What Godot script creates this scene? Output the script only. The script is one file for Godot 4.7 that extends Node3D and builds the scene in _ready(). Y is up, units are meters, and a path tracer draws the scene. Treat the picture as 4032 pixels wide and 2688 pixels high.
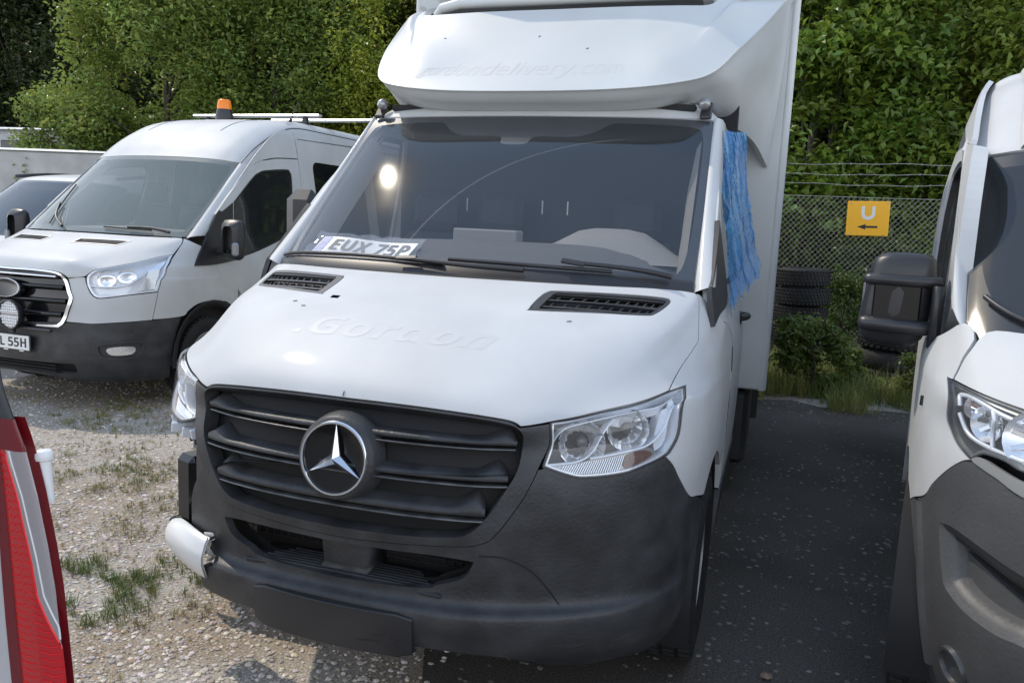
extends Node3D

# ---------------------------------------------------------------- surfaces
class Grid:
	# a smooth surface through a net of points; mirrored about x = 0 when sym
	var R: Array = []
	var sym := false
	var flip := 1.0
	func _init(rows: Array, symmetric := false, f := 1.0) -> void:
		for r in rows:
			R.append(PackedVector3Array(r))
		sym = symmetric
		flip = f
	func c(a: Vector3, b: Vector3, d: Vector3, e: Vector3, t: float) -> Vector3:
		return b.cubic_interpolate(d, a, e, t)
	func cell(r: PackedVector3Array, i: int) -> Vector3:
		var n := r.size()
		if i < 0:
			return r[-i] * Vector3(-1, 1, 1) if sym else 2.0 * r[0] - r[1]
		if i >= n:
			return 2.0 * r[n - 1] - r[n - 2]
		return r[i]
	func row(k: int, i: int, t: float) -> Vector3:
		var r: PackedVector3Array = R[k]
		return c(cell(r, i - 1), cell(r, i), cell(r, i + 1), cell(r, i + 2), t)
	func p(u: float, v: float) -> Vector3:
		var s := -1.0 if (sym and u < 0.0) else 1.0
		if sym:
			u = absf(u)
		var nr := R.size()
		var nc: int = R[0].size()
		var j := clampi(int(floor(v)), 0, nr - 2)
		var i := clampi(int(floor(u)), 0, nc - 2)
		var tu := u - i
		var b := row(j, i, tu)
		var d := row(j + 1, i, tu)
		var a := row(j - 1, i, tu) if j > 0 else 2.0 * b - d
		var e := row(j + 2, i, tu) if j + 2 < nr else 2.0 * d - b
		var q := c(a, b, d, e, v - j)
		q.x *= s
		return q
	func n(u: float, v: float) -> Vector3:
		var e := 0.02
		var w := (p(u + e, v) - p(u - e, v)).cross(p(u, v + e) - p(u, v - e)) * flip
		return w.normalized() if w.length() > 1e-12 else Vector3.UP

class Flank extends Grid:
	# the flank of a cab: u is metres behind the nose, v is height, X(v) the half width
	var prof: Array
	var sx := 1.0
	var tz := 1.45
	var tk := 0.045
	func _init(profile: Array, s: float, taper_from: float, taper: float) -> void:
		prof = profile
		sx = s
		flip = s
		tz = taper_from
		tk = taper
	func p(u: float, v: float) -> Vector3:
		var n_ := prof.size()
		var k := 0
		while k < n_ - 2 and v > prof[k + 1].x:
			k += 1
		var a: Vector2 = prof[maxi(k - 1, 0)]
		var b: Vector2 = prof[k]
		var d: Vector2 = prof[k + 1]
		var e: Vector2 = prof[mini(k + 2, n_ - 1)]
		var t := (v - b.x) / (d.x - b.x)
		var m0 := (d.y - a.y) / maxf(d.x - a.x, 1e-4) * (d.x - b.x)
		var m1 := (e.y - b.y) / maxf(e.x - b.x, 1e-4) * (d.x - b.x)
		var x: float
		if t < 0.0:
			x = b.y
		elif t > 1.0:
			x = d.y + m1 * (t - 1.0)
		else:
			x = (2*t*t*t - 3*t*t + 1) * b.y + (t*t*t - 2*t*t + t) * m0 + (3*t*t - 2*t*t*t) * d.y + (t*t*t - t*t) * m1
		if u < tz:
			x -= tk * pow((tz - u) / 0.45, 1.5)
		return Vector3(x * sx, v, -u)

# ---------------------------------------------------------------- mesh collector
class MB:
	var v := PackedVector3Array()
	var n := PackedVector3Array()
	var w := PackedVector2Array()
	func tri(a: Vector3, b: Vector3, c: Vector3, na: Vector3, nb: Vector3, nc: Vector3, ua := Vector2.ZERO, ub := Vector2.ZERO, uc := Vector2.ZERO) -> void:
		var f := (b - a).cross(c - a)
		if f.length_squared() < 1e-18:
			return
		if f.dot(na + nb + nc) > 0.0:
			v.append_array([a, c, b]); n.append_array([na, nc, nb]); w.append_array([ua, uc, ub])
		else:
			v.append_array([a, b, c]); n.append_array([na, nb, nc]); w.append_array([ua, ub, uc])
	func ft(a: Vector3, b: Vector3, c: Vector3, ua := Vector2.ZERO, ub := Vector2.ZERO, uc := Vector2.ZERO) -> void:
		# flat, in Godot's clockwise order a, b, c
		var f := (c - a).cross(b - a)
		if f.length_squared() < 1e-18:
			return
		f = f.normalized()
		v.append_array([a, b, c]); n.append_array([f, f, f]); w.append_array([ua, ub, uc])
	func fq(a: Vector3, b: Vector3, c: Vector3, d: Vector3) -> void:
		ft(a, b, c, Vector2(0, 0), Vector2(1, 0), Vector2(1, 1)); ft(a, c, d, Vector2(0, 0), Vector2(1, 1), Vector2(0, 1))
	func sq(a: Vector3, b: Vector3, c: Vector3, d: Vector3, na: Vector3, nb: Vector3, nc: Vector3, nd: Vector3) -> void:
		tri(a, b, c, na, nb, nc, Vector2(0, 0), Vector2(1, 0), Vector2(1, 1)); tri(a, c, d, na, nc, nd, Vector2(0, 0), Vector2(1, 1), Vector2(0, 1))
	func mesh() -> ArrayMesh:
		var a := []
		a.resize(Mesh.ARRAY_MAX)
		a[Mesh.ARRAY_VERTEX] = v
		a[Mesh.ARRAY_NORMAL] = n
		a[Mesh.ARRAY_TEX_UV] = w
		var m := ArrayMesh.new()
		if v.size():
			m.add_surface_from_arrays(Mesh.PRIMITIVE_TRIANGLES, a)
		return m
	# a box with chamfered edges
	func box(x: Transform3D, s: Vector3, b := 0.004) -> void:
		var h := s * 0.5
		b = minf(b, minf(h.x, minf(h.y, h.z)) * 0.9)
		var P := func(i: int, j: int, k: int, ax: int) -> Vector3:
			var q := Vector3(i * h.x, j * h.y, k * h.z)
			if ax != 0: q.x -= i * b
			if ax != 1: q.y -= j * b
			if ax != 2: q.z -= k * b
			return x * q
		for ax in 3:
			for sg in [-1, 1]:
				var q := []
				for c in [[-1, -1], [1, -1], [1, 1], [-1, 1]]:
					var ijk := [0, 0, 0]
					ijk[ax] = sg; ijk[(ax + 1) % 3] = c[0]; ijk[(ax + 2) % 3] = c[1]
					q.append(P.call(ijk[0], ijk[1], ijk[2], ax))
				out(q, x)
		for ax in 3:
			for c in [[-1, -1], [1, -1], [1, 1], [-1, 1]]:
				var q := []
				var a1 := (ax + 1) % 3
				var a2 := (ax + 2) % 3
				for e in [[-1, a1], [1, a1], [1, a2], [-1, a2]]:
					var ijk := [0, 0, 0]
					ijk[ax] = e[0]; ijk[a1] = c[0]; ijk[a2] = c[1]
					q.append(P.call(ijk[0], ijk[1], ijk[2], e[1]))
				out(q, x)
		for i in [-1, 1]:
			for j in [-1, 1]:
				for k in [-1, 1]:
					out([P.call(i, j, k, 0), P.call(i, j, k, 1), P.call(i, j, k, 2)], x)
	func out(q: Array, x: Transform3D) -> void:
		# a flat face turned away from the middle of x
		var f: Vector3 = (q[2] - q[0]).cross(q[1] - q[0])
		if f.dot((q[0] + q[1] + q[2]) / 3.0 - x.origin) < 0.0:
			q.reverse()
		for i in range(1, q.size() - 1):
			ft(q[0], q[i], q[i + 1], Vector2(0, 0), Vector2(1, 0), Vector2(1, 1))
	# a tube through points
	func tube(pts: Array, r: float, sides := 8, caps := true, r1 := -1.0) -> void:
		var rings := []
		var up := Vector3(0.31, 0.9, 0.2).normalized()
		for i in pts.size():
			var t: Vector3 = (pts[mini(i + 1, pts.size() - 1)] - pts[maxi(i - 1, 0)]).normalized()
			var a := up.cross(t)
			if a.length() < 0.1: a = Vector3.RIGHT.cross(t)
			a = a.normalized()
			var b := t.cross(a)
			up = b
			var rr := r if r1 < 0.0 else lerpf(r, r1, float(i) / (pts.size() - 1))
			var ring := []
			for k in sides:
				var d := a * cos(TAU * k / sides) + b * sin(TAU * k / sides)
				ring.append([pts[i] + d * rr, d])
			rings.append(ring)
		for i in pts.size() - 1:
			for k in sides:
				var A = rings[i][k]; var B = rings[i][(k + 1) % sides]; var C = rings[i + 1][(k + 1) % sides]; var D = rings[i + 1][k]
				sq(A[0], B[0], C[0], D[0], A[1], B[1], C[1], D[1])
		if caps:
			for e in [0, pts.size() - 1]:
				var t: Vector3 = (pts[1] - pts[0]) if e == 0 else (pts[e - 1] - pts[e])
				for k in sides:
					tri(pts[e], rings[e][k][0], rings[e][(k + 1) % sides][0], -t, -t, -t)
	# a turned shape: profile of (radius, height along local y)
	func lathe(x: Transform3D, prof: Array, seg := 32, smooth := 0.6) -> void:
		var m := prof.size()
		var ns := []
		for i in m - 1:
			var d: Vector2 = prof[i + 1] - prof[i]
			ns.append(Vector2(d.y, -d.x).normalized())
		for i in m - 1:
			if (prof[i] - prof[i + 1]).length() < 1e-6: continue
			var n0: Vector2 = ns[i]; var n1: Vector2 = ns[i]
			if i > 0 and ns[i - 1].dot(ns[i]) > smooth: n0 = (ns[i - 1] + ns[i]).normalized()
			if i < m - 2 and ns[i + 1].dot(ns[i]) > smooth: n1 = (ns[i + 1] + ns[i]).normalized()
			for k in seg:
				var q := []
				for e in [[i, k, n0], [i, k + 1, n0], [i + 1, k + 1, n1], [i + 1, k, n1]]:
					var a: float = TAU * e[1] / seg
					var pr: Vector2 = prof[e[0]]
					q.append([x * Vector3(cos(a) * pr.x, pr.y, sin(a) * pr.x), (x.basis * Vector3(cos(a) * e[2].x, e[2].y, sin(a) * e[2].x)).normalized(), Vector2(float(e[1]) / seg, float(e[0]) / m)])
				tri(q[0][0], q[1][0], q[2][0], q[0][1], q[1][1], q[2][1], q[0][2], q[1][2], q[2][2])
				tri(q[0][0], q[2][0], q[3][0], q[0][1], q[2][1], q[3][1], q[0][2], q[2][2], q[3][2])
	# a skin over rows of points with smooth normals; s is +1 or -1 for the side that faces out
	func loft(rows: Array, s := 1.0, closed := false) -> void:
		var nr := rows.size()
		var nc: int = rows[0].size()
		var N := []
		for i in nr:
			var l := []
			for j in nc:
				var du: Vector3
				if closed:
					du = rows[i][(j + 1) % nc] - rows[i][(j - 1 + nc) % nc]
				else:
					du = rows[i][mini(j + 1, nc - 1)] - rows[i][maxi(j - 1, 0)]
				var dv: Vector3 = rows[mini(i + 1, nr - 1)][j] - rows[maxi(i - 1, 0)][j]
				var q := du.cross(dv) * s
				l.append(q.normalized() if q.length() > 1e-12 else Vector3.UP)
			N.append(l)
		for i in nr - 1:
			for j in (nc if closed else nc - 1):
				var k := (j + 1) % nc
				sq(rows[i][j], rows[i][k], rows[i + 1][k], rows[i + 1][j], N[i][j], N[i][k], N[i + 1][k], N[i + 1][j])
	# the piece of a surface inside a closed line drawn on it, lifted by off, with a turned-in rim
	func patch(g, poly: PackedVector2Array, holes: Array, cu: float, cv: float, off := 0.0, rim := 0.02, rim_holes := true) -> void:
		var lo := poly[0]
		var hi := poly[0]
		for q in poly:
			lo = lo.min(q); hi = hi.max(q)
		var i0 := int(floor(lo.x / cu)); var i1 := int(ceil(hi.x / cu))
		var j0 := int(floor(lo.y / cv)); var j1 := int(ceil(hi.y / cv))
		var memo := {}
		var at := func(q: Vector2) -> Array:
			var key := Vector2i(int(round(q.x * 4096.0)), int(round(q.y * 4096.0)))
			if not memo.has(key):
				var nn: Vector3 = g.n(q.x, q.y)
				memo[key] = [g.p(q.x, q.y) + nn * off, nn]
			return memo[key]
		var crossed := {}
		for ring in [poly] + holes:
			for k in ring.size():
				var a: Vector2 = ring[k]
				var b: Vector2 = ring[(k + 1) % ring.size()]
				var m := int(ceil(maxf(absf(b.x - a.x) / cu, absf(b.y - a.y) / cv) * 8.0)) + 1
				for t in m + 1:
					var q := a.lerp(b, float(t) / m)
					crossed[Vector2i(int(floor(q.x / cu)), int(floor(q.y / cv)))] = true
					crossed[Vector2i(int(floor(q.x / cu - 1e-5)), int(floor(q.y / cv - 1e-5)))] = true
		for j in range(j0, j1):
			for i in range(i0, i1):
				var c := PackedVector2Array([Vector2(i * cu, j * cv), Vector2((i + 1) * cu, j * cv), Vector2((i + 1) * cu, (j + 1) * cv), Vector2(i * cu, (j + 1) * cv)])
				if crossed.has(Vector2i(i, j)):
					var ps: Array = Geometry2D.intersect_polygons(c, poly)
					for h in holes:
						var nx := []
						for q in ps:
							nx.append_array(Geometry2D.clip_polygons(q, h))
						ps = nx
					for q in ps:
						var ix := Geometry2D.triangulate_polygon(q)
						for t in range(0, ix.size(), 3):
							var A = at.call(q[ix[t]]); var B = at.call(q[ix[t + 1]]); var D = at.call(q[ix[t + 2]])
							tri(A[0], B[0], D[0], A[1], B[1], D[1], q[ix[t]], q[ix[t + 1]], q[ix[t + 2]])
				else:
					var mid := Vector2((i + 0.5) * cu, (j + 0.5) * cv)
					if not Geometry2D.is_point_in_polygon(mid, poly):
						continue
					var hit := false
					for h in holes:
						if Geometry2D.is_point_in_polygon(mid, h): hit = true
					if hit: continue
					var A = at.call(c[0]); var B = at.call(c[1]); var D = at.call(c[2]); var E = at.call(c[3])
					tri(A[0], B[0], D[0], A[1], B[1], D[1], c[0], c[1], c[2])
					tri(A[0], D[0], E[0], A[1], D[1], E[1], c[0], c[2], c[3])
		if rim > 0.0:
			var rings := [poly]
			if rim_holes: rings += holes
			for ring in rings:
				for k in ring.size():
					var a: Vector2 = ring[k]
					var b: Vector2 = ring[(k + 1) % ring.size()]
					var m := int(ceil(maxf(absf(b.x - a.x) / cu, absf(b.y - a.y) / cv)))
					for t in m:
						var A = at.call(a.lerp(b, float(t) / m)); var B = at.call(a.lerp(b, float(t + 1) / m))
						fq(A[0], B[0], B[0] - B[1] * rim, A[0] - A[1] * rim)

# ---------------------------------------------------------------- outlines
func P2(a: Array) -> PackedVector2Array:
	var r := PackedVector2Array()
	for i in range(0, a.size(), 2):
		r.append(Vector2(a[i], a[i + 1]))
	return r

func mir(p: PackedVector2Array) -> PackedVector2Array:
	var r := PackedVector2Array()
	for i in range(p.size() - 1, -1, -1):
		r.append(p[i] * Vector2(-1, 1))
	return r

func both(p: PackedVector2Array) -> PackedVector2Array:
	var r := PackedVector2Array(p)
	r.append_array(mir(p))
	return r

# a smooth line through points; a point given twice is a corner
func sm(p: PackedVector2Array, steps := 5, closed := true) -> PackedVector2Array:
	var r := PackedVector2Array()
	var n := p.size()
	var last := n if closed else n - 1
	for i in last:
		var b := p[i]
		var c := p[(i + 1) % n]
		if b.distance_to(c) < 1e-4:
			continue
		var a := p[(i - 1 + n) % n] if (closed or i > 0) else b
		var d := p[(i + 2) % n] if (closed or i + 2 < n) else c
		for t in steps:
			r.append(b.cubic_interpolate(c, a, d, float(t) / steps))
	if not closed:
		r.append(p[n - 1])
	return r

func shrink(p: PackedVector2Array, by: float) -> PackedVector2Array:
	var q := Geometry2D.offset_polygon(p, -by, Geometry2D.JOIN_MITER)
	var best := p
	var most := 0.0
	for k in q:
		var lo: Vector2 = k[0]
		var hi: Vector2 = k[0]
		for z in k:
			lo = lo.min(z); hi = hi.max(z)
		if (hi - lo).length() > most:
			most = (hi - lo).length(); best = k
	return best

func rrect(x0: float, y0: float, x1: float, y1: float, r: float, k := 5) -> PackedVector2Array:
	var o := PackedVector2Array()
	for c in [[x1 - r, y1 - r, 0.0], [x0 + r, y1 - r, PI / 2], [x0 + r, y0 + r, PI], [x1 - r, y0 + r, 1.5 * PI]]:
		for i in k + 1:
			var a: float = c[2] + PI / 2 * i / k
			o.append(Vector2(c[0] + cos(a) * r, c[1] + sin(a) * r))
	return o

func disc(c: Vector2, rx: float, ry: float, k := 24) -> PackedVector2Array:
	var o := PackedVector2Array()
	for i in k:
		o.append(c + Vector2(cos(TAU * i / k) * rx, sin(TAU * i / k) * ry))
	return o

# ---------------------------------------------------------------- naming
var taken := {}
func put(called: String, mb, m: Material, parent: Node = self, label := "", category := "", group := "") -> MeshInstance3D:
	var o := MeshInstance3D.new()
	o.mesh = mb.mesh() if mb is MB else mb
	o.material_override = m
	name_it(o, called, parent)
	tag(o, label, category, group)
	return o

func name_it(o: Node3D, called: String, parent: Node) -> void:
	var key := str(parent.get_instance_id()) + called
	var k: int = taken.get(key, 0)
	taken[key] = k + 1
	o.name = called if k == 0 else "%s_%03d" % [called, k]
	parent.add_child(o, true)

func tag(o: Node3D, label := "", category := "", group := "") -> void:
	if label: o.set_meta("label", label)
	if category: o.set_meta("category", category)
	if group: o.set_meta("group", group)

func thing(called: String, label: String, category: String, at := Vector3.ZERO, turn := 0.0, group := "") -> Node3D:
	var o := Node3D.new()
	name_it(o, called, self)
	o.position = at
	o.rotation.y = turn
	tag(o, label, category, group)
	return o

func setting(o: Node3D) -> Node3D:
	o.set_meta("kind", "structure")
	return o

func stuff(o: Node3D) -> Node3D:
	o.set_meta("kind", "stuff")
	return o

func T(at: Vector3, y := Vector3.UP, spin := 0.0) -> Transform3D:
	# a place whose own y axis points along y
	var b := Basis()
	y = y.normalized()
	var ax := Vector3.UP.cross(y)
	if ax.length() > 1e-5:
		b = Basis(ax.normalized(), Vector3.UP.angle_to(y))
	elif y.y < 0:
		b = Basis(Vector3.RIGHT, PI)
	return Transform3D(b * Basis(Vector3.UP, spin), at)

# lettering laid on a surface: f maps a point of the text's plane to [point, normal]
func letters(text: String, font_name: String, bold: bool, f: Callable, mb: MB) -> Vector2:
	var tm := TextMesh.new()
	var sf := SystemFont.new()
	sf.font_names = PackedStringArray([font_name])
	if bold: sf.font_weight = 700
	tm.font = sf
	tm.text = text
	tm.font_size = 64
	tm.pixel_size = 0.01
	tm.depth = 0.0
	tm.curve_step = 1.0
	tm.horizontal_alignment = HORIZONTAL_ALIGNMENT_LEFT
	var a := tm.get_mesh_arrays()
	var v: PackedVector3Array = a[Mesh.ARRAY_VERTEX]
	var ix: PackedInt32Array = a[Mesh.ARRAY_INDEX] if a[Mesh.ARRAY_INDEX] else PackedInt32Array(range(v.size()))
	var lo := Vector2(1e9, 1e9)
	var hi := Vector2(-1e9, -1e9)
	for q in v:
		lo = lo.min(Vector2(q.x, q.y)); hi = hi.max(Vector2(q.x, q.y))
	var size := hi - lo
	for t in range(0, ix.size(), 3):
		var q := []
		for k in 3:
			var z := v[ix[t + k]]
			q.append(f.call(Vector2((z.x - lo.x) / size.x, (z.y - lo.y) / size.y)))
		mb.tri(q[0][0], q[1][0], q[2][0], q[0][1], q[1][1], q[2][1])
	return size

# ---------------------------------------------------------------- materials
var M := {}
var tex := {}
func noise(key: String, freq: float, oct: int, lo: float, hi: float, sd: int, size := 256, normal := false, kind := FastNoiseLite.TYPE_SIMPLEX_SMOOTH) -> NoiseTexture2D:
	var t := NoiseTexture2D.new()
	var f := FastNoiseLite.new()
	f.noise_type = kind
	f.frequency = freq
	f.fractal_octaves = oct
	f.seed = sd
	t.noise = f
	t.width = size
	t.height = size
	t.seamless = true
	t.generate_mipmaps = false
	if normal:
		t.as_normal_map = true
		t.bump_strength = hi
	else:
		var g := Gradient.new()
		g.set_color(0, Color(lo, lo, lo))
		g.set_color(1, Color(hi, hi, hi))
		t.color_ramp = g
	tex[key] = t
	return t

func mat(key: String, r: float, g: float, b: float, rough: float, metal := 0.0) -> StandardMaterial3D:
	var m := StandardMaterial3D.new()
	m.resource_name = key
	m.albedo_color = Color(r, g, b).linear_to_srgb()
	m.roughness = rough
	m.metallic = metal
	M[key] = m
	return m

func tri_tex(m: StandardMaterial3D, t: Texture2D, scale: float) -> void:
	m.albedo_texture = t
	m.uv1_triplanar = true
	m.uv1_world_triplanar = true
	m.uv1_scale = Vector3.ONE * scale

func glass(key: String, r: float, g: float, b: float, alpha: float, rough := 0.02) -> StandardMaterial3D:
	var m := mat(key, r, g, b, rough)
	m.transparency = BaseMaterial3D.TRANSPARENCY_ALPHA
	m.albedo_color.a = alpha
	return m

# ================================================================ the scene
func _ready() -> void:
	camera_and_light()
	materials()
	ground_and_lot()
	box_truck()
	van_left()
	van_right()
	small_things()
	forest()

func camera_and_light() -> void:
	var cam := Camera3D.new()
	cam.name = "camera"
	add_child(cam)
	cam.transform = Transform3D(Basis(Vector3(0.948123, 0.045515, -0.314628), Vector3(-0.087663, 0.988757, -0.121136), Vector3(0.305577, 0.142433, 0.941454)), Vector3(1.175181, 1.570222, 2.007133))
	cam.fov = 45.4208
	cam.near = 0.02
	cam.far = 400.0
	var we := WorldEnvironment.new()
	we.name = "world"
	var e := Environment.new()
	e.background_mode = Environment.BG_SKY
	e.tonemap_mode = Environment.TONE_MAPPER_LINEAR
	e.tonemap_exposure = 1
	var sky := Sky.new()
	var sm_ := ProceduralSkyMaterial.new()
	sm_.sky_top_color = Color(0.4, 0.47, 0.57)
	sm_.sky_horizon_color = Color(0.88, 0.89, 0.9)
	sm_.sky_curve = 0.3
	sm_.sky_energy_multiplier = 1.75
	sm_.ground_energy_multiplier = 1.0
	sm_.ground_bottom_color = Color(0.25, 0.23, 0.2)
	sm_.ground_horizon_color = Color(0.55, 0.55, 0.52)
	sm_.sun_angle_max = 25.0
	sm_.sun_curve = 0.1
	sky.sky_material = sm_
	e.sky = sky
	e.sdfgi_enabled = true
	e.ssao_enabled = true
	e.ssil_enabled = true
	we.environment = e
	add_child(we)
	var sun := DirectionalLight3D.new()
	sun.name = "sun"
	sun.light_energy = 0.84
	sun.light_color = Color(1.0, 0.95, 0.87)
	sun.light_angular_distance = 0.53
	sun.shadow_enabled = true
	add_child(sun)
	var to := Vector3(-0.574, 0.788, -0.222).normalized()
	sun.basis = Basis.looking_at(-to, Vector3.UP)

func materials() -> void:
	noise("mottle", 0.012, 5, 0.82, 1.0, 3)
	noise("dirt", 0.02, 6, 0.55, 1.0, 8)
	noise("grain", 0.25, 2, 0.0, 3.0, 5, 256, true)
	noise("rough", 0.03, 4, 0.5, 1.0, 21)
	var m := mat("white_paint", 0.56, 0.56672, 0.56672, 0.5)
	tri_tex(m, tex.mottle_w if tex.has("mottle_w") else noise("mottle_w", 0.01, 6, 0.93, 1.0, 31), 0.9)
	m.metallic_specular = 0.32
	m.clearcoat_enabled = true
	m.clearcoat = 0.16
	m.clearcoat_roughness = 0.06
	m = mat("white_fibreglass", 0.5432, 0.56, 0.5572, 0.45)
	tri_tex(m, tex.mottle_w, 0.7)
	m.clearcoat_enabled = true
	m.clearcoat = 0.35
	m.clearcoat_roughness = 0.2
	m = mat("ghost_letters", 0.475, 0.48, 0.485, 0.5)
	m = mat("black_plastic", 0.062, 0.063, 0.067, 0.5)
	tri_tex(m, tex.dirt, 1.1)
	m.normal_enabled = true
	m.normal_texture = tex.grain
	m.normal_scale = 0.12
	m = mat("satin_black", 0.028, 0.028, 0.031, 0.38)
	tri_tex(m, tex.mottle, 1.3)
	m = mat("deep_black", 0.006, 0.006, 0.007, 0.7)
	m = mat("gloss_black", 0.008, 0.008, 0.009, 0.12)
	m = mat("slat_grey", 0.20, 0.20, 0.205, 0.3, 0.4)
	tri_tex(m, tex.dirt, 2.0)
	m = mat("scuffed_plastic", 0.045, 0.045, 0.047, 0.5)
	tri_tex(m, tex.dirt, 2.5)
	m = mat("chrome", 0.80, 0.81, 0.83, 0.08, 1.0)
	m = mat("star_silver", 0.62, 0.64, 0.67, 0.22, 1.0)
	m = mat("reflector", 0.85, 0.87, 0.90, 0.2, 0.75)
	m = mat("lamp_silver", 0.72, 0.75, 0.80, 0.3, 0.3)
	m = mat("steel", 0.42, 0.43, 0.44, 0.4, 0.9)
	m = mat("aluminium", 0.70, 0.71, 0.70, 0.32, 0.9)
	m = mat("rubber", 0.018, 0.018, 0.019, 0.75)
	tri_tex(m, tex.dirt, 3.0)
	m = mat("dusty_rubber", 0.050, 0.047, 0.043, 0.9)
	tri_tex(m, tex.dirt, 3.0)
	m = mat("orange_plastic", 0.85, 0.20, 0.02, 0.25)
	m = mat("amber", 0.55, 0.14, 0.02, 0.3)
	m = mat("interior_grey", 0.075, 0.078, 0.082, 0.8)
	m = mat("interior_light", 0.19, 0.185, 0.175, 0.8)
	m = mat("interior_dark", 0.022, 0.023, 0.026, 0.9)
	m = mat("plate_white", 0.72, 0.73, 0.72, 0.35)
	m = mat("plate_blue", 0.02, 0.09, 0.45, 0.4)
	m = mat("plate_black", 0.012, 0.012, 0.012, 0.5)
	m = mat("box_white", 0.60, 0.62, 0.62, 0.4)
	tri_tex(m, tex.mottle_w, 0.6)
	m = mat("box_side", 0.62, 0.65, 0.64, 0.12)
	m.metallic = 0.35
	m = mat("lens_ribbed", 0.30, 0.30, 0.31, 0.18, 0.5)
	m = glass("windscreen", 0.20, 0.23, 0.26, 0.09, 0.045)
	m = glass("clear_lens", 0.8, 0.82, 0.85, 0.05, 0.03)
	m = glass("dark_glass", 0.02, 0.022, 0.024, 0.82, 0.03)
	m = glass("blue_film", 1, 1, 1, 0.58, 0.10)
	var bt := noise("film_tone", 0.02, 4, 0.0, 1.0, 44)
	var bg := Gradient.new()
	bg.offsets = PackedFloat32Array([0.2, 0.5, 0.8])
	bg.colors = PackedColorArray([Color(0.015, 0.20, 0.55).linear_to_srgb(), Color(0.04, 0.27, 0.60).linear_to_srgb(), Color(0.10, 0.34, 0.60).linear_to_srgb()])
	bt.color_ramp = bg
	tri_tex(m, bt, 1.0)
	m.uv1_scale = Vector3(3.0, 0.6, 3.0)
	m.cull_mode = BaseMaterial3D.CULL_DISABLED
	m = mat("white_plastic", 0.72, 0.72, 0.71, 0.35)
	m = mat("red_lens", 0.50, 0.004, 0.008, 0.1)
	m.backlight_enabled = true
	m.backlight = Color(0.35, 0.35, 0.35)
	m = mat("sign_orange", 0.92, 0.46, 0.015, 0.4)
	m = mat("galvanised", 0.42, 0.43, 0.42, 0.5, 0.5)
	m = mat("amber_dark", 0.10, 0.035, 0.02, 0.2)
	m = glass("pale_streak", 0.5, 0.5, 0.5, 0.09, 0.6)
	m = mat("gravel", 1, 1, 1, 0.95)
	var gt := noise("gravel_tone", 0.004, 6, 0.0, 1.0, 12, 512)
	var gg := Gradient.new()
	gg.offsets = PackedFloat32Array([0.25, 0.45, 0.6, 0.8])
	gg.colors = PackedColorArray([Color(0.56, 0.47, 0.38).linear_to_srgb(), Color(0.66, 0.59, 0.51).linear_to_srgb(), Color(0.72, 0.66, 0.58).linear_to_srgb(), Color(0.56, 0.46, 0.35).linear_to_srgb()])
	gt.color_ramp = gg
	m.albedo_texture = gt
	m.uv1_triplanar = true
	m.uv1_world_triplanar = true
	m.uv1_scale = Vector3.ONE * 0.17
	var gd := noise("gravel_fine", 0.14, 3, 0.5, 1.0, 14, 512)
	m.detail_enabled = true
	m.detail_albedo = gd
	m.detail_blend_mode = BaseMaterial3D.BLEND_MODE_MUL
	m.detail_uv_layer = BaseMaterial3D.DETAIL_UV_2
	m.uv2_triplanar = true
	m.uv2_world_triplanar = true
	m.uv2_scale = Vector3.ONE * 1.1
	m = mat("shade_painted_gravel", 1, 1, 1, 0.95)  # gravel colour darkened to stand in for the truck's shadow
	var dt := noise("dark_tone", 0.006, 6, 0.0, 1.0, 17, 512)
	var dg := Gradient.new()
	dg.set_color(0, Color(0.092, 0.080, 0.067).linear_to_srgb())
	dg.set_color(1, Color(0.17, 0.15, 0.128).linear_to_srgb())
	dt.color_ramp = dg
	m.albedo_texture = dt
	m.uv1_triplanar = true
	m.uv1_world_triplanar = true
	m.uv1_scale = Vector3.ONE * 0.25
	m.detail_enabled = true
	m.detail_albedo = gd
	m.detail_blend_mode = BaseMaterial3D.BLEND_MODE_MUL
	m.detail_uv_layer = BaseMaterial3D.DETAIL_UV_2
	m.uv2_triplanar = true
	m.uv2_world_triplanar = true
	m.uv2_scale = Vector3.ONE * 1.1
	m = mat("stone", 1, 1, 1, 0.85)
	m.vertex_color_use_as_albedo = true
	m = mat("brown_stone", 0.20, 0.14, 0.11, 0.85)
	m = mat("grass", 1, 1, 1, 0.6)
	m.vertex_color_use_as_albedo = true
	m.backlight_enabled = true
	m.backlight = Color(0.5, 0.5, 0.5)
	m = mat("leaf", 1, 1, 1, 0.42)
	m.vertex_color_use_as_albedo = true
	m.backlight_enabled = true
	m.backlight = Color(0.9, 0.9, 0.9)
	m = mat("bark", 0.10, 0.085, 0.07, 0.9)
	tri_tex(m, tex.dirt, 1.5)
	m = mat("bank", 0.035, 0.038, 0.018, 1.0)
	tri_tex(m, tex.dirt, 0.3)
	m = mat("lens_clear_solid", 0.70, 0.71, 0.72, 0.12, 0.6)
	m = glass("windscreen_painted_haze", 0.42, 0.48, 0.45, 0.28, 0.02)  # pale tint stands in for the lit dashboard reflected in the pane
	m = glass("windscreen_dark", 0.05, 0.055, 0.06, 0.55, 0.05)
	m = glass("windscreen_blue", 0.16, 0.20, 0.25, 0.30, 0.05)
	m = mat("dark_glass_solid", 0.010, 0.011, 0.012, 0.04)
	m = mat("orange_dome", 0.95, 0.24, 0.008, 0.15)
	m.backlight_enabled = true
	m.backlight = Color(0.5, 0.5, 0.5)
	m = mat("lamp_dark", 0.14, 0.145, 0.15, 0.3, 0.6)
	m = mat("bumper_grey", 0.085, 0.086, 0.088, 0.5)
	tri_tex(m, tex.mottle, 1.1)
	m.normal_enabled = true
	m.normal_texture = tex.grain
	m.normal_scale = 0.1
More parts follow.
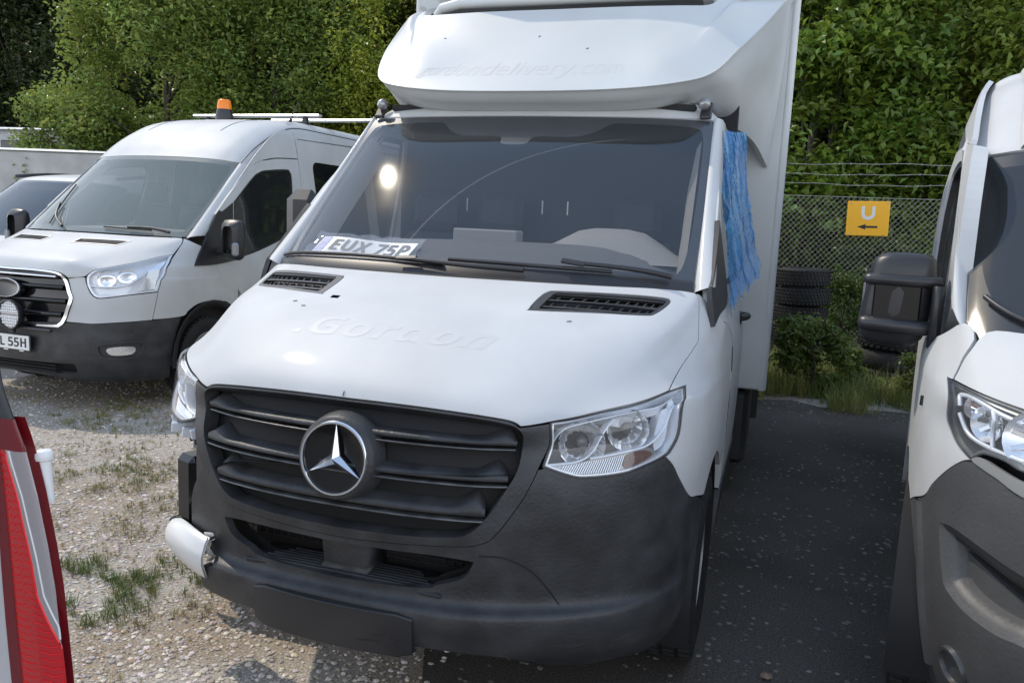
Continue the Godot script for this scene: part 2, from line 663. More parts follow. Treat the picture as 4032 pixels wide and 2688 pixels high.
	m = mat("grey_band", 0.22, 0.22, 0.215, 0.4)
	m = glass("sleeve", 0.7, 0.72, 0.75, 0.15, 0.08)
	m = mat("lamp_red_dark", 0.16, 0.008, 0.012, 0.2)
	m = mat("red_bright", 0.80, 0.012, 0.016, 0.2)
	m = glass("clear_strip", 0.50, 0.51, 0.52, 0.55, 0.1)
	m = mat("trailer_grey", 0.42, 0.43, 0.42, 0.6)
	tri_tex(m, tex.mottle, 0.4)
	m = mat("grille_grey", 0.09, 0.09, 0.095, 0.5)

# ================================================================ the box truck
var NG: Grid
var SR: Flank
var SL: Flank
const FLANK := [Vector2(0.25, 0.985), Vector2(0.6, 1.008), Vector2(0.9, 1.016), Vector2(1.1, 1.012), Vector2(1.25, 0.995), Vector2(1.36, 0.972), Vector2(1.6, 0.927), Vector2(1.85, 0.888), Vector2(2.05, 0.86), Vector2(2.2, 0.80)]
const LAMP := [3.74, 9.11, 3.74, 9.11, 4.52, 9.24, 5.24, 9.57, 5.82, 9.95, 6.28, 10.3, 6.8, 10.53, 6.8, 10.53, 7.19, 9.71, 7.21, 8.39, 6.93, 7.81, 6.72, 7.62, 6.21, 7.42, 5.67, 7.25, 4.83, 7.19, 4.47, 7.27, 3.9, 7.54, 3.9, 7.54, 3.97, 8.26]
const FRAME_OUT := [0, 5.16, 0.41, 5.17, 1.74, 5.3, 2.38, 5.41, 2.77, 5.64, 3.31, 6.4, 3.55, 6.81, 3.81, 7.48, 3.97, 8.26, 3.74, 9.08, 3.74, 9.08, 3.4, 9.02, 3.04, 8.93, 3.04, 8.93, 2.74, 9.09, 1.96, 9.07, 0, 9.03]
const FRAME_IN := [0, 5.42, 1.08, 5.47, 1.74, 5.55, 2.11, 5.65, 2.51, 6.05, 3.01, 6.89, 3.28, 7.6, 3.24, 8.48, 3.02, 8.86, 2.7, 8.98, 1.9, 8.97, 0, 8.94]

func wheel(parent: Node3D, at: Vector3, r: float, wd: float, side: float, rim_m: Material, called := "wheel") -> void:
	# side +1: the outer face looks towards +x
	var x := Transform3D(Basis(Vector3.FORWARD, PI / 2 * side), at)
	var mb := MB.new()
	var h := wd / 2
	var pr := []
	for q in [[r * 0.62, -h * 0.8], [r * 0.78, -h], [r * 0.93, -h * 0.94], [r * 0.985, -h * 0.78], [r, -h * 0.5], [r, h * 0.5], [r * 0.985, h * 0.78], [r * 0.93, h * 0.94], [r * 0.78, h], [r * 0.62, h * 0.8]]:
		pr.append(Vector2(q[0], q[1]))
	mb.lathe(x, pr, 48)
	var tyre := put(called, mb, M.rubber, parent)
	var b := MB.new()
	for k in 48:
		for j in 4:
			var a := TAU * (k + 0.5 * (j % 2)) / 48
			var bx := x * Transform3D(Basis(Vector3.UP, -a), Vector3(cos(a) * r, (j - 1.5) * h * 0.48, sin(a) * r))
			b.box(bx, Vector3(0.014, h * 0.36, r * 0.095), 0.002)
	stuff(put("tread", b, M.rubber, tyre))
	var m := MB.new()
	m.lathe(x, [Vector2(r * 0.64, h * 0.8), Vector2(r * 0.6, h * 0.82), Vector2(r * 0.56, h * 0.55), Vector2(r * 0.36, h * 0.35), Vector2(r * 0.3, h * 0.62), Vector2(r * 0.16, h * 0.68), Vector2(r * 0.14, h * 0.8), Vector2(0.001, h * 0.82)], 32)
	var rim := put("rim", m, rim_m, tyre)
	var nb := MB.new()
	for k in 6:
		var a := TAU * k / 6
		nb.lathe(x * Transform3D(Basis(), Vector3(cos(a) * r * 0.23, h * 0.62, sin(a) * r * 0.23)), [Vector2(0.012, 0), Vector2(0.012, 0.018), Vector2(0.001, 0.02)], 6)
	stuff(put("wheel_nuts", nb, M.steel, tyre))

func box_truck() -> void:
	var t := thing("box_truck", "white box truck facing the camera with dark grey bumper, torn at one corner", "truck")
	NG = Grid.new(nose_rows(), true)
	SR = Flank.new(FLANK, 1.0, 1.45, 0.045)
	SL = Flank.new(FLANK, -1.0, 1.45, 0.045)
	truck_nose(t)
	truck_lamps(t)
	truck_grille(t)
	truck_glass(t)
	truck_cab(t)
	truck_fairing(t)
	truck_body(t)

func nose_rows() -> Array:
	return [
		[Vector3(0, 0.235, -0.12), Vector3(0.193, 0.235, -0.126), Vector3(0.3667, 0.235, -0.15), Vector3(0.4825, 0.235, -0.185), Vector3(0.579, 0.235, -0.23), Vector3(0.6948, 0.235, -0.3), Vector3(0.8009, 0.235, -0.395), Vector3(0.883, 0.235, -0.49), Vector3(0.9341, 0.235, -0.63), Vector3(0.9611, 0.235, -0.88), Vector3(0.985, 0.235, -1.45)],
		[Vector3(0, 0.29, -0.055), Vector3(0.196, 0.29, -0.061), Vector3(0.3724, 0.29, -0.085), Vector3(0.49, 0.29, -0.12), Vector3(0.588, 0.29, -0.165), Vector3(0.7056, 0.29, -0.235), Vector3(0.8134, 0.29, -0.33), Vector3(0.8967, 0.29, -0.4413), Vector3(0.9486, 0.29, -0.5975), Vector3(0.9761, 0.29, -0.8638), Vector3(0.9876, 0.29, -1.45)],
		[Vector3(0, 0.35, -0.012), Vector3(0.199, 0.35, -0.018), Vector3(0.3781, 0.35, -0.042), Vector3(0.4975, 0.35, -0.077), Vector3(0.597, 0.35, -0.122), Vector3(0.7164, 0.35, -0.192), Vector3(0.8258, 0.35, -0.287), Vector3(0.9104, 0.35, -0.409), Vector3(0.9632, 0.35, -0.576), Vector3(0.991, 0.35, -0.853), Vector3(0.9916, 0.35, -1.45)],
		[Vector3(0, 0.455, 0.012), Vector3(0.2, 0.455, 0.006), Vector3(0.38, 0.455, -0.018), Vector3(0.5, 0.455, -0.053), Vector3(0.6, 0.455, -0.098), Vector3(0.72, 0.455, -0.168), Vector3(0.83, 0.455, -0.263), Vector3(0.915, 0.455, -0.391), Vector3(0.968, 0.455, -0.564), Vector3(0.996, 0.455, -0.847), Vector3(0.9985, 0.455, -1.45)],
		[Vector3(0, 0.497, -0.028), Vector3(0.2, 0.497, -0.034), Vector3(0.38, 0.497, -0.058), Vector3(0.5, 0.497, -0.093), Vector3(0.6, 0.497, -0.138), Vector3(0.72, 0.497, -0.208), Vector3(0.83, 0.497, -0.303), Vector3(0.915, 0.497, -0.421), Vector3(0.968, 0.497, -0.584), Vector3(0.996, 0.497, -0.857), Vector3(1.0012, 0.497, -1.45)],
		[Vector3(0, 0.62, -0.02), Vector3(0.2, 0.62, -0.026), Vector3(0.38, 0.62, -0.05), Vector3(0.5, 0.62, -0.085), Vector3(0.6, 0.62, -0.13), Vector3(0.72, 0.62, -0.2), Vector3(0.83, 0.62, -0.295), Vector3(0.915, 0.62, -0.415), Vector3(0.968, 0.62, -0.58), Vector3(0.996, 0.62, -0.855), Vector3(1.0085, 0.62, -1.45)],
		[Vector3(0, 0.74, -0.012), Vector3(0.2004, 0.74, -0.018), Vector3(0.3808, 0.74, -0.042), Vector3(0.501, 0.74, -0.077), Vector3(0.6012, 0.74, -0.122), Vector3(0.7214, 0.74, -0.192), Vector3(0.8317, 0.74, -0.287), Vector3(0.9168, 0.74, -0.409), Vector3(0.9699, 0.74, -0.576), Vector3(0.998, 0.74, -0.853), Vector3(1.0117, 0.74, -1.45)],
		[Vector3(0, 0.85, -0.015), Vector3(0.2006, 0.85, -0.021), Vector3(0.3811, 0.85, -0.045), Vector3(0.5015, 0.85, -0.08), Vector3(0.6018, 0.85, -0.125), Vector3(0.7222, 0.85, -0.195), Vector3(0.8325, 0.85, -0.29), Vector3(0.9177, 0.85, -0.4113), Vector3(0.9709, 0.85, -0.5775), Vector3(0.999, 0.85, -0.8538), Vector3(1.0147, 0.85, -1.45)],
		[Vector3(0, 0.94, -0.04), Vector3(0.2, 0.94, -0.046), Vector3(0.38, 0.94, -0.07), Vector3(0.5, 0.94, -0.105), Vector3(0.6, 0.94, -0.15), Vector3(0.72, 0.94, -0.22), Vector3(0.83, 0.94, -0.315), Vector3(0.915, 0.94, -0.43), Vector3(0.968, 0.94, -0.59), Vector3(0.996, 0.94, -0.86), Vector3(1.0152, 0.94, -1.45)],
		[Vector3(0, 1.035, -0.085), Vector3(0.2, 1.033, -0.088), Vector3(0.38, 1.026, -0.098), Vector3(0.52, 1.016, -0.112), Vector3(0.62, 1.018, -0.17), Vector3(0.72, 1.03, -0.24), Vector3(0.83, 1.04, -0.34), Vector3(0.91, 1.04, -0.46), Vector3(0.965, 1.03, -0.64), Vector3(0.99, 1.02, -0.9), Vector3(1.014, 1, -1.45)],
		[Vector3(0, 1.1, -0.15), Vector3(0.22, 1.098, -0.152), Vector3(0.42, 1.092, -0.165), Vector3(0.55, 1.082, -0.19), Vector3(0.65, 1.07, -0.235), Vector3(0.76, 1.07, -0.32), Vector3(0.85, 1.07, -0.42), Vector3(0.92, 1.065, -0.55), Vector3(0.965, 1.055, -0.72), Vector3(0.99, 1.045, -0.95), Vector3(1.0134, 1.03, -1.45)],
		[Vector3(0, 1.195, -0.31), Vector3(0.24, 1.193, -0.315), Vector3(0.46, 1.185, -0.33), Vector3(0.62, 1.17, -0.36), Vector3(0.735, 1.145, -0.41), Vector3(0.82, 1.13, -0.5), Vector3(0.885, 1.115, -0.6), Vector3(0.935, 1.1, -0.72), Vector3(0.97, 1.085, -0.87), Vector3(0.99, 1.07, -1.05), Vector3(1.0128, 1.06, -1.45)],
		[Vector3(0, 1.275, -0.5), Vector3(0.27, 1.275, -0.51), Vector3(0.52, 1.268, -0.53), Vector3(0.7, 1.252, -0.57), Vector3(0.81, 1.228, -0.63), Vector3(0.87, 1.19, -0.71), Vector3(0.92, 1.165, -0.79), Vector3(0.955, 1.145, -0.89), Vector3(0.978, 1.13, -1), Vector3(0.992, 1.115, -1.13), Vector3(1.012, 1.1, -1.45)],
		[Vector3(0, 1.33, -0.67), Vector3(0.28, 1.33, -0.685), Vector3(0.55, 1.325, -0.72), Vector3(0.74, 1.31, -0.77), Vector3(0.852, 1.285, -0.83), Vector3(0.9, 1.25, -0.88), Vector3(0.94, 1.22, -0.94), Vector3(0.962, 1.195, -1.01), Vector3(0.98, 1.175, -1.09), Vector3(0.992, 1.16, -1.18), Vector3(1.0063, 1.15, -1.45)],
		[Vector3(0, 1.372, -0.83), Vector3(0.29, 1.372, -0.85), Vector3(0.57, 1.37, -0.905), Vector3(0.76, 1.368, -0.965), Vector3(0.884, 1.355, -1.028), Vector3(0.925, 1.325, -1.05), Vector3(0.953, 1.29, -1.08), Vector3(0.968, 1.265, -1.12), Vector3(0.982, 1.245, -1.17), Vector3(0.993, 1.23, -1.23), Vector3(0.9984, 1.22, -1.45)],
	]

func truck_nose(t: Node3D) -> void:
	# liner behind the gaps
	var mb := MB.new()
	var intake := sm(both(P2([0, 5.02, 1.59, 5.05, 2.3, 4.98, 2.3, 4.98, 2.11, 4.61, 1.63, 4.36, 1.35, 4.22, 0, 4.12])), 4)
	mb.patch(NG, P2([0, 2.3, 7.4, 1.7, 7.6, 3.5, 7.9, 5, 8.1, 6.4, 8.6, 6.8, 9.4, 6.7, 9.98, 6.1, 9.98, 13.8, -9.98, 13.8, -9.98, 7.2, -9, 7.4, -8, 8.2, -3.2, 8.2, -3.1, 7.2, -2.9, 6, -2.9, 2.3]), [intake], 0.25, 0.25, -0.07, 0.0)
	put("inner_liner", mb, M.deep_black, t)
	# bonnet
	var hr := sm(P2([0, 9.06, 1.96, 9.1, 2.74, 9.12, 3.04, 8.96, 3.04, 8.96, 3.73, 9.15, 4.48, 9.36, 5.16, 9.72, 5.76, 10.04, 6.23, 10.36, 6.23, 10.36, 5.87, 11.48, 5.79, 12.28, 5.72, 12.64, 4.86, 13.54, 4.16, 13.91, 4.05, 13.97, 4.05, 13.97, 3, 13.93, 1.33, 13.86, 0, 13.85]), 5, false)
	var hood := shrink(both(hr), 0.02)
	var vr := sm(P2([1.42, 12.35, 1.4, 12.98, 1.43, 13.3, 1.55, 13.39, 2.3, 13.49, 3.21, 13.55, 3.45, 13.5, 3.5, 13.3, 3.38, 12.82, 3.2, 12.66, 2.4, 12.46, 1.51, 12.27]), 4)
	mb = MB.new()
	mb.patch(NG, hood, [vr, mir(vr)], 0.125, 0.125, 0.0, 0.022)
	var bonnet := put("bonnet", mb, M.white_paint, t)
	for s in [1, -1]:
		var pv: PackedVector2Array = vr if s == 1 else mir(vr)
		mb = MB.new()
		mb.patch(NG, shrink(pv, 0.02), [shrink(pv, 0.12)], 0.125, 0.125, -0.001, 0.02)
		var vent := put("bonnet_vent", mb, M.grille_grey if s == -1 else M.black_plastic, t)
		mb = MB.new()
		mb.patch(NG, shrink(pv, 0.1), [], 0.125, 0.125, -0.028, 0.0)
		put("vent_tray", mb, M.black_plastic, vent)
		for k in 3:
			var l := MB.new()
			var rows := []
			for j in 13:
				var u := lerpf(1.52, 3.36, j / 12.0)
				var v0 := 12.48 + k * 0.33 + (u - 1.5) * 0.10
				var line := []
				for q in [[-0.02, 0.0], [0.0, -0.003], [0.16, -0.008], [0.2, -0.02]]:
					line.append(NG.p(u * s, v0 + q[0]) + NG.n(u * s, v0 + q[0]) * q[1])
				rows.append(line)
			l.loft(rows, float(-s))
			put("vent_slat", l, M.grille_grey if s == -1 else M.black_plastic, vent)
			var rb := MB.new()
			for j in 11:
				var u := lerpf(1.6, 3.3, j / 10.0)
				var v0 := 12.48 + k * 0.33 + (u - 1.5) * 0.10
				var a := NG.p(u * s, v0 + 0.17) + NG.n(u * s, v0) * -0.01
				var b := NG.p(u * s + 0.02 * s, v0 + 0.31) + NG.n(u * s, v0) * -0.01
				rb.tube([a, b], 0.0035, 4)
			stuff(put("vent_ribs", rb, M.grille_grey if s == -1 else M.black_plastic, vent))
	# ghost of the lettering taken off the bonnet
	mb = MB.new()
	letters(".Gordon", "Droid Sans", true, func(q: Vector2) -> Array:
		var u := lerpf(-1.42, 1.44, q.x) + (q.y - 0.4) * 0.12
		var v := lerpf(10.93, 11.50, q.y)
		var n := NG.n(u, v)
		return [NG.p(u, v) + n * 0.0005, n], mb)
	stuff(put("ghost_lettering", mb, M.ghost_letters, bonnet))
	# small debris and chips on the bonnet
	mb = MB.new()
	for q in [[-1.75, 11.9, 0.2], [-1.55, 11.75, 0.1], [-0.12, 9.2, 1.6], [2.1, 12.0, 0.5]]:
		var n := NG.n(q[0], q[1])
		mb.box(T(NG.p(q[0], q[1]) + n * 0.002, n, q[2]), Vector3(0.016, 0.002, 0.003), 0.0005)
	stuff(put("leaf_bits", mb, M.black_plastic, bonnet))
	# wings
	var wing := P2([4.05, 13.98, 4.05, 13.98, 4.16, 13.91, 4.86, 13.54, 5.72, 12.64, 5.79, 12.28, 5.87, 11.48, 6.25, 10.34, 6.25, 10.34, 6.8, 10.55, 6.8, 10.55, 7.2, 9.71, 7.22, 8.39, 6.94, 7.79, 6.73, 7.6, 6.73, 7.6, 6.97, 7.28, 7.24, 6.8, 7.6, 6.29, 7.89, 5.98, 8.27, 5.81, 8.74, 5.55, 8.74, 5.55, 9.08, 6.09, 9.29, 6.22, 9.46, 6.09, 9.62, 5.73, 9.76, 5.18, 9.76, 5.18, 9.99, 5.1, 9.99, 5.1, 9.99, 13.98, 9.99, 13.98])
	mb = MB.new()
	mb.patch(NG, shrink(sm(wing, 5), 0.02), [], 0.125, 0.125, 0.0, 0.02)
	put("wing", mb, M.white_paint, t)
	var lwing := P2([4.05, 13.98, 4.05, 13.98, 4.16, 13.91, 4.86, 13.54, 5.72, 12.64, 5.79, 12.28, 5.87, 11.48, 6.25, 10.34, 6.25, 10.34, 6.8, 10.55, 6.8, 10.55, 7.2, 9.71, 7.22, 8.6, 7.22, 8.6, 7.9, 8.2, 8.5, 7.7, 9.08, 7.1, 9.46, 6.6, 9.62, 5.9, 9.76, 5.18, 9.76, 5.18, 9.99, 5.1, 9.99, 5.1, 9.99, 13.98, 9.99, 13.98])
	mb = MB.new()
	mb.patch(NG, mir(shrink(sm(lwing, 5), 0.02)), [], 0.125, 0.125, 0.0, 0.02)
	put("wing", mb, M.white_paint, t)
	# bumper
	var fo := sm(both(P2(FRAME_OUT)), 4)
	var bp := P2([0, 7, 3.0, 7.3, 3.85, 7.45, 3.9, 7.52, 3.9, 7.52, 4.47, 7.25, 4.83, 7.17, 5.67, 7.23, 6.21, 7.40, 6.72, 7.60, 6.72, 7.60, 6.97, 7.28, 7.24, 6.8, 7.6, 6.29, 7.89, 5.98, 8.27, 5.81, 8.68, 5.42, 8.68, 5.42, 8.45, 4.96, 8.11, 3.88, 8.01, 1.94, 7.9, 0.9, 7.9, 0.9, 7.3, 0.7, 6.71, 0.25, 5.66, 0.2, 4.7, 0.45, 3.72, 1.42, 2.62, 1.84, 0, 2.0, -1.45, 2.0, -2.41, 2.01, -3.18, 2.04, -3.27, 2.26, -3.02, 2.88, -3.02, 2.88, -2.52, 3.03, -2.52, 3.03, -2.6, 3.5, -2.83, 4.06, -2.83, 4.06, -3.2, 4.26, -3.6, 4.22, -4.18, 4.35, -4.18, 4.35, -4.05, 5.04, -3.76, 5.55, -3.15, 6.15, -3.15, 6.15, -2.9, 6.1, -2, 6.6])
	mb = MB.new()
	mb.patch(NG, sm(bp, 4), [shrink(fo, 0.0), intake], 0.125, 0.125, 0.0, 0.025)
	var bumper := put("bumper", mb, M.black_plastic, t)
	# curved shut line low on the bumper, and scrapes
	mb = MB.new()
	var sh := []
	for q in sm(P2([2.41, 5.14, 3.04, 5.11, 3.75, 4.8, 4.18, 4.34, 4.43, 3.9]), 6, false):
		sh.append(NG.p(q.x, q.y) + NG.n(q.x, q.y) * 0.0005)
	mb.tube(sh, 0.0022, 5)
	put("shut_line", mb, M.deep_black, bumper)
	mb = MB.new()
	for k in 5:
		var pts := []
		for j in 7:
			var u := 4.2 + k * 0.45 + j * 0.16
			var v := 2.2 + 0.25 * (k % 3) + 0.05 * sin(j * 1.3 + k)
			pts.append(NG.p(u, v) + NG.n(u, v) * 0.0002)
		mb.tube(pts, 0.0012, 4)
	stuff(put("scrape_marks", mb, M.scuffed_plastic, bumper))
	# number plate holder, bent to the bumper
	mb = MB.new()
	var rows := []
	for j in 13:
		var u := lerpf(-0.264, 0.264, j / 12.0)
		var z := 0.030 - u * u * 0.35
		var line := []
		var ww := 0.012 if (j == 0 or j == 12) else 0.0
		for q in [[0.322 + ww, -0.03], [0.322 + ww, -0.006], [0.328 + ww, 0.0], [0.39, 0.003], [0.452 - ww, 0.006], [0.457 - ww, 0.0], [0.458 - ww, -0.03]]:
			line.append(Vector3(u, q[0] - 0.01 * u, z + q[1] - (0.004 if ww > 0 else 0.0)))
		rows.append(line)
	mb.loft(rows, -1.0)
	for e in [rows[0], rows[12]]:
		for j in 5:
			mb.fq(e[j], e[j + 1], e[j + 1] * Vector3(0.99, 1, 1) + Vector3(0, 0, -0.03), e[j] * Vector3(0.99, 1, 1) + Vector3(0, 0, -0.03))
	var ph := put("plate_holder", mb, M.satin_black, t)
	mb = MB.new()
	for q in [[0.13, 0.362, 0.09, 0.05], [0.21, 0.375, 0.05, -0.1], [0.235, 0.345, 0.02, 1.2], [-0.2, 0.43, 0.03, 0.3], [0.16, 0.383, 0.06, 0.16]]:
		mb.box(Transform3D(Basis(Vector3.BACK, q[3]), Vector3(q[0], q[1], 0.0345 - q[0] * q[0] * 0.35)), Vector3(q[2], 0.0018, 0.0012), 0.0004)
	stuff(put("scratches", mb, M.scuffed_plastic, ph))
	# lower intake: step with treads, mesh wall, sensor block
	mb = MB.new()
	mb.box(Transform3D(Basis(), Vector3(0, 0.502, -0.115)), Vector3(0.66, 0.012, 0.15), 0.003)
	var step := put("bumper_step", mb, M.satin_black, t)
	mb = MB.new()
	mb.box(Transform3D(Basis(Vector3.RIGHT, -0.1), Vector3(0, 0.57, -0.235)), Vector3(0.84, 0.18, 0.01), 0.003)
	put("intake_wall", mb, M.deep_black, t)
	mb = MB.new()
	mb.box(Transform3D(Basis(), Vector3(0, 0.65, -0.14)), Vector3(0.72, 0.012, 0.18), 0.003)
	put("intake_roof", mb, M.deep_black, t)
	for k in 7:
		mb = MB.new()
		mb.box(Transform3D(Basis(), Vector3(0, 0.512, -0.052 - k * 0.017)), Vector3(0.62 - k * 0.03, 0.008, 0.007), 0.002)
		put("tread_bar", mb, M.black_plastic, step)
	mb = MB.new()
	for k in 34:
		mb.tube([Vector3(-0.46 + k * 0.028, 0.51, -0.222), Vector3(-0.46 + k * 0.028, 0.65, -0.226)], 0.002, 4)
	for k in 7:
		mb.tube([Vector3(-0.48, 0.515 + k * 0.02, -0.222), Vector3(0.48, 0.515 + k * 0.02, -0.222)], 0.002, 4)
	stuff(put("intake_mesh", mb, M.satin_black, t))
	mb = MB.new()
	mb.loft([[Vector3(-0.085, 0.65, -0.075), Vector3(0.085, 0.65, -0.075), Vector3(0.085, 0.65, -0.2), Vector3(-0.085, 0.65, -0.2)], [Vector3(-0.07, 0.53, -0.075), Vector3(0.07, 0.53, -0.075), Vector3(0.07, 0.53, -0.2), Vector3(-0.07, 0.53, -0.2)], [Vector3(-0.08, 0.51, -0.065), Vector3(0.08, 0.51, -0.065), Vector3(0.08, 0.51, -0.2), Vector3(-0.08, 0.51, -0.2)]], 1.0, true)
	put("sensor_block", mb, M.black_plastic, t)
	truck_damage(t)

func truck_damage(t: Node3D) -> void:
	# what the torn corner shows: a glossy bracket, brackets under the lamp, a white broken end
	var mb := MB.new()
	mb.box(Transform3D(Basis(Vector3.UP, -0.35), Vector3(-0.775, 0.575, -0.36)), Vector3(0.11, 0.25, 0.10), 0.02)
	put("corner_bracket", mb, M.gloss_black, t)
	mb = MB.new()
	mb.box(Transform3D(Basis(Vector3.UP, -0.35), Vector3(-0.78, 0.445, -0.36)), Vector3(0.15, 0.022, 0.12), 0.006)
	put("bracket_foot", mb, M.gloss_black, t)
	mb = MB.new()
	mb.box(Transform3D(Basis(Vector3.UP, -0.5), Vector3(-0.62, 0.62, -0.30)), Vector3(0.16, 0.34, 0.12), 0.015)
	mb.tube([Vector3(-0.72, 0.79, -0.3), Vector3(-0.70, 0.76, -0.27), Vector3(-0.66, 0.755, -0.25), Vector3(-0.62, 0.78, -0.22)], 0.009, 8)
	mb.box(Transform3D(Basis(Vector3.BACK, 0.3), Vector3(-0.71, 0.785, -0.29)), Vector3(0.05, 0.02, 0.03), 0.003)
	put("crash_bracket", mb, M.satin_black, t)
	# clear broken mounting feet under the lamp
	mb = MB.new()
	for q in [[-0.76, 0.852, -0.27, 0.06], [-0.70, 0.838, -0.22, 0.09], [-0.645, 0.832, -0.19, 0.07], [-0.60, 0.842, -0.17, 0.06]]:
		mb.box(Transform3D(Basis(Vector3.UP, 0.6) * Basis(Vector3.BACK, 0.2 * sin(q[0] * 40.0)), Vector3(q[0], q[1], q[2])), Vector3(q[3], 0.035, 0.03), 0.004)
	stuff(put("lamp_mounting", mb, M.lamp_silver, t))
	# broken white corner piece, a bent shell
	mb = MB.new()
	var rows := []
	for j in 11:
		var f := j / 10.0
		var c := Vector3(lerpf(-0.485, -0.80, f), lerpf(0.468, 0.435, f) + 0.025 * sin(f * 3.0), -0.075 - 0.19 * pow(f, 1.5))
		var hh := 0.062 * sqrt(maxf(1.0 - pow(f, 5.0), 0.0)) + 0.004
		var line := []
		for k in 9:
			var a := lerpf(-1.25, 1.55, k / 8.0)
			line.append(c + Vector3(-0.3 * cos(a) * hh * f, sin(a) * hh * (1.0 + 0.35 * sin(k * 2.1) * (1.0 - f) * 0.5), cos(a) * hh * 0.75))
		rows.append(line)
	mb.loft(rows, 1.0)
	var inner := []
	for r in rows:
		var l := []
		for q in r: l.append(q + Vector3(0.004, -0.001, -0.007))
		inner.append(l)
	mb.loft(inner, -1.0)
	put("broken_corner", mb, M.white_plastic, t)
	mb = MB.new()
	for k in 6:
		mb.box(Transform3D(Basis(Vector3(1, 0.4 * k, 0.2).normalized(), 0.6 + k), Vector3(-0.50 + 0.006 * sin(k * 2.0), 0.535 - k * 0.02, -0.088)), Vector3(0.035, 0.02, 0.003), 0.0005)
	stuff(put("torn_shards", mb, M.white_plastic, t))

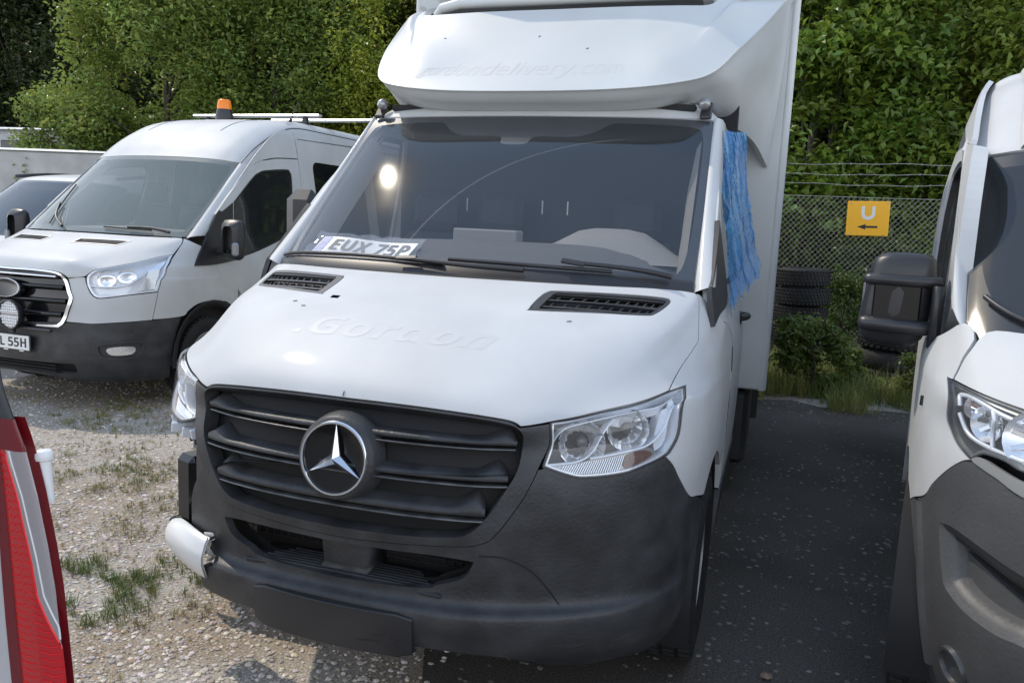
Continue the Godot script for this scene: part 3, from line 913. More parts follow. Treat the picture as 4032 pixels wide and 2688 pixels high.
func truck_lamps(t: Node3D) -> void:
	for s in [1, -1]:
		var lp := sm(P2(LAMP), 5)
		var poly := lp if s == 1 else mir(lp)
		var mb := MB.new()
		mb.patch(NG, shrink(poly, 0.0), [], 0.25, 0.25, -0.085, 0.0)
		mb.patch(NG, shrink(poly, 0.01), [shrink(poly, 0.1)], 0.125, 0.125, -0.006, 0.09)
		var lamp := put("headlamp", mb, M.lamp_silver, t)
		mb = MB.new()
		mb.patch(NG, shrink(poly, -0.01), [shrink(poly, 0.055)], 0.125, 0.125, -0.0015, 0.02)
		put("gasket", mb, M.satin_black, lamp)
		# two bowls
		for b in [[4.85, 8.22, 0.066, 0.04], [5.95, 8.52, 0.062, 0.04]]:
			var u: float = b[0] * s
			var n := NG.n(u, b[1])
			n = (n + Vector3(0, -0.12, 0.9)).normalized()
			var at := NG.p(u, b[1]) - NG.n(u, b[1]) * 0.072
			var r: float = b[2]
			mb = MB.new()
			# flutes: the bowl's flat facets alternate in depth
			var seg := 22
			var pr := [Vector2(0.016, -0.012), Vector2(r * 0.45, -0.002), Vector2(r * 0.78, 0.018), Vector2(r, b[3])]
			for i in 3:
				for k in seg:
					var q := []
					for e in [[i, k], [i, k + 1], [i + 1, k + 1], [i + 1, k]]:
						var a: float = TAU * e[1] / seg
						var pp: Vector2 = pr[e[0]]
						q.append(T(at, n) * Vector3(cos(a) * pp.x, pp.y + (0.004 if (k % 2 == 0) and (e[1] == k) else 0.0), sin(a) * pp.x))
					mb.fq(q[0], q[1], q[2], q[3])
			var bowl := put("reflector_bowl", mb, M.reflector, lamp)
			mb = MB.new()
			mb.lathe(T(at, n), [Vector2(0.017, 0.0), Vector2(0.017, 0.02), Vector2(0.013, 0.03), Vector2(0.001, 0.032)], 16)
			put("bulb_cap", mb, M.slat_grey, bowl)
			mb = MB.new()
			mb.lathe(T(at, n), [Vector2(r, b[3]), Vector2(r * 1.04, b[3] + 0.002), Vector2(r * 1.04, b[3] - 0.02)], 28)
			put("bowl_rim", mb, M.chrome, bowl)
		# bright trims that divide the lamp
		for l in [[3.98, 7.62, 4.11, 8.41, 4.29, 8.78, 4.63, 8.92, 5.4, 9.13, 6.14, 9.5, 6.66, 10.15], [3.98, 7.58, 4.62, 7.67, 4.92, 7.89, 5.14, 8.33, 5.4, 8.9], [4.93, 7.77, 5.68, 7.9, 6.33, 8.04, 6.84, 8.5, 7.05, 9.2]]:
			mb = MB.new()
			var rows := []
			for q in sm(P2(l), 6, false):
				var n := NG.n(q.x * s, q.y)
				var p := NG.p(q.x * s, q.y)
				var line := []
				for k in [[-0.05, -0.05], [-0.045, -0.020], [0.0, -0.014], [0.045, -0.02], [0.05, -0.05]]:
					line.append(NG.p(q.x * s, q.y + k[0]) + n * k[1])
				rows.append(line)
			mb.loft(rows, float(-s))
			put("lamp_trim", mb, M.lamp_silver, lamp)
		# outer cheek, bright
		mb = MB.new()
		var cheek := sm(P2([6.66, 10.2, 6.66, 10.2, 6.95, 9.7, 7.05, 8.7, 6.9, 8.0, 6.6, 7.8, 6.6, 7.8, 6.55, 8.2, 6.75, 9.0, 6.6, 9.8]), 4)
		mb.patch(NG, cheek if s == 1 else mir(cheek), [], 0.125, 0.125, -0.03, 0.03)
		put("lamp_cheek", mb, M.lamp_silver, lamp)
		# indicator strip
		var wk := sm(P2([3.98, 7.55, 3.98, 7.55, 4.66, 7.64, 4.93, 7.72, 5.69, 7.85, 6.3, 7.98, 6.66, 7.7, 6.66, 7.7, 6.21, 7.47, 5.66, 7.31, 4.82, 7.25, 4.46, 7.32]), 4)
		mb = MB.new()
		mb.patch(NG, wk if s == 1 else mir(wk), [], 0.125, 0.0625, -0.02, 0.03)
		var ind := put("indicator", mb, M.lens_ribbed, lamp)
		mb = MB.new()
		for k in 26:
			var u := lerpf(4.3, 5.6, k / 25.0)
			var a := NG.p(u * s, 7.32 + 0.02 * maxf(u - 5.2, 0.0)) - NG.n(u * s, 7.4) * 0.017
			var b := NG.p((u + 0.1) * s, 7.58 + (u - 4.3) * 0.19) - NG.n(u * s, 7.6) * 0.017
			mb.tube([a, b], 0.0022, 4)
		stuff(put("lens_ribs", mb, M.reflector, ind))
		mb = MB.new()
		var am := sm(P2([5.75, 7.4, 6.25, 7.58, 6.45, 7.75, 6.2, 7.9, 5.75, 7.8]), 4)
		mb.patch(NG, am if s == 1 else mir(am), [], 0.125, 0.0625, -0.016, 0.01)
		put("amber_bulb_window", mb, M.amber_dark, ind)
		mb = MB.new()
		mb.patch(NG, shrink(poly, 0.03), [], 0.125, 0.125, -0.001, 0.0)
		put("lens", mb, M.clear_lens, lamp)

func truck_grille(t: Node3D) -> void:
	var fi := sm(both(P2(FRAME_IN)), 4)
	var fo := sm(both(P2(FRAME_OUT)), 4)
	var mb := MB.new()
	mb.patch(NG, shrink(fi, -0.15), [], 0.25, 0.125, -0.05, 0.0)
	var g := put("grille", mb, M.deep_black, t)
	mb = MB.new()
	mb.patch(NG, shrink(fo, 0.03), [fi], 0.125, 0.0625, 0.004, 0.05)
	put("grille_frame", mb, M.black_plastic, g)
	# three louvres, each a rounded nose, a dark gap and a thin bright lip
	for k in [[8.09, 3.12, 1.0], [6.98, 3.02, 1.0], [6.04, 2.52, 1.0]]:
		var v0: float = k[0]
		var w: float = k[1]
		mb = MB.new()
		var rows := []
		var lip := []
		for j in 49:
			var f := lerpf(-1.0, 1.0, j / 48.0)
			var u := f * w
			var drop := 0.10 * (1.0 - f * f)
			var e := smoothstep(0.72, 0.93, absf(f))
			var tip := 1.0 - smoothstep(0.93, 1.0, absf(f))
			var vv := v0 - drop * 0.3
			var line := []
			for q in [[0.05, -0.048], [0.075, -0.010], [0.10, -0.002], [0.20 + 0.06 * e, -0.003], [0.27 + 0.22 * e * tip, -0.016], [0.38 + 0.3 * e * tip, -0.048]]:
				line.append(NG.p(u, vv + q[0]) + NG.n(u, vv) * q[1])
			rows.append(line)
			line = []
			for q in [[-0.09, -0.045], [-0.085, -0.006], [-0.055, 0.0], [-0.02, -0.006], [0.0, -0.045]]:
				line.append(NG.p(u, vv + q[0]) + NG.n(u, vv) * q[1])
			lip.append(line)
		mb.loft(rows, -1.0)
		var sl := put("grille_louvre", mb, M.black_plastic, g)
		mb = MB.new()
		mb.loft(lip, -1.0)
		put("louvre_lip", mb, M.slat_grey, sl)
	# the badge: pod, ring, three pointed star
	var c := Vector3(0, 0.879, -0.006)
	var n := Vector3(0, 0.10, 1).normalized()
	var x := T(c, n)
	x.basis = Basis(Vector3.RIGHT, n, Vector3.RIGHT.cross(n))
	mb = MB.new()
	mb.lathe(x, [Vector2(0.135, -0.06), Vector2(0.124, -0.012), Vector2(0.118, 0.0), Vector2(0.108, 0.004)], 48)
	var pod := put("badge_pod", mb, M.black_plastic, t)
	mb = MB.new()
	mb.lathe(x, [Vector2(0.1, -0.004), Vector2(0.06, -0.016), Vector2(0.001, -0.018)], 40)
	put("badge_disc", mb, M.gloss_black, pod)
	mb = MB.new()
	mb.lathe(x, [Vector2(0.1, -0.004), Vector2(0.0985, 0.006), Vector2(0.101, 0.011), Vector2(0.106, 0.0115), Vector2(0.109, 0.007), Vector2(0.1095, -0.002)], 64)
	var ring := put("badge_ring", mb, M.chrome, pod)
	mb = MB.new()
	for k in 3:
		var a := PI / 2 + TAU * k / 3
		var tip := x * Vector3(cos(a) * 0.1, 0.002, -sin(a) * 0.1)
		var mid := x * Vector3(0, 0.016, 0)
		for sg in [-1, 1]:
			var b: float = a + sg * PI / 3
			var notch := x * Vector3(cos(b) * 0.0175, 0.0, -sin(b) * 0.0175)
			var nb := x * Vector3(cos(b) * 0.0175, -0.008, -sin(b) * 0.0175)
			var tb := x * Vector3(cos(a) * 0.1, -0.006, -sin(a) * 0.1)
			if sg == -1:
				mb.ft(mid, tip, notch); mb.fq(notch, tip, tb, nb)
			else:
				mb.ft(mid, notch, tip); mb.fq(tip, notch, nb, tb)
	put("badge_star", mb, M.star_silver, pod)

func truck_glass(t: Node3D) -> void:
	var W := Grid.new([
		[Vector3(0, 1.365, -0.87), Vector3(0.3, 1.365, -0.885), Vector3(0.6, 1.362, -0.93), Vector3(0.78, 1.36, -0.975), Vector3(0.878, 1.35, -1.03)],
		[Vector3(0, 1.625, -1.145), Vector3(0.29, 1.625, -1.16), Vector3(0.58, 1.62, -1.20), Vector3(0.76, 1.613, -1.242), Vector3(0.870, 1.60, -1.285)],
		[Vector3(0, 1.865, -1.42), Vector3(0.285, 1.865, -1.43), Vector3(0.565, 1.86, -1.462), Vector3(0.745, 1.853, -1.502), Vector3(0.855, 1.835, -1.54)],
		[Vector3(0, 2.075, -1.70), Vector3(0.28, 2.075, -1.71), Vector3(0.55, 2.075, -1.735), Vector3(0.73, 2.073, -1.765), Vector3(0.834, 2.07, -1.785)]], true)
	var pane := sm(both(P2([0, 0.02, 3.9, 0.02, 3.98, 0.08, 3.98, 0.3, 3.985, 1.5, 3.985, 2.7, 3.96, 2.9, 3.86, 2.96, 0, 2.98])), 4)
	var mb := MB.new()
	mb.patch(W, pane, [], 0.25, 0.25, 0.0, 0.0)
	var ws := put("windscreen", mb, M.windscreen, t)
	# printed black border behind the glass
	var clear := sm(both(P2([0, 0.22, 2.9, 0.22, 3.35, 0.26, 3.55, 0.5, 3.65, 1.0, 3.68, 2.2, 3.6, 2.62, 3.3, 2.78, 1.75, 2.82, 1.45, 2.8, 1.25, 2.62, 1.05, 2.5, 0.8, 2.46, 0.3, 2.45, 0.22, 2.3, 0.1, 2.26, 0, 2.26])), 4)
	mb = MB.new()
	mb.patch(W, shrink(pane, 0.01), [clear], 0.25, 0.25, -0.004, 0.0)
	put("black_border", mb, M.satin_black, ws)
	# side pillar trim seen through the glass
	for s in [1, -1]:
		mb = MB.new()
		var rows := []
		for j in 9:
			var v := lerpf(0.3, 2.6, j / 8.0)
			rows.append([W.p(3.62 * s, v) - W.n(3.6 * s, v) * 0.02, W.p(3.5 * s, v) - W.n(3.5 * s, v) * (0.05 + 0.03 * sin(v)), W.p(3.6 * s, v) - W.n(3.5 * s, v) * 0.14])
		mb.loft(rows, float(s))
		put("pillar_trim", mb, M.interior_light, t)
	# wipers
	for q in [[[[3.1, 0.10], [2.2, 0.17], [1.45, 0.2]], [[1.95, 0.155], [0.9, 0.17], [-0.15, 0.19]]], [[[0.9, 0.06], [0.1, 0.08], [-0.7, 0.12]], [[-0.2, 0.12], [-1.6, 0.17], [-3.75, 0.13]]]]:
		var w: MeshInstance3D
		for part in 2:
			mb = MB.new()
			var pts := []
			var pv := PackedVector2Array()
			for z in q[part]: pv.append(Vector2(z[0], z[1]))
			for z in sm(pv, 6, false):
				pts.append(W.p(z.x, z.y) + W.n(z.x, z.y) * (0.032 if part == 0 else 0.016))
			mb.tube(pts, 0.011 if part == 0 else 0.008, 6, true, 0.008)
			if part == 0:
				w = put("wiper", mb, M.satin_black, t)
			else:
				put("wiper_blade", mb, M.satin_black, w)
		mb = MB.new()
		var e = q[0][2]
		mb.box(T(W.p(e[0], e[1]) + W.n(e[0], e[1]) * 0.034, W.n(e[0], e[1])), Vector3(0.09, 0.014, 0.022), 0.004)
		put("wiper_joint", mb, M.satin_black, w)
	# cowl under the wipers
	mb = MB.new()
	var rows2 := []
	for j in 25:
		var u := lerpf(-3.95, 3.95, j / 24.0)
		rows2.append([W.p(u, 0.0) + W.n(u, 0.1) * 0.004, W.p(u, 0.1) + W.n(u, 0.1) * 0.010, W.p(u, 0.16) + W.n(u, 0.1) * 0.002])
	mb.loft(rows2, -1.0)
	put("cowl_panel", mb, M.satin_black, t)
	# a pale curved streak across the glass
	mb = MB.new()
	var arc := []
	for j in 31:
		var f := j / 30.0
		var z := Vector2(-0.95, 0.2).bezier_interpolate(Vector2(-0.75, 1.3), Vector2(0.2, 2.2), Vector2(1.7, 2.42), f)
		var a := W.p(z.x, z.y); var nn := W.n(z.x, z.y)
		arc.append([a + nn * 0.0012 , W.p(z.x + 0.03 * (1.0 - f), z.y - 0.022) + nn * 0.0012])
	mb.loft(arc, 1.0)
	put("arc_streak", mb, M.pale_streak, ws)
	# interior: dash, instrument hood, bins, seats, bulkhead, mirror housing
	var dash := Grid.new([
		[Vector3(-0.86, 1.32, -1.04), Vector3(-0.5, 1.34, -0.95), Vector3(0, 1.355, -0.92), Vector3(0.5, 1.34, -0.95), Vector3(0.86, 1.32, -1.04)],
		[Vector3(-0.86, 1.37, -1.16), Vector3(-0.5, 1.395, -1.08), Vector3(0, 1.41, -1.06), Vector3(0.5, 1.41, -1.08), Vector3(0.86, 1.38, -1.16)],
		[Vector3(-0.86, 1.41, -1.42), Vector3(-0.5, 1.46, -1.33), Vector3(0, 1.475, -1.30), Vector3(0.5, 1.47, -1.32), Vector3(0.86, 1.41, -1.42)],
		[Vector3(-0.86, 1.0, -1.62), Vector3(-0.5, 1.0, -1.52), Vector3(0, 1.0, -1.5), Vector3(0.5, 1.0, -1.5), Vector3(0.86, 1.0, -1.6)]])
	mb = MB.new()
	mb.patch(dash, P2([0, 0, 4, 0, 4, 3, 0, 3]), [], 0.25, 0.25)
	var db := put("dashboard", mb, M.interior_grey, t)
	mb = MB.new()
	for q in [[-0.05, 1.505, -1.36, 0.29, 0.075, 0.10], [0.33, 1.43, -1.13, 0.5, 0.008, 0.02], [0.33, 1.45, -1.20, 0.5, 0.008, 0.02]]:
		mb = MB.new()
		mb.box(Transform3D(Basis(), Vector3(q[0], q[1], q[2])), Vector3(q[3], q[4], q[5]), 0.006)
		put("dash_tray", mb, M.interior_light, db)
	mb = MB.new()
	var hr := []
	for j in 9:
		var f := j / 8.0 * 2.0 - 1.0
		var h := 0.115 * exp(-pow(f * 1.2, 4.0))
		hr.append([Vector3(0.49 + f * 0.32, 1.435, -1.20), Vector3(0.49 + f * 0.31, 1.455 + h * 0.65, -1.29), Vector3(0.49 + f * 0.28, 1.455 + h, -1.39), Vector3(0.49 + f * 0.28, 1.44 + h * 0.9, -1.47), Vector3(0.49 + f * 0.28, 1.3, -1.5)])
	mb.loft(hr, -1.0)
	put("instrument_hood", mb, M.interior_light, db)
	mb = MB.new()
	mb.lathe(T(Vector3(0.745, 1.40, -1.16), Vector3(0, 1, 0.25)), [Vector2(0.06, 0.0), Vector2(0.058, 0.006), Vector2(0.001, 0.004)], 24)
	put("speaker_grille", mb, M.interior_dark, db)
	mb = MB.new()
	var sw := T(Vector3(0.47, 1.30, -1.60), Vector3(0, 0.85, -0.5))
	var circ := []
	for j in 33: circ.append(sw * Vector3(cos(TAU * j / 32) * 0.2, 0, sin(TAU * j / 32) * 0.2))
	mb.tube(circ, 0.016, 8, false)
	for a in [0.2, 2.9, 4.7]: mb.tube([sw * Vector3.ZERO, sw * Vector3(cos(a) * 0.2, 0, sin(a) * 0.2)], 0.014, 6)
	put("steering_wheel", mb, M.interior_dark, t)
	for xx in [0.47, -0.25, -0.62]:
		mb = MB.new()
		mb.box(Transform3D(Basis(Vector3.RIGHT, -0.2), Vector3(xx, 1.2, -2.02)), Vector3(0.46 if xx > 0 else 0.36, 0.62, 0.14), 0.05)
		mb.box(Transform3D(Basis(Vector3.RIGHT, -0.15), Vector3(xx, 1.62, -2.1)), Vector3(0.25, 0.2, 0.1), 0.04)
		put("seat_back", mb, M.interior_dark, t)
	mb = MB.new()
	mb.box(Transform3D(Basis(), Vector3(0, 1.4, -2.27)), Vector3(1.82, 1.7, 0.03), 0.005)
	var bh := put("bulkhead", mb, M.interior_dark, t)
	for xx in [-0.503, -0.357, -0.07, 0.07]:
		mb = MB.new()
		mb.box(Transform3D(Basis(), Vector3(xx, 1.665, -2.25)), Vector3(0.008, 0.072, 0.006), 0.002)
		put("window_slot", mb, M.plate_white, bh)
	mb = MB.new()
	mb.box(Transform3D(Basis(), Vector3(0, 0.85, -1.75)), Vector3(1.8, 0.04, 1.1), 0.005)
	put("cab_carpet", mb, M.interior_dark, t)
	mb = MB.new()
	mb.box(Transform3D(Basis(), Vector3(0, 2.12, -2.05)), Vector3(1.5, 0.03, 0.5), 0.005)
	put("cab_lining", mb, M.interior_dark, t)

func truck_cab(t: Node3D) -> void:
	# pillars beside the glass
	var nm := 13
	for s in [1, -1]:
		var rows := []
		for j in nm:
			var f := j / float(nm - 1)
			var a := Vector3(lerpf(0.880, 0.836, f), lerpf(1.352, 2.07, f), lerpf(-1.03, -1.787, f))
			var b := Vector3(lerpf(0.949, 0.874, f), lerpf(1.376, 2.06, f), lerpf(-1.05, -1.90, f) - 0.02 * sin(f * PI))
			var o := Vector3(0.45, 0.35, 0.6).normalized() * lerpf(0.018, 0.018, f)
			var line := []
			for q in [a + Vector3(-0.006, -0.01, -0.02), a + o * 0.3, a.lerp(b, 0.25) + o, a.lerp(b, 0.6) + o * 1.1, b + Vector3(0.004, 0, 0), b + Vector3(-0.03, -0.01, -0.05)]:
				line.append(q * Vector3(s, 1, 1))
			rows.append(line)
		var mb := MB.new()
		mb.loft(rows, float(s) * -1.0 * -1.0)
		put("pillar", mb, M.white_paint, t)
	# roof
	var rg := Grid.new([
		[Vector3(0, 2.07, -1.705), Vector3(0.3, 2.07, -1.715), Vector3(0.6, 2.07, -1.75), Vector3(0.80, 2.068, -1.79), Vector3(0.874, 2.055, -1.9)],
		[Vector3(0, 2.125, -1.77), Vector3(0.3, 2.125, -1.78), Vector3(0.6, 2.122, -1.815), Vector3(0.79, 2.112, -1.86), Vector3(0.872, 2.065, -1.98)],
		[Vector3(0, 2.18, -1.95), Vector3(0.3, 2.18, -1.955), Vector3(0.6, 2.175, -1.97), Vector3(0.77, 2.15, -2.0), Vector3(0.868, 2.07, -2.1)],
		[Vector3(0, 2.2, -2.32), Vector3(0.3, 2.2, -2.32), Vector3(0.6, 2.19, -2.32), Vector3(0.76, 2.16, -2.32), Vector3(0.865, 2.07, -2.32)]], true)
	var mb := MB.new()
	mb.patch(rg, P2([-4, 0, 4, 0, 4, 3, -4, 3]), [], 0.25, 0.25, 0.0, 0.03)
	put("cab_roof", mb, M.white_paint, t)
	# marker lamps at the roof corners
	for s in [1, -1]:
		mb = MB.new()
		mb.box(Transform3D(Basis(Vector3.RIGHT, -0.7), Vector3(0.80 * s, 2.105, -1.79)), Vector3(0.05, 0.10, 0.02), 0.006)
		var mk := put("marker_bracket", mb, M.satin_black, t)
		mb = MB.new()
		mb.lathe(T(Vector3(0.79 * s, 2.132, -1.775), Vector3(0.2 * s, 0.3, 1)), [Vector2(0.026, -0.01), Vector2(0.027, 0.008), Vector2(0.02, 0.02), Vector2(0.001, 0.026)], 20)
		put("marker_lamp", mb, M.lens_ribbed, mk)
	for s in [1.0, -1.0]:
		var g: Flank = SR if s > 0 else SL
		# door skin with a window opening; u is metres behind the nose
		var door := sm(P2([1.46, 0.5, 1.46, 0.5, 1.46, 1.0, 1.455, 1.12, 1.3, 1.22, 1.02, 1.25, 1.02, 1.25, 1.06, 1.375, 1.06, 1.375, 1.42, 1.7, 1.86, 2.04, 1.93, 2.065, 2.1, 2.07, 2.24, 2.05, 2.26, 1.95, 2.26, 1.95, 2.27, 1.4, 2.26, 0.5, 2.26, 0.5]), 4)
		var win := sm(P2([1.24, 1.37, 1.24, 1.37, 1.5, 1.66, 1.86, 1.95, 1.95, 1.99, 2.12, 1.99, 2.16, 1.94, 2.17, 1.42, 2.13, 1.36]), 4)
		mb = MB.new()
		mb.patch(g, door, [win], 0.06, 0.06, 0.002, 0.03)
		var dr := put("door", mb, M.white_paint, t)
		mb = MB.new()
		mb.patch(g, shrink(win, -0.005), [], 0.1, 0.1, -0.012, 0.0)
		put("door_glass", mb, M.dark_glass, dr)
		mb = MB.new()
		mb.patch(g, shrink(win, -0.004), [shrink(win, 0.018)], 0.06, 0.06, -0.004, 0.012)
		put("window_seal", mb, M.satin_black, dr)
		# black corner where the mirror sat
		mb = MB.new()
		mb.patch(g, sm(P2([1.0, 1.235, 1.0, 1.235, 1.02, 1.36, 1.09, 1.42, 1.32, 1.62, 1.32, 1.62, 1.31, 1.33, 1.1, 1.27]), 4), [], 0.06, 0.06, 0.014, 0.02)
		put("mirror_corner", mb, M.satin_black, dr)
		# rear pillar and sill
		mb = MB.new()
		mb.patch(g, P2([2.275, 0.5, 2.275, 2.06, 2.36, 2.06, 2.36, 0.5]), [], 0.06, 0.06, 0.0, 0.05)
		put("rear_pillar", mb, M.white_paint, t)
		mb = MB.new()
		mb.patch(g, sm(P2([1.44, 0.3, 1.44, 0.3, 1.47, 0.46, 1.5, 0.50, 1.5, 0.50, 2.36, 0.52, 2.36, 0.52, 2.36, 0.3, 2.36, 0.3]), 3), [], 0.06, 0.06, 0.008, 0.04)
		put("sill", mb, M.black_plastic, t)
		# handle
		mb = MB.new()
		var ha := []
		for j in 9:
			var f := j / 8.0
			ha.append(g.p(2.02 + 0.17 * f, 1.175) + g.n(2.1, 1.17) * (0.004 + 0.03 * sin(f * PI)))
		mb.tube(ha, 0.017, 8)
		mb.lathe(T(g.p(2.05, 1.175), g.n(2.05, 1.175)), [Vector2(0.035, 0.0), Vector2(0.03, 0.008), Vector2(0.001, 0.008)], 20)
		put("door_handle", mb, M.black_plastic, dr)
		mb = MB.new()
		var seam := []
		for j in 13: seam.append(g.p(1.462, lerpf(0.5, 1.12, j / 12.0)) + g.n(1.46, 1.0) * 0.0004)
		mb.tube(seam, 0.0025, 4)
		put("door_gap", mb, M.deep_black, dr)
		wheel(t, Vector3(0.885 * s, 0.345, -1.0), 0.345, 0.225, s, M.steel)
		# arch lining
		mb = MB.new()
		var ar := []
		for j in 17:
			var a := lerpf(-0.35, PI + 0.1, j / 16.0)
			ar.append([Vector3(0.99 * s, 0.345 + sin(a) * 0.425, -1.0 + cos(a) * 0.425), Vector3(0.62 * s, 0.345 + sin(a) * 0.425, -1.0 + cos(a) * 0.425)])
		mb.loft(ar, 1.0)
		put("wheel_arch", mb, M.deep_black, t)
	# far mirror, the one still fitted
	mb = MB.new()
	mb.box(Transform3D(Basis(Vector3.UP, 0.2), Vector3(-1.06, 1.56, -1.50)), Vector3(0.17, 0.26, 0.12), 0.05)
	mb.tube([Vector3(-0.92, 1.40, -1.35), Vector3(-1.03, 1.44, -1.45)], 0.035, 8)
	put("door_mirror", mb, M.satin_black, t)
	# cab back, floor, engine
	mb = MB.new()
	mb.box(Transform3D(Basis(), Vector3(0, 1.32, -2.345)), Vector3(1.78, 1.72, 0.02), 0.004)
	put("cab_rear_panel", mb, M.white_paint, t)
	mb = MB.new()
	mb.box(Transform3D(Basis(), Vector3(0, 0.5, -1.45)), Vector3(1.2, 0.04, 1.7), 0.004)
	put("cab_floor", mb, M.deep_black, t)
	mb = MB.new()
	mb.box(Transform3D(Basis(), Vector3(0, 0.75, -0.65)), Vector3(1.0, 0.5, 0.5), 0.02)
	put("engine", mb, M.deep_black, t)

func truck_fairing(t: Node3D) -> void:
	var rows := [
		[Vector3(0, 2.12, -1.95), Vector3(0.38, 2.125, -1.97), Vector3(0.6, 2.15, -2), Vector3(0.74, 2.17, -2.12), Vector3(0.85, 2.12, -2.35), Vector3(0.93, 2.1, -2.6), Vector3(0.99, 2.05, -2.75), Vector3(1.05, 1.95, -2.89)],
		[Vector3(0, 2.093, -1.755), Vector3(0.38, 2.097, -1.77), Vector3(0.62, 2.125, -1.835), Vector3(0.76, 2.172, -1.955), Vector3(0.89, 2.183, -2.2), Vector3(0.979, 2.291, -2.5), Vector3(1.05, 2.37, -2.7), Vector3(1.085, 2.425, -2.88)],
		[Vector3(0, 2.12, -1.66), Vector3(0.39, 2.125, -1.675), Vector3(0.65, 2.155, -1.735), Vector3(0.8, 2.215, -1.865), Vector3(0.915, 2.295, -2.07), Vector3(1, 2.43, -2.4), Vector3(1.065, 2.56, -2.68), Vector3(1.097, 2.63, -2.88)],
		[Vector3(0, 2.1569, -1.6108), Vector3(0.39, 2.1644, -1.6258), Vector3(0.6623, 2.196, -1.6776), Vector3(0.8107, 2.2552, -1.7871), Vector3(0.906, 2.3893, -2.0019), Vector3(0.9975, 2.5645, -2.3352), Vector3(1.0707, 2.7396, -2.6652), Vector3(1.0995, 2.8186, -2.88)],
		[Vector3(0, 2.165, -1.6), Vector3(0.39, 2.173, -1.615), Vector3(0.665, 2.205, -1.665), Vector3(0.813, 2.264, -1.77), Vector3(0.904, 2.41, -1.987), Vector3(0.997, 2.594, -2.321), Vector3(1.072, 2.779, -2.662), Vector3(1.1, 2.86, -2.88)],
		[Vector3(0, 2.1815, -1.619), Vector3(0.387, 2.1887, -1.6325), Vector3(0.657, 2.217, -1.675), Vector3(0.8026, 2.2761, -1.779), Vector3(0.8911, 2.4195, -1.9893), Vector3(0.9806, 2.5957, -2.3019), Vector3(1.0509, 2.7691, -2.6208), Vector3(1.078, 2.849, -2.842)],
		[Vector3(0, 2.33, -1.79), Vector3(0.36, 2.33, -1.79), Vector3(0.585, 2.325, -1.765), Vector3(0.709, 2.385, -1.86), Vector3(0.775, 2.505, -2.01), Vector3(0.833, 2.611, -2.13), Vector3(0.861, 2.68, -2.25), Vector3(0.88, 2.75, -2.5)],
		[Vector3(0, 2.5, -1.965), Vector3(0.36, 2.5, -1.965), Vector3(0.6, 2.5, -1.98), Vector3(0.735, 2.525, -2.03), Vector3(0.79, 2.62, -2.15), Vector3(0.83, 2.69, -2.28), Vector3(0.85, 2.75, -2.45), Vector3(0.865, 2.79, -2.7)],
		[Vector3(0, 2.645, -2.115), Vector3(0.36, 2.645, -2.115), Vector3(0.6, 2.642, -2.12), Vector3(0.735, 2.645, -2.14), Vector3(0.78, 2.7, -2.25), Vector3(0.81, 2.75, -2.4), Vector3(0.83, 2.8, -2.6), Vector3(0.84, 2.82, -2.88)]]
	var g := Grid.new(rows, true)
	var mb := MB.new()
	mb.patch(g, P2([-7, 0, 7, 0, 7, 8, -7, 8]), [], 0.125, 0.125, 0.0, 0.03)
	var f := put("roof_fairing", mb, M.white_fibreglass, t)
	mb = MB.new()
	letters("gordondelivery.com", "Droid Sans", false, func(q: Vector2) -> Array:
		var u := lerpf(-1.75, 1.20, q.x) + (q.y - 0.4) * 0.08
		var v := lerpf(5.40, 5.98, q.y)
		var n := g.n(u, v)
		return [g.p(u, v) + n * 0.0005, n], mb)
	stuff(put("ghost_lettering", mb, M.ghost_letters, f))
	# chips
	mb = MB.new()
	for q in [[-1.7, 6.9, 0.2], [-0.1, 6.85, 1.1], [0.6, 6.4, 0.5]]:
		var n := g.n(q[0], q[1])
		mb.box(T(g.p(q[0], q[1]) + n * 0.001, n, q[2]), Vector3(0.012, 0.002, 0.005), 0.0005)
	stuff(put("stone_chips", mb, M.black_plastic, f))
	# cooling unit in the opening
	mb = MB.new()
	mb.box(Transform3D(Basis(Vector3.RIGHT, -0.1), Vector3(0, 3.02, -2.52)), Vector3(1.46, 0.66, 0.6), 0.04)
	var cu := put("cooling_unit", mb, M.white_fibreglass, t)
	for q in [[-0.34, 0.32], [-0.1, 0.17], [0.1, 0.17], [0.38, 0.34]]:
		mb = MB.new()
		mb.box(Transform3D(Basis(Vector3.RIGHT, -0.1), Vector3(q[0], 2.81, -2.212)), Vector3(q[1], 0.13, 0.012), 0.004)
		var gr := put("cooling_grille", mb, M.deep_black, cu)
		for k in 5:
			mb = MB.new()
			mb.box(Transform3D(Basis(Vector3.RIGHT, 0.5), Vector3(q[0], 2.765 + k * 0.026, -2.20 - k * 0.003)), Vector3(q[1] * 0.95, 0.004, 0.016), 0.001)
			put("grille_slat", mb, M.satin_black, gr)
	mb = MB.new()
	mb.tube([Vector3(-0.70, 2.66, -2.22), Vector3(-0.66, 2.69, -2.19), Vector3(-0.55, 2.705, -2.17), Vector3(0.6, 2.705, -2.16)], 0.028, 12)
	put("drain_pipe", mb, M.box_white, cu)

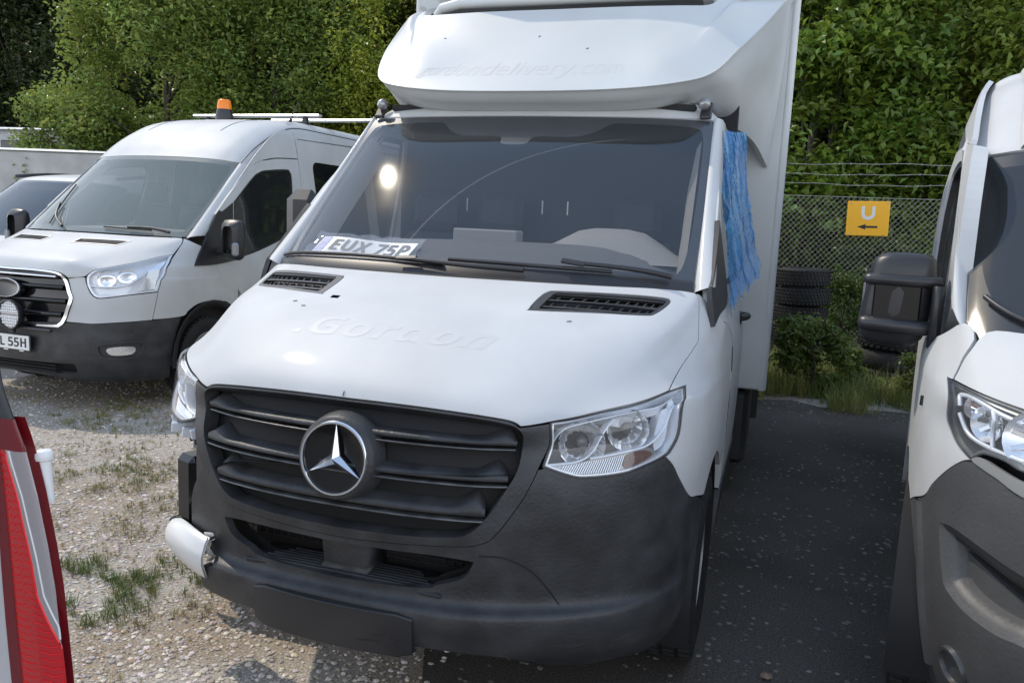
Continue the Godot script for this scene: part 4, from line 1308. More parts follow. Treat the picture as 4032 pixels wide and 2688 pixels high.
func truck_body(t: Node3D) -> void:
	var b := Node3D.new()
	name_it(b, "cargo_box", t)
	b.position = Vector3(0, 0, -2.9)
	b.rotation.y = 0.018
	var L := 4.05
	var mb := MB.new()
	mb.box(Transform3D(Basis(), Vector3(0, 1.935, -0.03)), Vector3(2.27, 2.53, 0.06), 0.01)
	put("front_wall", mb, M.box_white, b)
	for s in [1, -1]:
		mb = MB.new()
		mb.box(Transform3D(Basis(), Vector3(1.142 * s, 1.935, -L / 2 - 0.05)), Vector3(0.02, 2.53, L), 0.003)
		put("side_wall", mb, M.box_side, b)
		mb = MB.new()
		mb.tube([Vector3(1.124 * s, 0.67, -0.022), Vector3(1.124 * s, 3.2, -0.022)], 0.026, 12)
		put("corner_trim", mb, M.box_white, b)
		mb = MB.new()
		mb.box(Transform3D(Basis(), Vector3(1.14 * s, 1.935, -L - 0.05)), Vector3(0.05, 2.56, 0.09), 0.008)
		put("rear_post", mb, M.aluminium, b)
		mb = MB.new()
		for k in 3:
			mb.lathe(T(Vector3(1.156 * s, 2.1 + 0.05 * k, -0.12), Vector3(s, 0, 0)), [Vector2(0.012, 0), Vector2(0.01, 0.006), Vector2(0.001, 0.007)], 10)
		stuff(put("rivets", mb, M.deep_black, b))
		# rear wheels
		wheel(t, Vector3(0.86 * s, 0.345, -4.9), 0.345, 0.225, s, M.steel, "rear_wheel")
		mb = MB.new()
		mb.box(Transform3D(Basis(), Vector3(0.95 * s, 0.43, -3.3)), Vector3(0.22, 0.44, 0.75), 0.03)
		put("underbody_box", mb, M.satin_black, t)
		mb = MB.new()
		mb.box(Transform3D(Basis(), Vector3(0.93 * s, 0.42, -4.42)), Vector3(0.32, 0.48, 0.02), 0.005)
		put("mud_flap", mb, M.satin_black, t)
	mb = MB.new()
	mb.box(Transform3D(Basis(), Vector3(0, 3.185, -L / 2 - 0.05)), Vector3(2.27, 0.03, L - 0.02), 0.005)
	put("box_roof", mb, M.box_white, b)
	mb = MB.new()
	mb.box(Transform3D(Basis(), Vector3(0, 0.69, -L / 2 - 0.05)), Vector3(2.26, 0.06, L - 0.02), 0.005)
	put("box_floor", mb, M.satin_black, b)
	mb = MB.new()
	mb.box(Transform3D(Basis(), Vector3(0, 1.935, -L - 0.03)), Vector3(2.2, 2.5, 0.04), 0.005)
	put("rear_doors", mb, M.box_white, b)
	mb = MB.new()
	for s in [1, -1]:
		mb = MB.new()
		mb.box(Transform3D(Basis(), Vector3(0.42 * s, 0.55, -4.4)), Vector3(0.08, 0.2, 4.6), 0.01)
		put("chassis_rail", mb, M.deep_black, t)

# ================================================================ the other vehicles
func place_of(x: float, z: float, yaw: float) -> Transform3D:
	return Transform3D(Basis(Vector3.UP, yaw), Vector3(x, 0, z))

func plan_row(PX_: Array, PZ_: Array, flank: Array, y: float, dz: float, sx: float) -> Array:
	var r := []
	for i in PX_.size():
		r.append(Vector3(PX_[i] * sx, y, PZ_[i] + dz * (1.0 if i < 7 else (10.0 - i) / 4.0)))
	return r

func simple_mirror(t: Node3D, at: Vector3, s: float) -> void:
	var mb := MB.new()
	var rows := []
	for j in 9:
		var f := j / 8.0
		var h := lerpf(0.30, 0.34, sin(f * PI))
		var w := 0.105 * pow(sin(PI * clampf(f * 0.92 + 0.06, 0, 1)), 0.5)
		var line := []
		for k in 16:
			var a := TAU * k / 16
			line.append(at + Vector3(s * signf(cos(a)) * pow(absf(cos(a)), 0.5) * w * 1.05, signf(sin(a)) * pow(absf(sin(a)), 0.45) * h * 0.5 * (0.75 + 0.25 * sin(f * PI)), 0.11 - 0.16 * f))
		rows.append(line)
	mb.loft(rows, s, true)
	var m := put("door_mirror", mb, M.satin_black, t)
	mb = MB.new()
	mb.box(Transform3D(Basis(Vector3.UP, 0.5 * s), at + Vector3(s * 0.07, -0.075, 0.095)), Vector3(0.055, 0.11, 0.04), 0.015)
	put("indicator", mb, M.lens_ribbed, m)
	mb = MB.new()
	mb.box(Transform3D(Basis(), at + Vector3(-s * 0.15, -0.1, -0.02)), Vector3(0.16, 0.06, 0.07), 0.015)
	put("mirror_arm", mb, M.satin_black, m)

func van_left() -> void:
	var t := thing("crew_van", "white van with round driving lamps and an amber beacon on its roof rack", "van", Vector3(-4.372, 0, -2.638), -0.027)
	var TX := [0, 0.2, 0.38, 0.52, 0.64, 0.76, 0.87, 0.95, 1.0, 1.02, 1.03]
	var TZ := [0, -0.005, -0.025, -0.06, -0.12, -0.2, -0.31, -0.45, -0.62, -0.88, -1.4]
	var rows := []
	for q in [[0.22, -0.11, 0.96], [0.28, -0.05, 0.98], [0.42, 0, 1.0], [0.60, 0, 1.0], [0.74, -0.01, 1.0], [0.88, -0.02, 1.003], [1.0, -0.04, 1.0]]:
		rows.append(plan_row(TX, TZ, [], q[0], q[1], q[2]))
	rows.append([Vector3(0, 1.075, -0.065), Vector3(0.2, 1.075, -0.067), Vector3(0.38, 1.072, -0.08), Vector3(0.52, 1.065, -0.105), Vector3(0.66, 1.06, -0.18), Vector3(0.77, 1.06, -0.26), Vector3(0.87, 1.055, -0.37), Vector3(0.945, 1.05, -0.5), Vector3(0.99, 1.04, -0.68), Vector3(1.015, 1.03, -0.93), Vector3(1.03, 1.02, -1.4)])
	rows.append([Vector3(0, 1.155, -0.135), Vector3(0.2, 1.155, -0.137), Vector3(0.4, 1.153, -0.142), Vector3(0.515, 1.147, -0.155), Vector3(0.66, 1.11, -0.21), Vector3(0.77, 1.11, -0.3), Vector3(0.87, 1.11, -0.42), Vector3(0.94, 1.11, -0.56), Vector3(0.985, 1.1, -0.75), Vector3(1.01, 1.09, -1.0), Vector3(1.03, 1.07, -1.4)])
	rows.append([Vector3(0, 1.225, -0.33), Vector3(0.24, 1.225, -0.34), Vector3(0.44, 1.218, -0.35), Vector3(0.58, 1.205, -0.37), Vector3(0.72, 1.175, -0.41), Vector3(0.82, 1.17, -0.49), Vector3(0.9, 1.165, -0.6), Vector3(0.95, 1.15, -0.74), Vector3(0.99, 1.135, -0.9), Vector3(1.01, 1.12, -1.1), Vector3(1.03, 1.1, -1.4)])
	rows.append([Vector3(0, 1.292, -0.53), Vector3(0.26, 1.292, -0.545), Vector3(0.48, 1.285, -0.56), Vector3(0.64, 1.272, -0.59), Vector3(0.78, 1.25, -0.64), Vector3(0.86, 1.235, -0.71), Vector3(0.92, 1.22, -0.8), Vector3(0.96, 1.2, -0.9), Vector3(0.99, 1.18, -1.02), Vector3(1.01, 1.16, -1.18), Vector3(1.025, 1.14, -1.4)])
	rows.append([Vector3(0, 1.348, -0.75), Vector3(0.28, 1.348, -0.765), Vector3(0.52, 1.347, -0.8), Vector3(0.7, 1.345, -0.84), Vector3(0.85, 1.34, -0.9), Vector3(0.9, 1.325, -0.925), Vector3(0.94, 1.3, -0.96), Vector3(0.965, 1.275, -1.01), Vector3(0.985, 1.25, -1.08), Vector3(1.005, 1.23, -1.2), Vector3(1.02, 1.2, -1.4)])
	var g := Grid.new(rows, true)
	var fl := [Vector2(0.3, 1.0), Vector2(0.7, 1.03), Vector2(1.05, 1.035), Vector2(1.25, 1.01), Vector2(1.45, 0.97), Vector2(1.7, 0.93), Vector2(2.0, 0.88), Vector2(2.2, 0.845), Vector2(2.35, 0.805), Vector2(2.46, 0.72)]
	var mb := MB.new()
	mb.patch(g, P2([-9.98, 3, -8, 3, -7.7, 0.6, 7.7, 0.6, 8, 3, 9.98, 3, 9.98, 10.8, -9.98, 10.8]), [], 0.5, 0.5, -0.06, 0.0)
	put("inner_liner", mb, M.deep_black, t)
	# bonnet with vents
	var hr := sm(P2([0, 7.0, 1.0, 7.02, 2.12, 6.97, 2.66, 6.76, 2.95, 6.3, 2.95, 6.3, 3.7, 6.55, 3.86, 7.0, 4.21, 7.65, 5.16, 8.46, 5.48, 9.28, 5.88, 9.78, 5.88, 9.78, 5.08, 10.69, 4.2, 10.96, 4.2, 10.96, 2.1, 10.8, 0, 10.82]), 4, false)
	var v1 := P2([0.56, 10.08, 2.58, 10.27, 2.55, 9.71, 0.62, 9.55])
	mb = MB.new()
	mb.patch(g, shrink(both(hr), 0.02), [v1, mir(v1)], 0.25, 0.25, 0.0, 0.02)
	put("bonnet", mb, M.white_paint, t)
	for s in [1, -1]:
		var vv := v1 if s == 1 else mir(v1)
		mb = MB.new()
		mb.patch(g, vv, [shrink(vv, 0.06)], 0.25, 0.25, 0.003, 0.01)
		var vent := put("bonnet_vent", mb, M.steel, t)
		mb = MB.new()
		mb.patch(g, shrink(vv, 0.04), [], 0.25, 0.25, -0.02, 0.0)
		put("vent_tray", mb, M.satin_black, vent)
		for k in 5:
			mb = MB.new()
			var pts := []
			for j in 5: pts.append(g.p(s * lerpf(0.72, 2.45, j / 4.0), 9.66 + k * 0.1 + 0.16 * j / 4.0) - g.n(s * 1.5, 9.8) * 0.006)
			mb.tube(pts, 0.004, 5)
			put("vent_slat", mb, M.black_plastic, vent)
		# upper bumper, wings, lower bumper
		var ub := sm(P2([2.97, 6.2, 2.97, 6.2, 3.7, 6.45, 3.88, 5.96, 4.15, 5.3, 4.49, 4.99, 4.99, 5.0, 5.91, 5.16, 7.27, 5.31, 7.27, 5.31, 7.04, 3.79, 7.04, 3.79, 5.51, 3.70, 4.35, 3.62, 3.7, 3.66, 2.99, 3.70, 2.99, 3.70, 3.2, 4.38, 3.33, 4.96, 3.18, 5.38]), 4)
		mb = MB.new()
		mb.patch(g, ub if s == 1 else mir(ub), [], 0.25, 0.25, 0.0, 0.02)
		put("bumper_corner", mb, M.white_paint, t)
		var wg := sm(P2([4.25, 10.97, 4.25, 10.97, 5.1, 10.69, 5.95, 9.8, 5.95, 9.8, 7.4, 7.94, 7.4, 6, 7.29, 5.33, 7.06, 3.79, 7.06, 3.79, 8.44, 3.84, 8.71, 4.12, 9.02, 4.46, 9.36, 4.58, 9.6, 4.47, 9.71, 4.37, 9.98, 3.7, 9.98, 3.7, 9.98, 10.98, 9.98, 10.98]), 4)
		mb = MB.new()
		mb.patch(g, shrink(wg, 0.02) if s == 1 else mir(shrink(wg, 0.02)), [], 0.25, 0.25, 0.0, 0.02)
		put("wing", mb, M.white_paint, t)
		mb = MB.new()
		var ar := []
		for j in 17:
			var a := lerpf(-0.1, PI + 0.15, j / 16.0)
			ar.append([Vector3(1.035 * s, 0.36 + sin(a) * 0.47, -1.05 + cos(a) * 0.47), Vector3(1.025 * s, 0.36 + sin(a) * 0.41, -1.05 + cos(a) * 0.41), Vector3(0.65 * s, 0.36 + sin(a) * 0.41, -1.05 + cos(a) * 0.41)])
		mb.loft(ar, 1.0)
		put("wheel_arch", mb, M.satin_black, t)
		wheel(t, Vector3(0.9 * s, 0.345, -1.05), 0.345, 0.22, s, M.steel)
		wheel(t, Vector3(0.9 * s, 0.345, -4.3), 0.345, 0.22, s, M.steel)
		# headlamp
		var lp := sm(P2([3.85, 6.85, 4.21, 7.63, 5.16, 8.44, 5.48, 9.26, 5.9, 9.77, 5.9, 9.77, 7.38, 7.94, 7.38, 6, 7.27, 5.35, 7.27, 5.35, 5.91, 5.2, 4.99, 5.04, 4.49, 5.03, 4.17, 5.35, 3.93, 5.96]), 4)
		var pl := lp if s == 1 else mir(lp)
		mb = MB.new()
		mb.patch(g, pl, [], 0.25, 0.25, -0.05, 0.0)
		mb.patch(g, shrink(pl, 0.02), [shrink(pl, 0.12)], 0.25, 0.25, -0.004, 0.05)
		var lamp := put("headlamp", mb, M.lamp_silver, t)
		for b in [[4.85, 6.2, 0.6, 0.62], [5.75, 6.7, 0.62, 0.75]]:
			mb = MB.new()
			var bw := disc(Vector2(b[0] * s, b[1]), b[2] * 0.75, b[3], 20)
			mb.patch(g, bw, [shrink(bw, 0.14)], 0.25, 0.25, -0.02, 0.03)
			put("bowl_ring", mb, M.chrome, lamp)
			mb = MB.new()
			mb.lathe(T(g.p(b[0] * s, b[1]) - g.n(b[0] * s, b[1]) * 0.045, g.n(b[0] * s, b[1])), [Vector2(0.012, 0), Vector2(0.04, 0.006), Vector2(0.065, 0.025)], 20)
			put("reflector_bowl", mb, M.reflector, lamp)
		mb = MB.new()
		var st := []
		for q in sm(P2([4.1, 5.75, 4.8, 5.65, 5.6, 5.75, 6.2, 6.2, 6.6, 7.6]), 4, false):
			st.append(g.p(q.x * s, q.y) - g.n(q.x * s, q.y) * 0.018)
		mb.tube(st, 0.008, 6)
		put("lamp_trim", mb, M.chrome, lamp)
		mb = MB.new()
		var ck := sm(P2([6.4, 5.4, 6.4, 5.4, 6.7, 7.4, 6.2, 9.2, 7.2, 7.7, 7.2, 5.5, 7.2, 5.5]), 4)
		mb.patch(g, ck if s == 1 else mir(ck), [], 0.25, 0.25, -0.025, 0.02)
		put("indicator", mb, M.reflector, lamp)
		mb = MB.new()
		mb.patch(g, shrink(pl, 0.03), [], 0.25, 0.25, 0.0, 0.0)
		put("lens", mb, M.clear_lens, lamp)
		# fog lamp in its surround
		var fo := sm(P2([4.56, 2.46, 4.86, 2.68, 6.42, 2.75, 6.66, 2.63, 6.61, 2.37, 6.21, 2.01, 4.89, 2.03]), 4)
		mb = MB.new()
		mb.patch(g, fo if s == 1 else mir(fo), [shrink(fo if s == 1 else mir(fo), 0.09)], 0.25, 0.25, 0.014, 0.02)
		var fog := put("fog_lamp", mb, M.black_plastic, t)
		var fi := sm(P2([5.08, 2.46, 6.21, 2.5, 6.13, 2.21, 5.24, 2.18]), 4)
		mb = MB.new()
		mb.patch(g, fi if s == 1 else mir(fi), [], 0.25, 0.125, 0.006, 0.02)
		put("fog_lens", mb, M.reflector, fog)
	var lb := sm(both(P2([0, 3.5, 2.9, 3.64, 2.9, 3.64, 3.7, 3.62, 4.35, 3.58, 5.51, 3.66, 7.04, 3.75, 8.4, 3.8, 8.4, 3.8, 8.2, 3.0, 7.95, 2.0, 7.8, 0.5, 7.8, 0.5, 7.3, 0.05, 4.06, 0.05, 2.44, 0.62, 1.13, 0.94, 0, 1.02])), 4)
	var low := rrect(-3.4, 1.15, 3.4, 1.75, 0.2)
	mb = MB.new()
	mb.patch(g, lb, [low], 0.25, 0.25, 0.0, 0.03)
	put("bumper", mb, M.black_plastic, t)
	for k in 4:
		mb = MB.new()
		mb.box(Transform3D(Basis(), Vector3(0, 0.31 + k * 0.024, -0.06)), Vector3(0.84, 0.006, 0.03), 0.002)
		put("intake_bar", mb, M.satin_black, t)
	# grille, chrome ring, bars, badge
	var gr := sm(both(P2([0, 6.92, 1, 6.95, 2.12, 6.9, 2.62, 6.7, 2.93, 6.08, 3.16, 5.38, 3.31, 4.96, 3.16, 4.38, 2.96, 3.75, 2.72, 3.45, 2.3, 3.3, 0, 3.25])), 4)
	mb = MB.new()
	mb.patch(g, gr, [], 0.25, 0.25, -0.04, 0.0)
	var gl := put("grille", mb, M.gloss_black, t)
	mb = MB.new()
	mb.patch(g, gr, [shrink(gr, 0.17)], 0.25, 0.125, 0.012, 0.05)
	put("chrome_ring", mb, M.chrome, gl)
	for q in [[6.25, 2.4, 0.030, M.gloss_black], [5.55, 2.7, 0.030, M.gloss_black], [4.75, 2.9, 0.032, M.gloss_black], [4.05, 2.7, 0.03, M.gloss_black]]:
		mb = MB.new()
		var lr := []
		for j in 25:
			var u := lerpf(-q[1], q[1], j / 24.0)
			var l := []
			for e in [[0.14, -0.035], [0.14, -0.008], [0.05, 0.004], [-0.1, 0.0], [-0.16, -0.035]]:
				l.append(g.p(u, q[0] + e[0]) + g.n(u, q[0]) * e[1])
			lr.append(l)
		mb.loft(lr, 1.0)
		put("grille_bar", mb, q[3], gl)
	mb = MB.new()
	var lr2 := []
	for j in 25:
		var u := lerpf(-2.35, 2.35, j / 24.0)
		lr2.append(g.p(u, 6.33) + g.n(u, 6.3) * 0.012)
	mb.tube(lr2, 0.009, 6)
	put("chrome_strip", mb, M.chrome, gl)
	mb = MB.new()
	var bx := T(g.p(0, 5.3) + g.n(0, 5.3) * 0.02, g.n(0, 5.3))
	bx.basis = bx.basis * Basis(Vector3.RIGHT, 0) * Basis.from_scale(Vector3(1.0, 1.0, 0.48))
	mb.lathe(bx, [Vector2(0.155, -0.03), Vector2(0.15, 0.008), Vector2(0.135, 0.016), Vector2(0.125, 0.01), Vector2(0.001, 0.012)], 32)
	put("badge", mb, M.gloss_black, gl)
	mb = MB.new()
	mb.lathe(bx, [Vector2(0.15, 0.006), Vector2(0.148, 0.016), Vector2(0.138, 0.019), Vector2(0.135, 0.012)], 40)
	put("badge_rim", mb, M.steel, gl)
	# round driving lamps on a bar
	mb = MB.new()
	mb.tube([Vector3(-0.5, 0.64, 0.05), Vector3(0.5, 0.64, 0.05)], 0.014, 8)
	var bar := put("lamp_bar", mb, M.satin_black, t)
	for xx in [-0.13, 0.13]:
		mb = MB.new()
		var c := Vector3(xx, 0.735, 0.075)
		mb.lathe(T(c, Vector3(0, 0, 1)), [Vector2(0.02, -0.07), Vector2(0.08, -0.05), Vector2(0.112, 0.0), Vector2(0.114, 0.02), Vector2(0.106, 0.024), Vector2(0.101, 0.012)], 40)
		mb.box(Transform3D(Basis(), c + Vector3(0, -0.115, -0.01)), Vector3(0.05, 0.05, 0.03), 0.005)
		var dl := put("driving_lamp", mb, M.satin_black, t)
		mb = MB.new()
		mb.lathe(T(c + Vector3(0, 0, 0.008), Vector3(0, 0, 1)), [Vector2(0.101, 0.0), Vector2(0.001, 0.001)], 32)
		put("lamp_face", mb, M.reflector, dl)
		mb = MB.new()
		for i in range(-4, 5):
			for j in range(-4, 5):
				var p := Vector2(i * 0.0215, j * 0.0215)
				if p.length() < 0.094 and j != 0:
					mb.lathe(T(c + Vector3(p.x, p.y, 0.01), Vector3(0, 0, 1)), [Vector2(0.0105, 0.0), Vector2(0.008, 0.006), Vector2(0.001, 0.008)], 6)
		stuff(put("led_lenses", mb, M.lens_clear_solid, dl))
		mb = MB.new()
		mb.box(Transform3D(Basis(), c + Vector3(0, 0, 0.012)), Vector3(0.2, 0.006, 0.008), 0.002)
		put("lamp_divider", mb, M.satin_black, dl)
	# number plate
	mb = MB.new()
	mb.box(Transform3D(Basis(), Vector3(0, 0.519, 0.03)), Vector3(0.54, 0.125, 0.012), 0.004)
	var np := put("number_plate", mb, M.satin_black, t)
	mb = MB.new()
	mb.box(Transform3D(Basis(), Vector3(0, 0.522, 0.036)), Vector3(0.52, 0.11, 0.008), 0.003)
	put("plate_face", mb, M.plate_white, np)
	mb = MB.new()
	letters("BL 55H", "Droid Sans", true, func(q: Vector2) -> Array: return [Vector3(lerpf(-0.10, 0.235, q.x), lerpf(0.487, 0.558, q.y), 0.0412), Vector3(0, 0, 1)], mb)
	put("plate_letters", mb, M.plate_black, np)
	mb = MB.new()
	for xx in [0.02, 0.18]:
		mb.box(Transform3D(Basis(), Vector3(xx, 0.459, 0.036)), Vector3(0.045, 0.008, 0.004), 0.001)
	stuff(put("plate_holder_print", mb, M.plate_white, np))
	van_glass_and_body(t, g, fl)

func van_glass_and_body(t: Node3D, g: Grid, fl: Array) -> void:
	var W := Grid.new([
		[Vector3(0, 1.345, -0.77), Vector3(0.3, 1.345, -0.785), Vector3(0.6, 1.343, -0.83), Vector3(0.77, 1.34, -0.875), Vector3(0.885, 1.335, -0.92)],
		[Vector3(0, 1.58, -1.02), Vector3(0.3, 1.58, -1.035), Vector3(0.59, 1.575, -1.08), Vector3(0.755, 1.57, -1.12), Vector3(0.868, 1.56, -1.17)],
		[Vector3(0, 1.81, -1.27), Vector3(0.29, 1.81, -1.285), Vector3(0.575, 1.805, -1.33), Vector3(0.74, 1.795, -1.375), Vector3(0.85, 1.78, -1.42)],
		[Vector3(0, 2.03, -1.49), Vector3(0.285, 2.03, -1.505), Vector3(0.56, 2.022, -1.555), Vector3(0.72, 2.01, -1.605), Vector3(0.825, 1.99, -1.66)]], true)
	var pane := sm(both(P2([0, 0.0, 3.3, 0.0, 3.7, 0.06, 3.95, 0.35, 3.98, 0.7, 3.98, 2.85, 3.98, 2.95, 3.98, 2.95, 3.8, 2.99, 0, 2.99])), 4)
	var mb := MB.new()
	mb.patch(W, pane, [], 0.5, 0.25, 0.0, 0.0)
	var ws := put("windscreen", mb, M.windscreen_painted_haze, t)
	mb = MB.new()
	mb.patch(W, shrink(pane, 0.02), [sm(both(P2([0, 0.16, 3.2, 0.2, 3.55, 0.3, 3.72, 0.7, 3.75, 2.3, 3.6, 2.75, 3.2, 2.84, 0, 2.86])), 4)], 0.5, 0.25, -0.004, 0.0)
	put("black_border", mb, M.satin_black, ws)
	for q in [[[2.9, 0.06], [1.9, 0.16], [1.25, 0.15]], [[-1.0, 0.06], [-1.6, 0.4], [-2.05, 0.9]]]:
		mb = MB.new()
		var pts := []
		var pv := PackedVector2Array()
		for z in q: pv.append(Vector2(z[0], z[1]))
		for z in sm(pv, 5, false): pts.append(W.p(z.x, z.y) + W.n(z.x, z.y) * 0.03)
		mb.tube(pts, 0.013, 6, true, 0.009)
		var wp := put("wiper", mb, M.satin_black, t)
		mb = MB.new()
		pts = []
		for j in 7:
			var f := j / 6.0
			var c := Vector2(q[2][0], q[2][1])
			var dr := Vector2(-0.95, 0.02) if q[0][0] > 0 else Vector2(-0.45, 0.95)
			var z := c + dr * (f * 1.6 - 0.75)
			pts.append(W.p(z.x, maxf(z.y, 0.08)) + W.n(z.x, z.y) * 0.014)
		mb.tube(pts, 0.007, 5)
		put("wiper_blade", mb, M.satin_black, wp)
	mb = MB.new()
	mb.loft([[Vector3(-0.88, 1.34, -0.95), Vector3(0, 1.36, -0.82), Vector3(0.88, 1.34, -0.95)], [Vector3(-0.88, 1.36, -1.2), Vector3(0, 1.40, -1.08), Vector3(0.88, 1.36, -1.2)], [Vector3(-0.88, 1.37, -1.38), Vector3(0, 1.40, -1.25), Vector3(0.88, 1.38, -1.38)], [Vector3(-0.88, 1.0, -1.45), Vector3(0, 1.0, -1.35), Vector3(0.88, 1.0, -1.45)]], -1.0)
	put("dashboard", mb, M.interior_light, t)
	for xx in [-0.5, 0.05, 0.5]:
		mb = MB.new()
		mb.box(Transform3D(Basis(Vector3.RIGHT, -0.2), Vector3(xx, 1.25, -2.0)), Vector3(0.46, 0.72, 0.14), 0.05)
		mb.box(Transform3D(Basis(Vector3.RIGHT, -0.15), Vector3(xx, 1.72, -2.08)), Vector3(0.25, 0.2, 0.1), 0.04)
		put("seat_back", mb, M.interior_dark, t)
	# pillars
	for s in [1, -1]:
		mb = MB.new()
		var rows := []
		for j in 13:
			var f := j / 12.0
			var a := Vector3(lerpf(0.880, 0.826, f), lerpf(1.33, 1.99, f), lerpf(-0.925, -1.66, f))
			var b := Vector3(lerpf(0.962, 0.885, f), lerpf(1.36, 1.985, f), lerpf(-1.04, -1.84, f))
			var o := Vector3(0.45, 0.35, 0.6).normalized() * 0.02
			var line := []
			for q in [a + Vector3(-0.006, -0.01, -0.02), a + o * 0.3, a.lerp(b, 0.25) + o, a.lerp(b, 0.6) + o * 1.1, b + Vector3(0.003, 0, 0), b + Vector3(-0.03, -0.01, -0.05)]:
				line.append(q * Vector3(s, 1, 1))
			rows.append(line)
		mb.loft(rows, float(s))
		put("pillar", mb, M.white_paint, t)
		var F := Flank.new(fl, s, 1.4, 0.03)
		var door := sm(P2([1.42, 0.45, 1.42, 0.45, 1.41, 0.86, 1.27, 0.9, 1.17, 1.0, 1.13, 1.12, 1.13, 1.12, 1.2, 1.54, 1.2, 1.54, 1.47, 1.77, 1.84, 2.01, 1.99, 2.05, 2.17, 2.08, 2.49, 2.10, 2.49, 2.10, 2.5, 1.9, 2.49, 0.45, 2.49, 0.45]), 4)
		var win := sm(P2([1.35, 1.16, 1.35, 1.16, 1.44, 1.65, 1.44, 1.65, 1.75, 1.88, 1.85, 1.93, 1.94, 1.955, 2.15, 1.98, 2.31, 1.99, 2.34, 1.97, 2.36, 1.92, 2.32, 1.67, 2.26, 1.45, 2.16, 1.36, 1.71, 1.23]), 4)
		mb = MB.new()
		mb.patch(F, door, [win], 0.1, 0.1, 0.001, 0.03)
		var dr := put("door", mb, M.white_paint, t)
		mb = MB.new()
		mb.patch(F, shrink(win, -0.004), [], 0.2, 0.2, -0.008, 0.0)
		put("door_glass", mb, M.dark_glass, dr)
		mb = MB.new()
		mb.patch(F, shrink(win, -0.003), [shrink(win, 0.015)], 0.1, 0.1, -0.003, 0.01)
		put("window_seal", mb, M.satin_black, dr)
		mb = MB.new()
		mb.patch(F, sm(P2([0.88, 1.115, 0.88, 1.115, 1.2, 1.54, 1.27, 1.56, 1.42, 1.64, 1.42, 1.64, 1.33, 1.15, 1.33, 1.15, 1.1, 1.12]), 3), [], 0.1, 0.1, 0.01, 0.02)
		put("quarter_panel_black", mb, M.satin_black, dr)
		mb = MB.new()
		mb.patch(F, P2([1.43, 0.3, 1.43, 0.44, 5.2, 0.44, 5.2, 0.3]), [], 0.2, 0.1, 0.01, 0.03)
		put("sill", mb, M.black_plastic, t)
		# body side behind the door, with windows
		var rear := sm(P2([2.505, 0.45, 2.505, 0.45, 2.505, 2.10, 2.505, 2.46, 2.505, 2.46, 5.3, 2.46, 5.3, 2.46, 5.3, 0.45, 5.3, 0.45]), 3)
		var w1 := rrect(2.74, 1.32, 3.75, 2.10, 0.08)
		var w2 := rrect(3.95, 1.32, 5.0, 2.10, 0.08)
		mb = MB.new()
		mb.patch(F, rear, [w1, w2], 0.2, 0.1, 0.001, 0.02)
		put("body_side", mb, M.white_paint, t)
		for w in [w1, w2]:
			mb = MB.new()
			mb.patch(F, w, [], 0.3, 0.2, -0.004, 0.0)
			put("side_window", mb, M.dark_glass_solid, t)
		mb = MB.new()
		var gv := []
		for j in 12: gv.append(F.p(2.54 + j * 0.25, 2.30 + 0.03 * minf(j / 4.0, 1.0)) + F.n(2.6, 2.3) * 0.001)
		mb.tube(gv, 0.004, 4)
		put("body_groove", mb, M.slat_grey, t)
		# panel over the door, up to the gutter
		mb = MB.new()
		var up := sm(P2([1.47, 1.78, 1.47, 1.78, 1.62, 1.90, 1.84, 2.02, 1.99, 2.06, 2.17, 2.09, 2.495, 2.11, 2.495, 2.11, 2.495, 2.42, 2.495, 2.42, 2.3, 2.36, 2.1, 2.27, 1.95, 2.17, 1.8, 2.06]), 4)
		mb.patch(F, up, [], 0.1, 0.1, 0.0, 0.01)
		put("door_header", mb, M.white_paint, t)
		simple_mirror(t, Vector3(1.20 * s, 1.335, -1.14), s)
	# roof: starts at the glass, swept up to the crown
	var R := Grid.new([
		[Vector3(0, 2.035, -1.50), Vector3(0.3, 2.033, -1.515), Vector3(0.58, 2.025, -1.565), Vector3(0.72, 2.014, -1.61), Vector3(0.815, 2.0, -1.67), Vector3(0.876, 1.985, -1.82)],
		[Vector3(0, 2.17, -1.66), Vector3(0.3, 2.167, -1.675), Vector3(0.57, 2.157, -1.72), Vector3(0.71, 2.145, -1.76), Vector3(0.81, 2.12, -1.83), Vector3(0.866, 2.08, -1.98)],
		[Vector3(0, 2.30, -1.87), Vector3(0.3, 2.298, -1.88), Vector3(0.56, 2.288, -1.92), Vector3(0.70, 2.272, -1.96), Vector3(0.80, 2.235, -2.03), Vector3(0.85, 2.17, -2.16)],
		[Vector3(0, 2.42, -2.16), Vector3(0.3, 2.418, -2.17), Vector3(0.55, 2.41, -2.19), Vector3(0.69, 2.39, -2.22), Vector3(0.785, 2.345, -2.28), Vector3(0.835, 2.25, -2.36)],
		[Vector3(0, 2.495, -2.6), Vector3(0.3, 2.493, -2.6), Vector3(0.55, 2.485, -2.6), Vector3(0.68, 2.468, -2.6), Vector3(0.765, 2.42, -2.6), Vector3(0.82, 2.30, -2.6)],
		[Vector3(0, 2.52, -3.2), Vector3(0.3, 2.518, -3.2), Vector3(0.55, 2.51, -3.2), Vector3(0.68, 2.49, -3.2), Vector3(0.765, 2.43, -3.2), Vector3(0.82, 2.30, -3.2)],
		[Vector3(0, 2.52, -5.35), Vector3(0.3, 2.518, -5.35), Vector3(0.55, 2.51, -5.35), Vector3(0.68, 2.49, -5.35), Vector3(0.765, 2.43, -5.35), Vector3(0.82, 2.30, -5.35)]], true)
	mb = MB.new()
	mb.patch(R, P2([-5, 0, 5, 0, 5, 6, -5, 6]), [], 0.25, 0.25, 0.0, 0.02)
	var roof := put("roof", mb, M.white_paint, t)
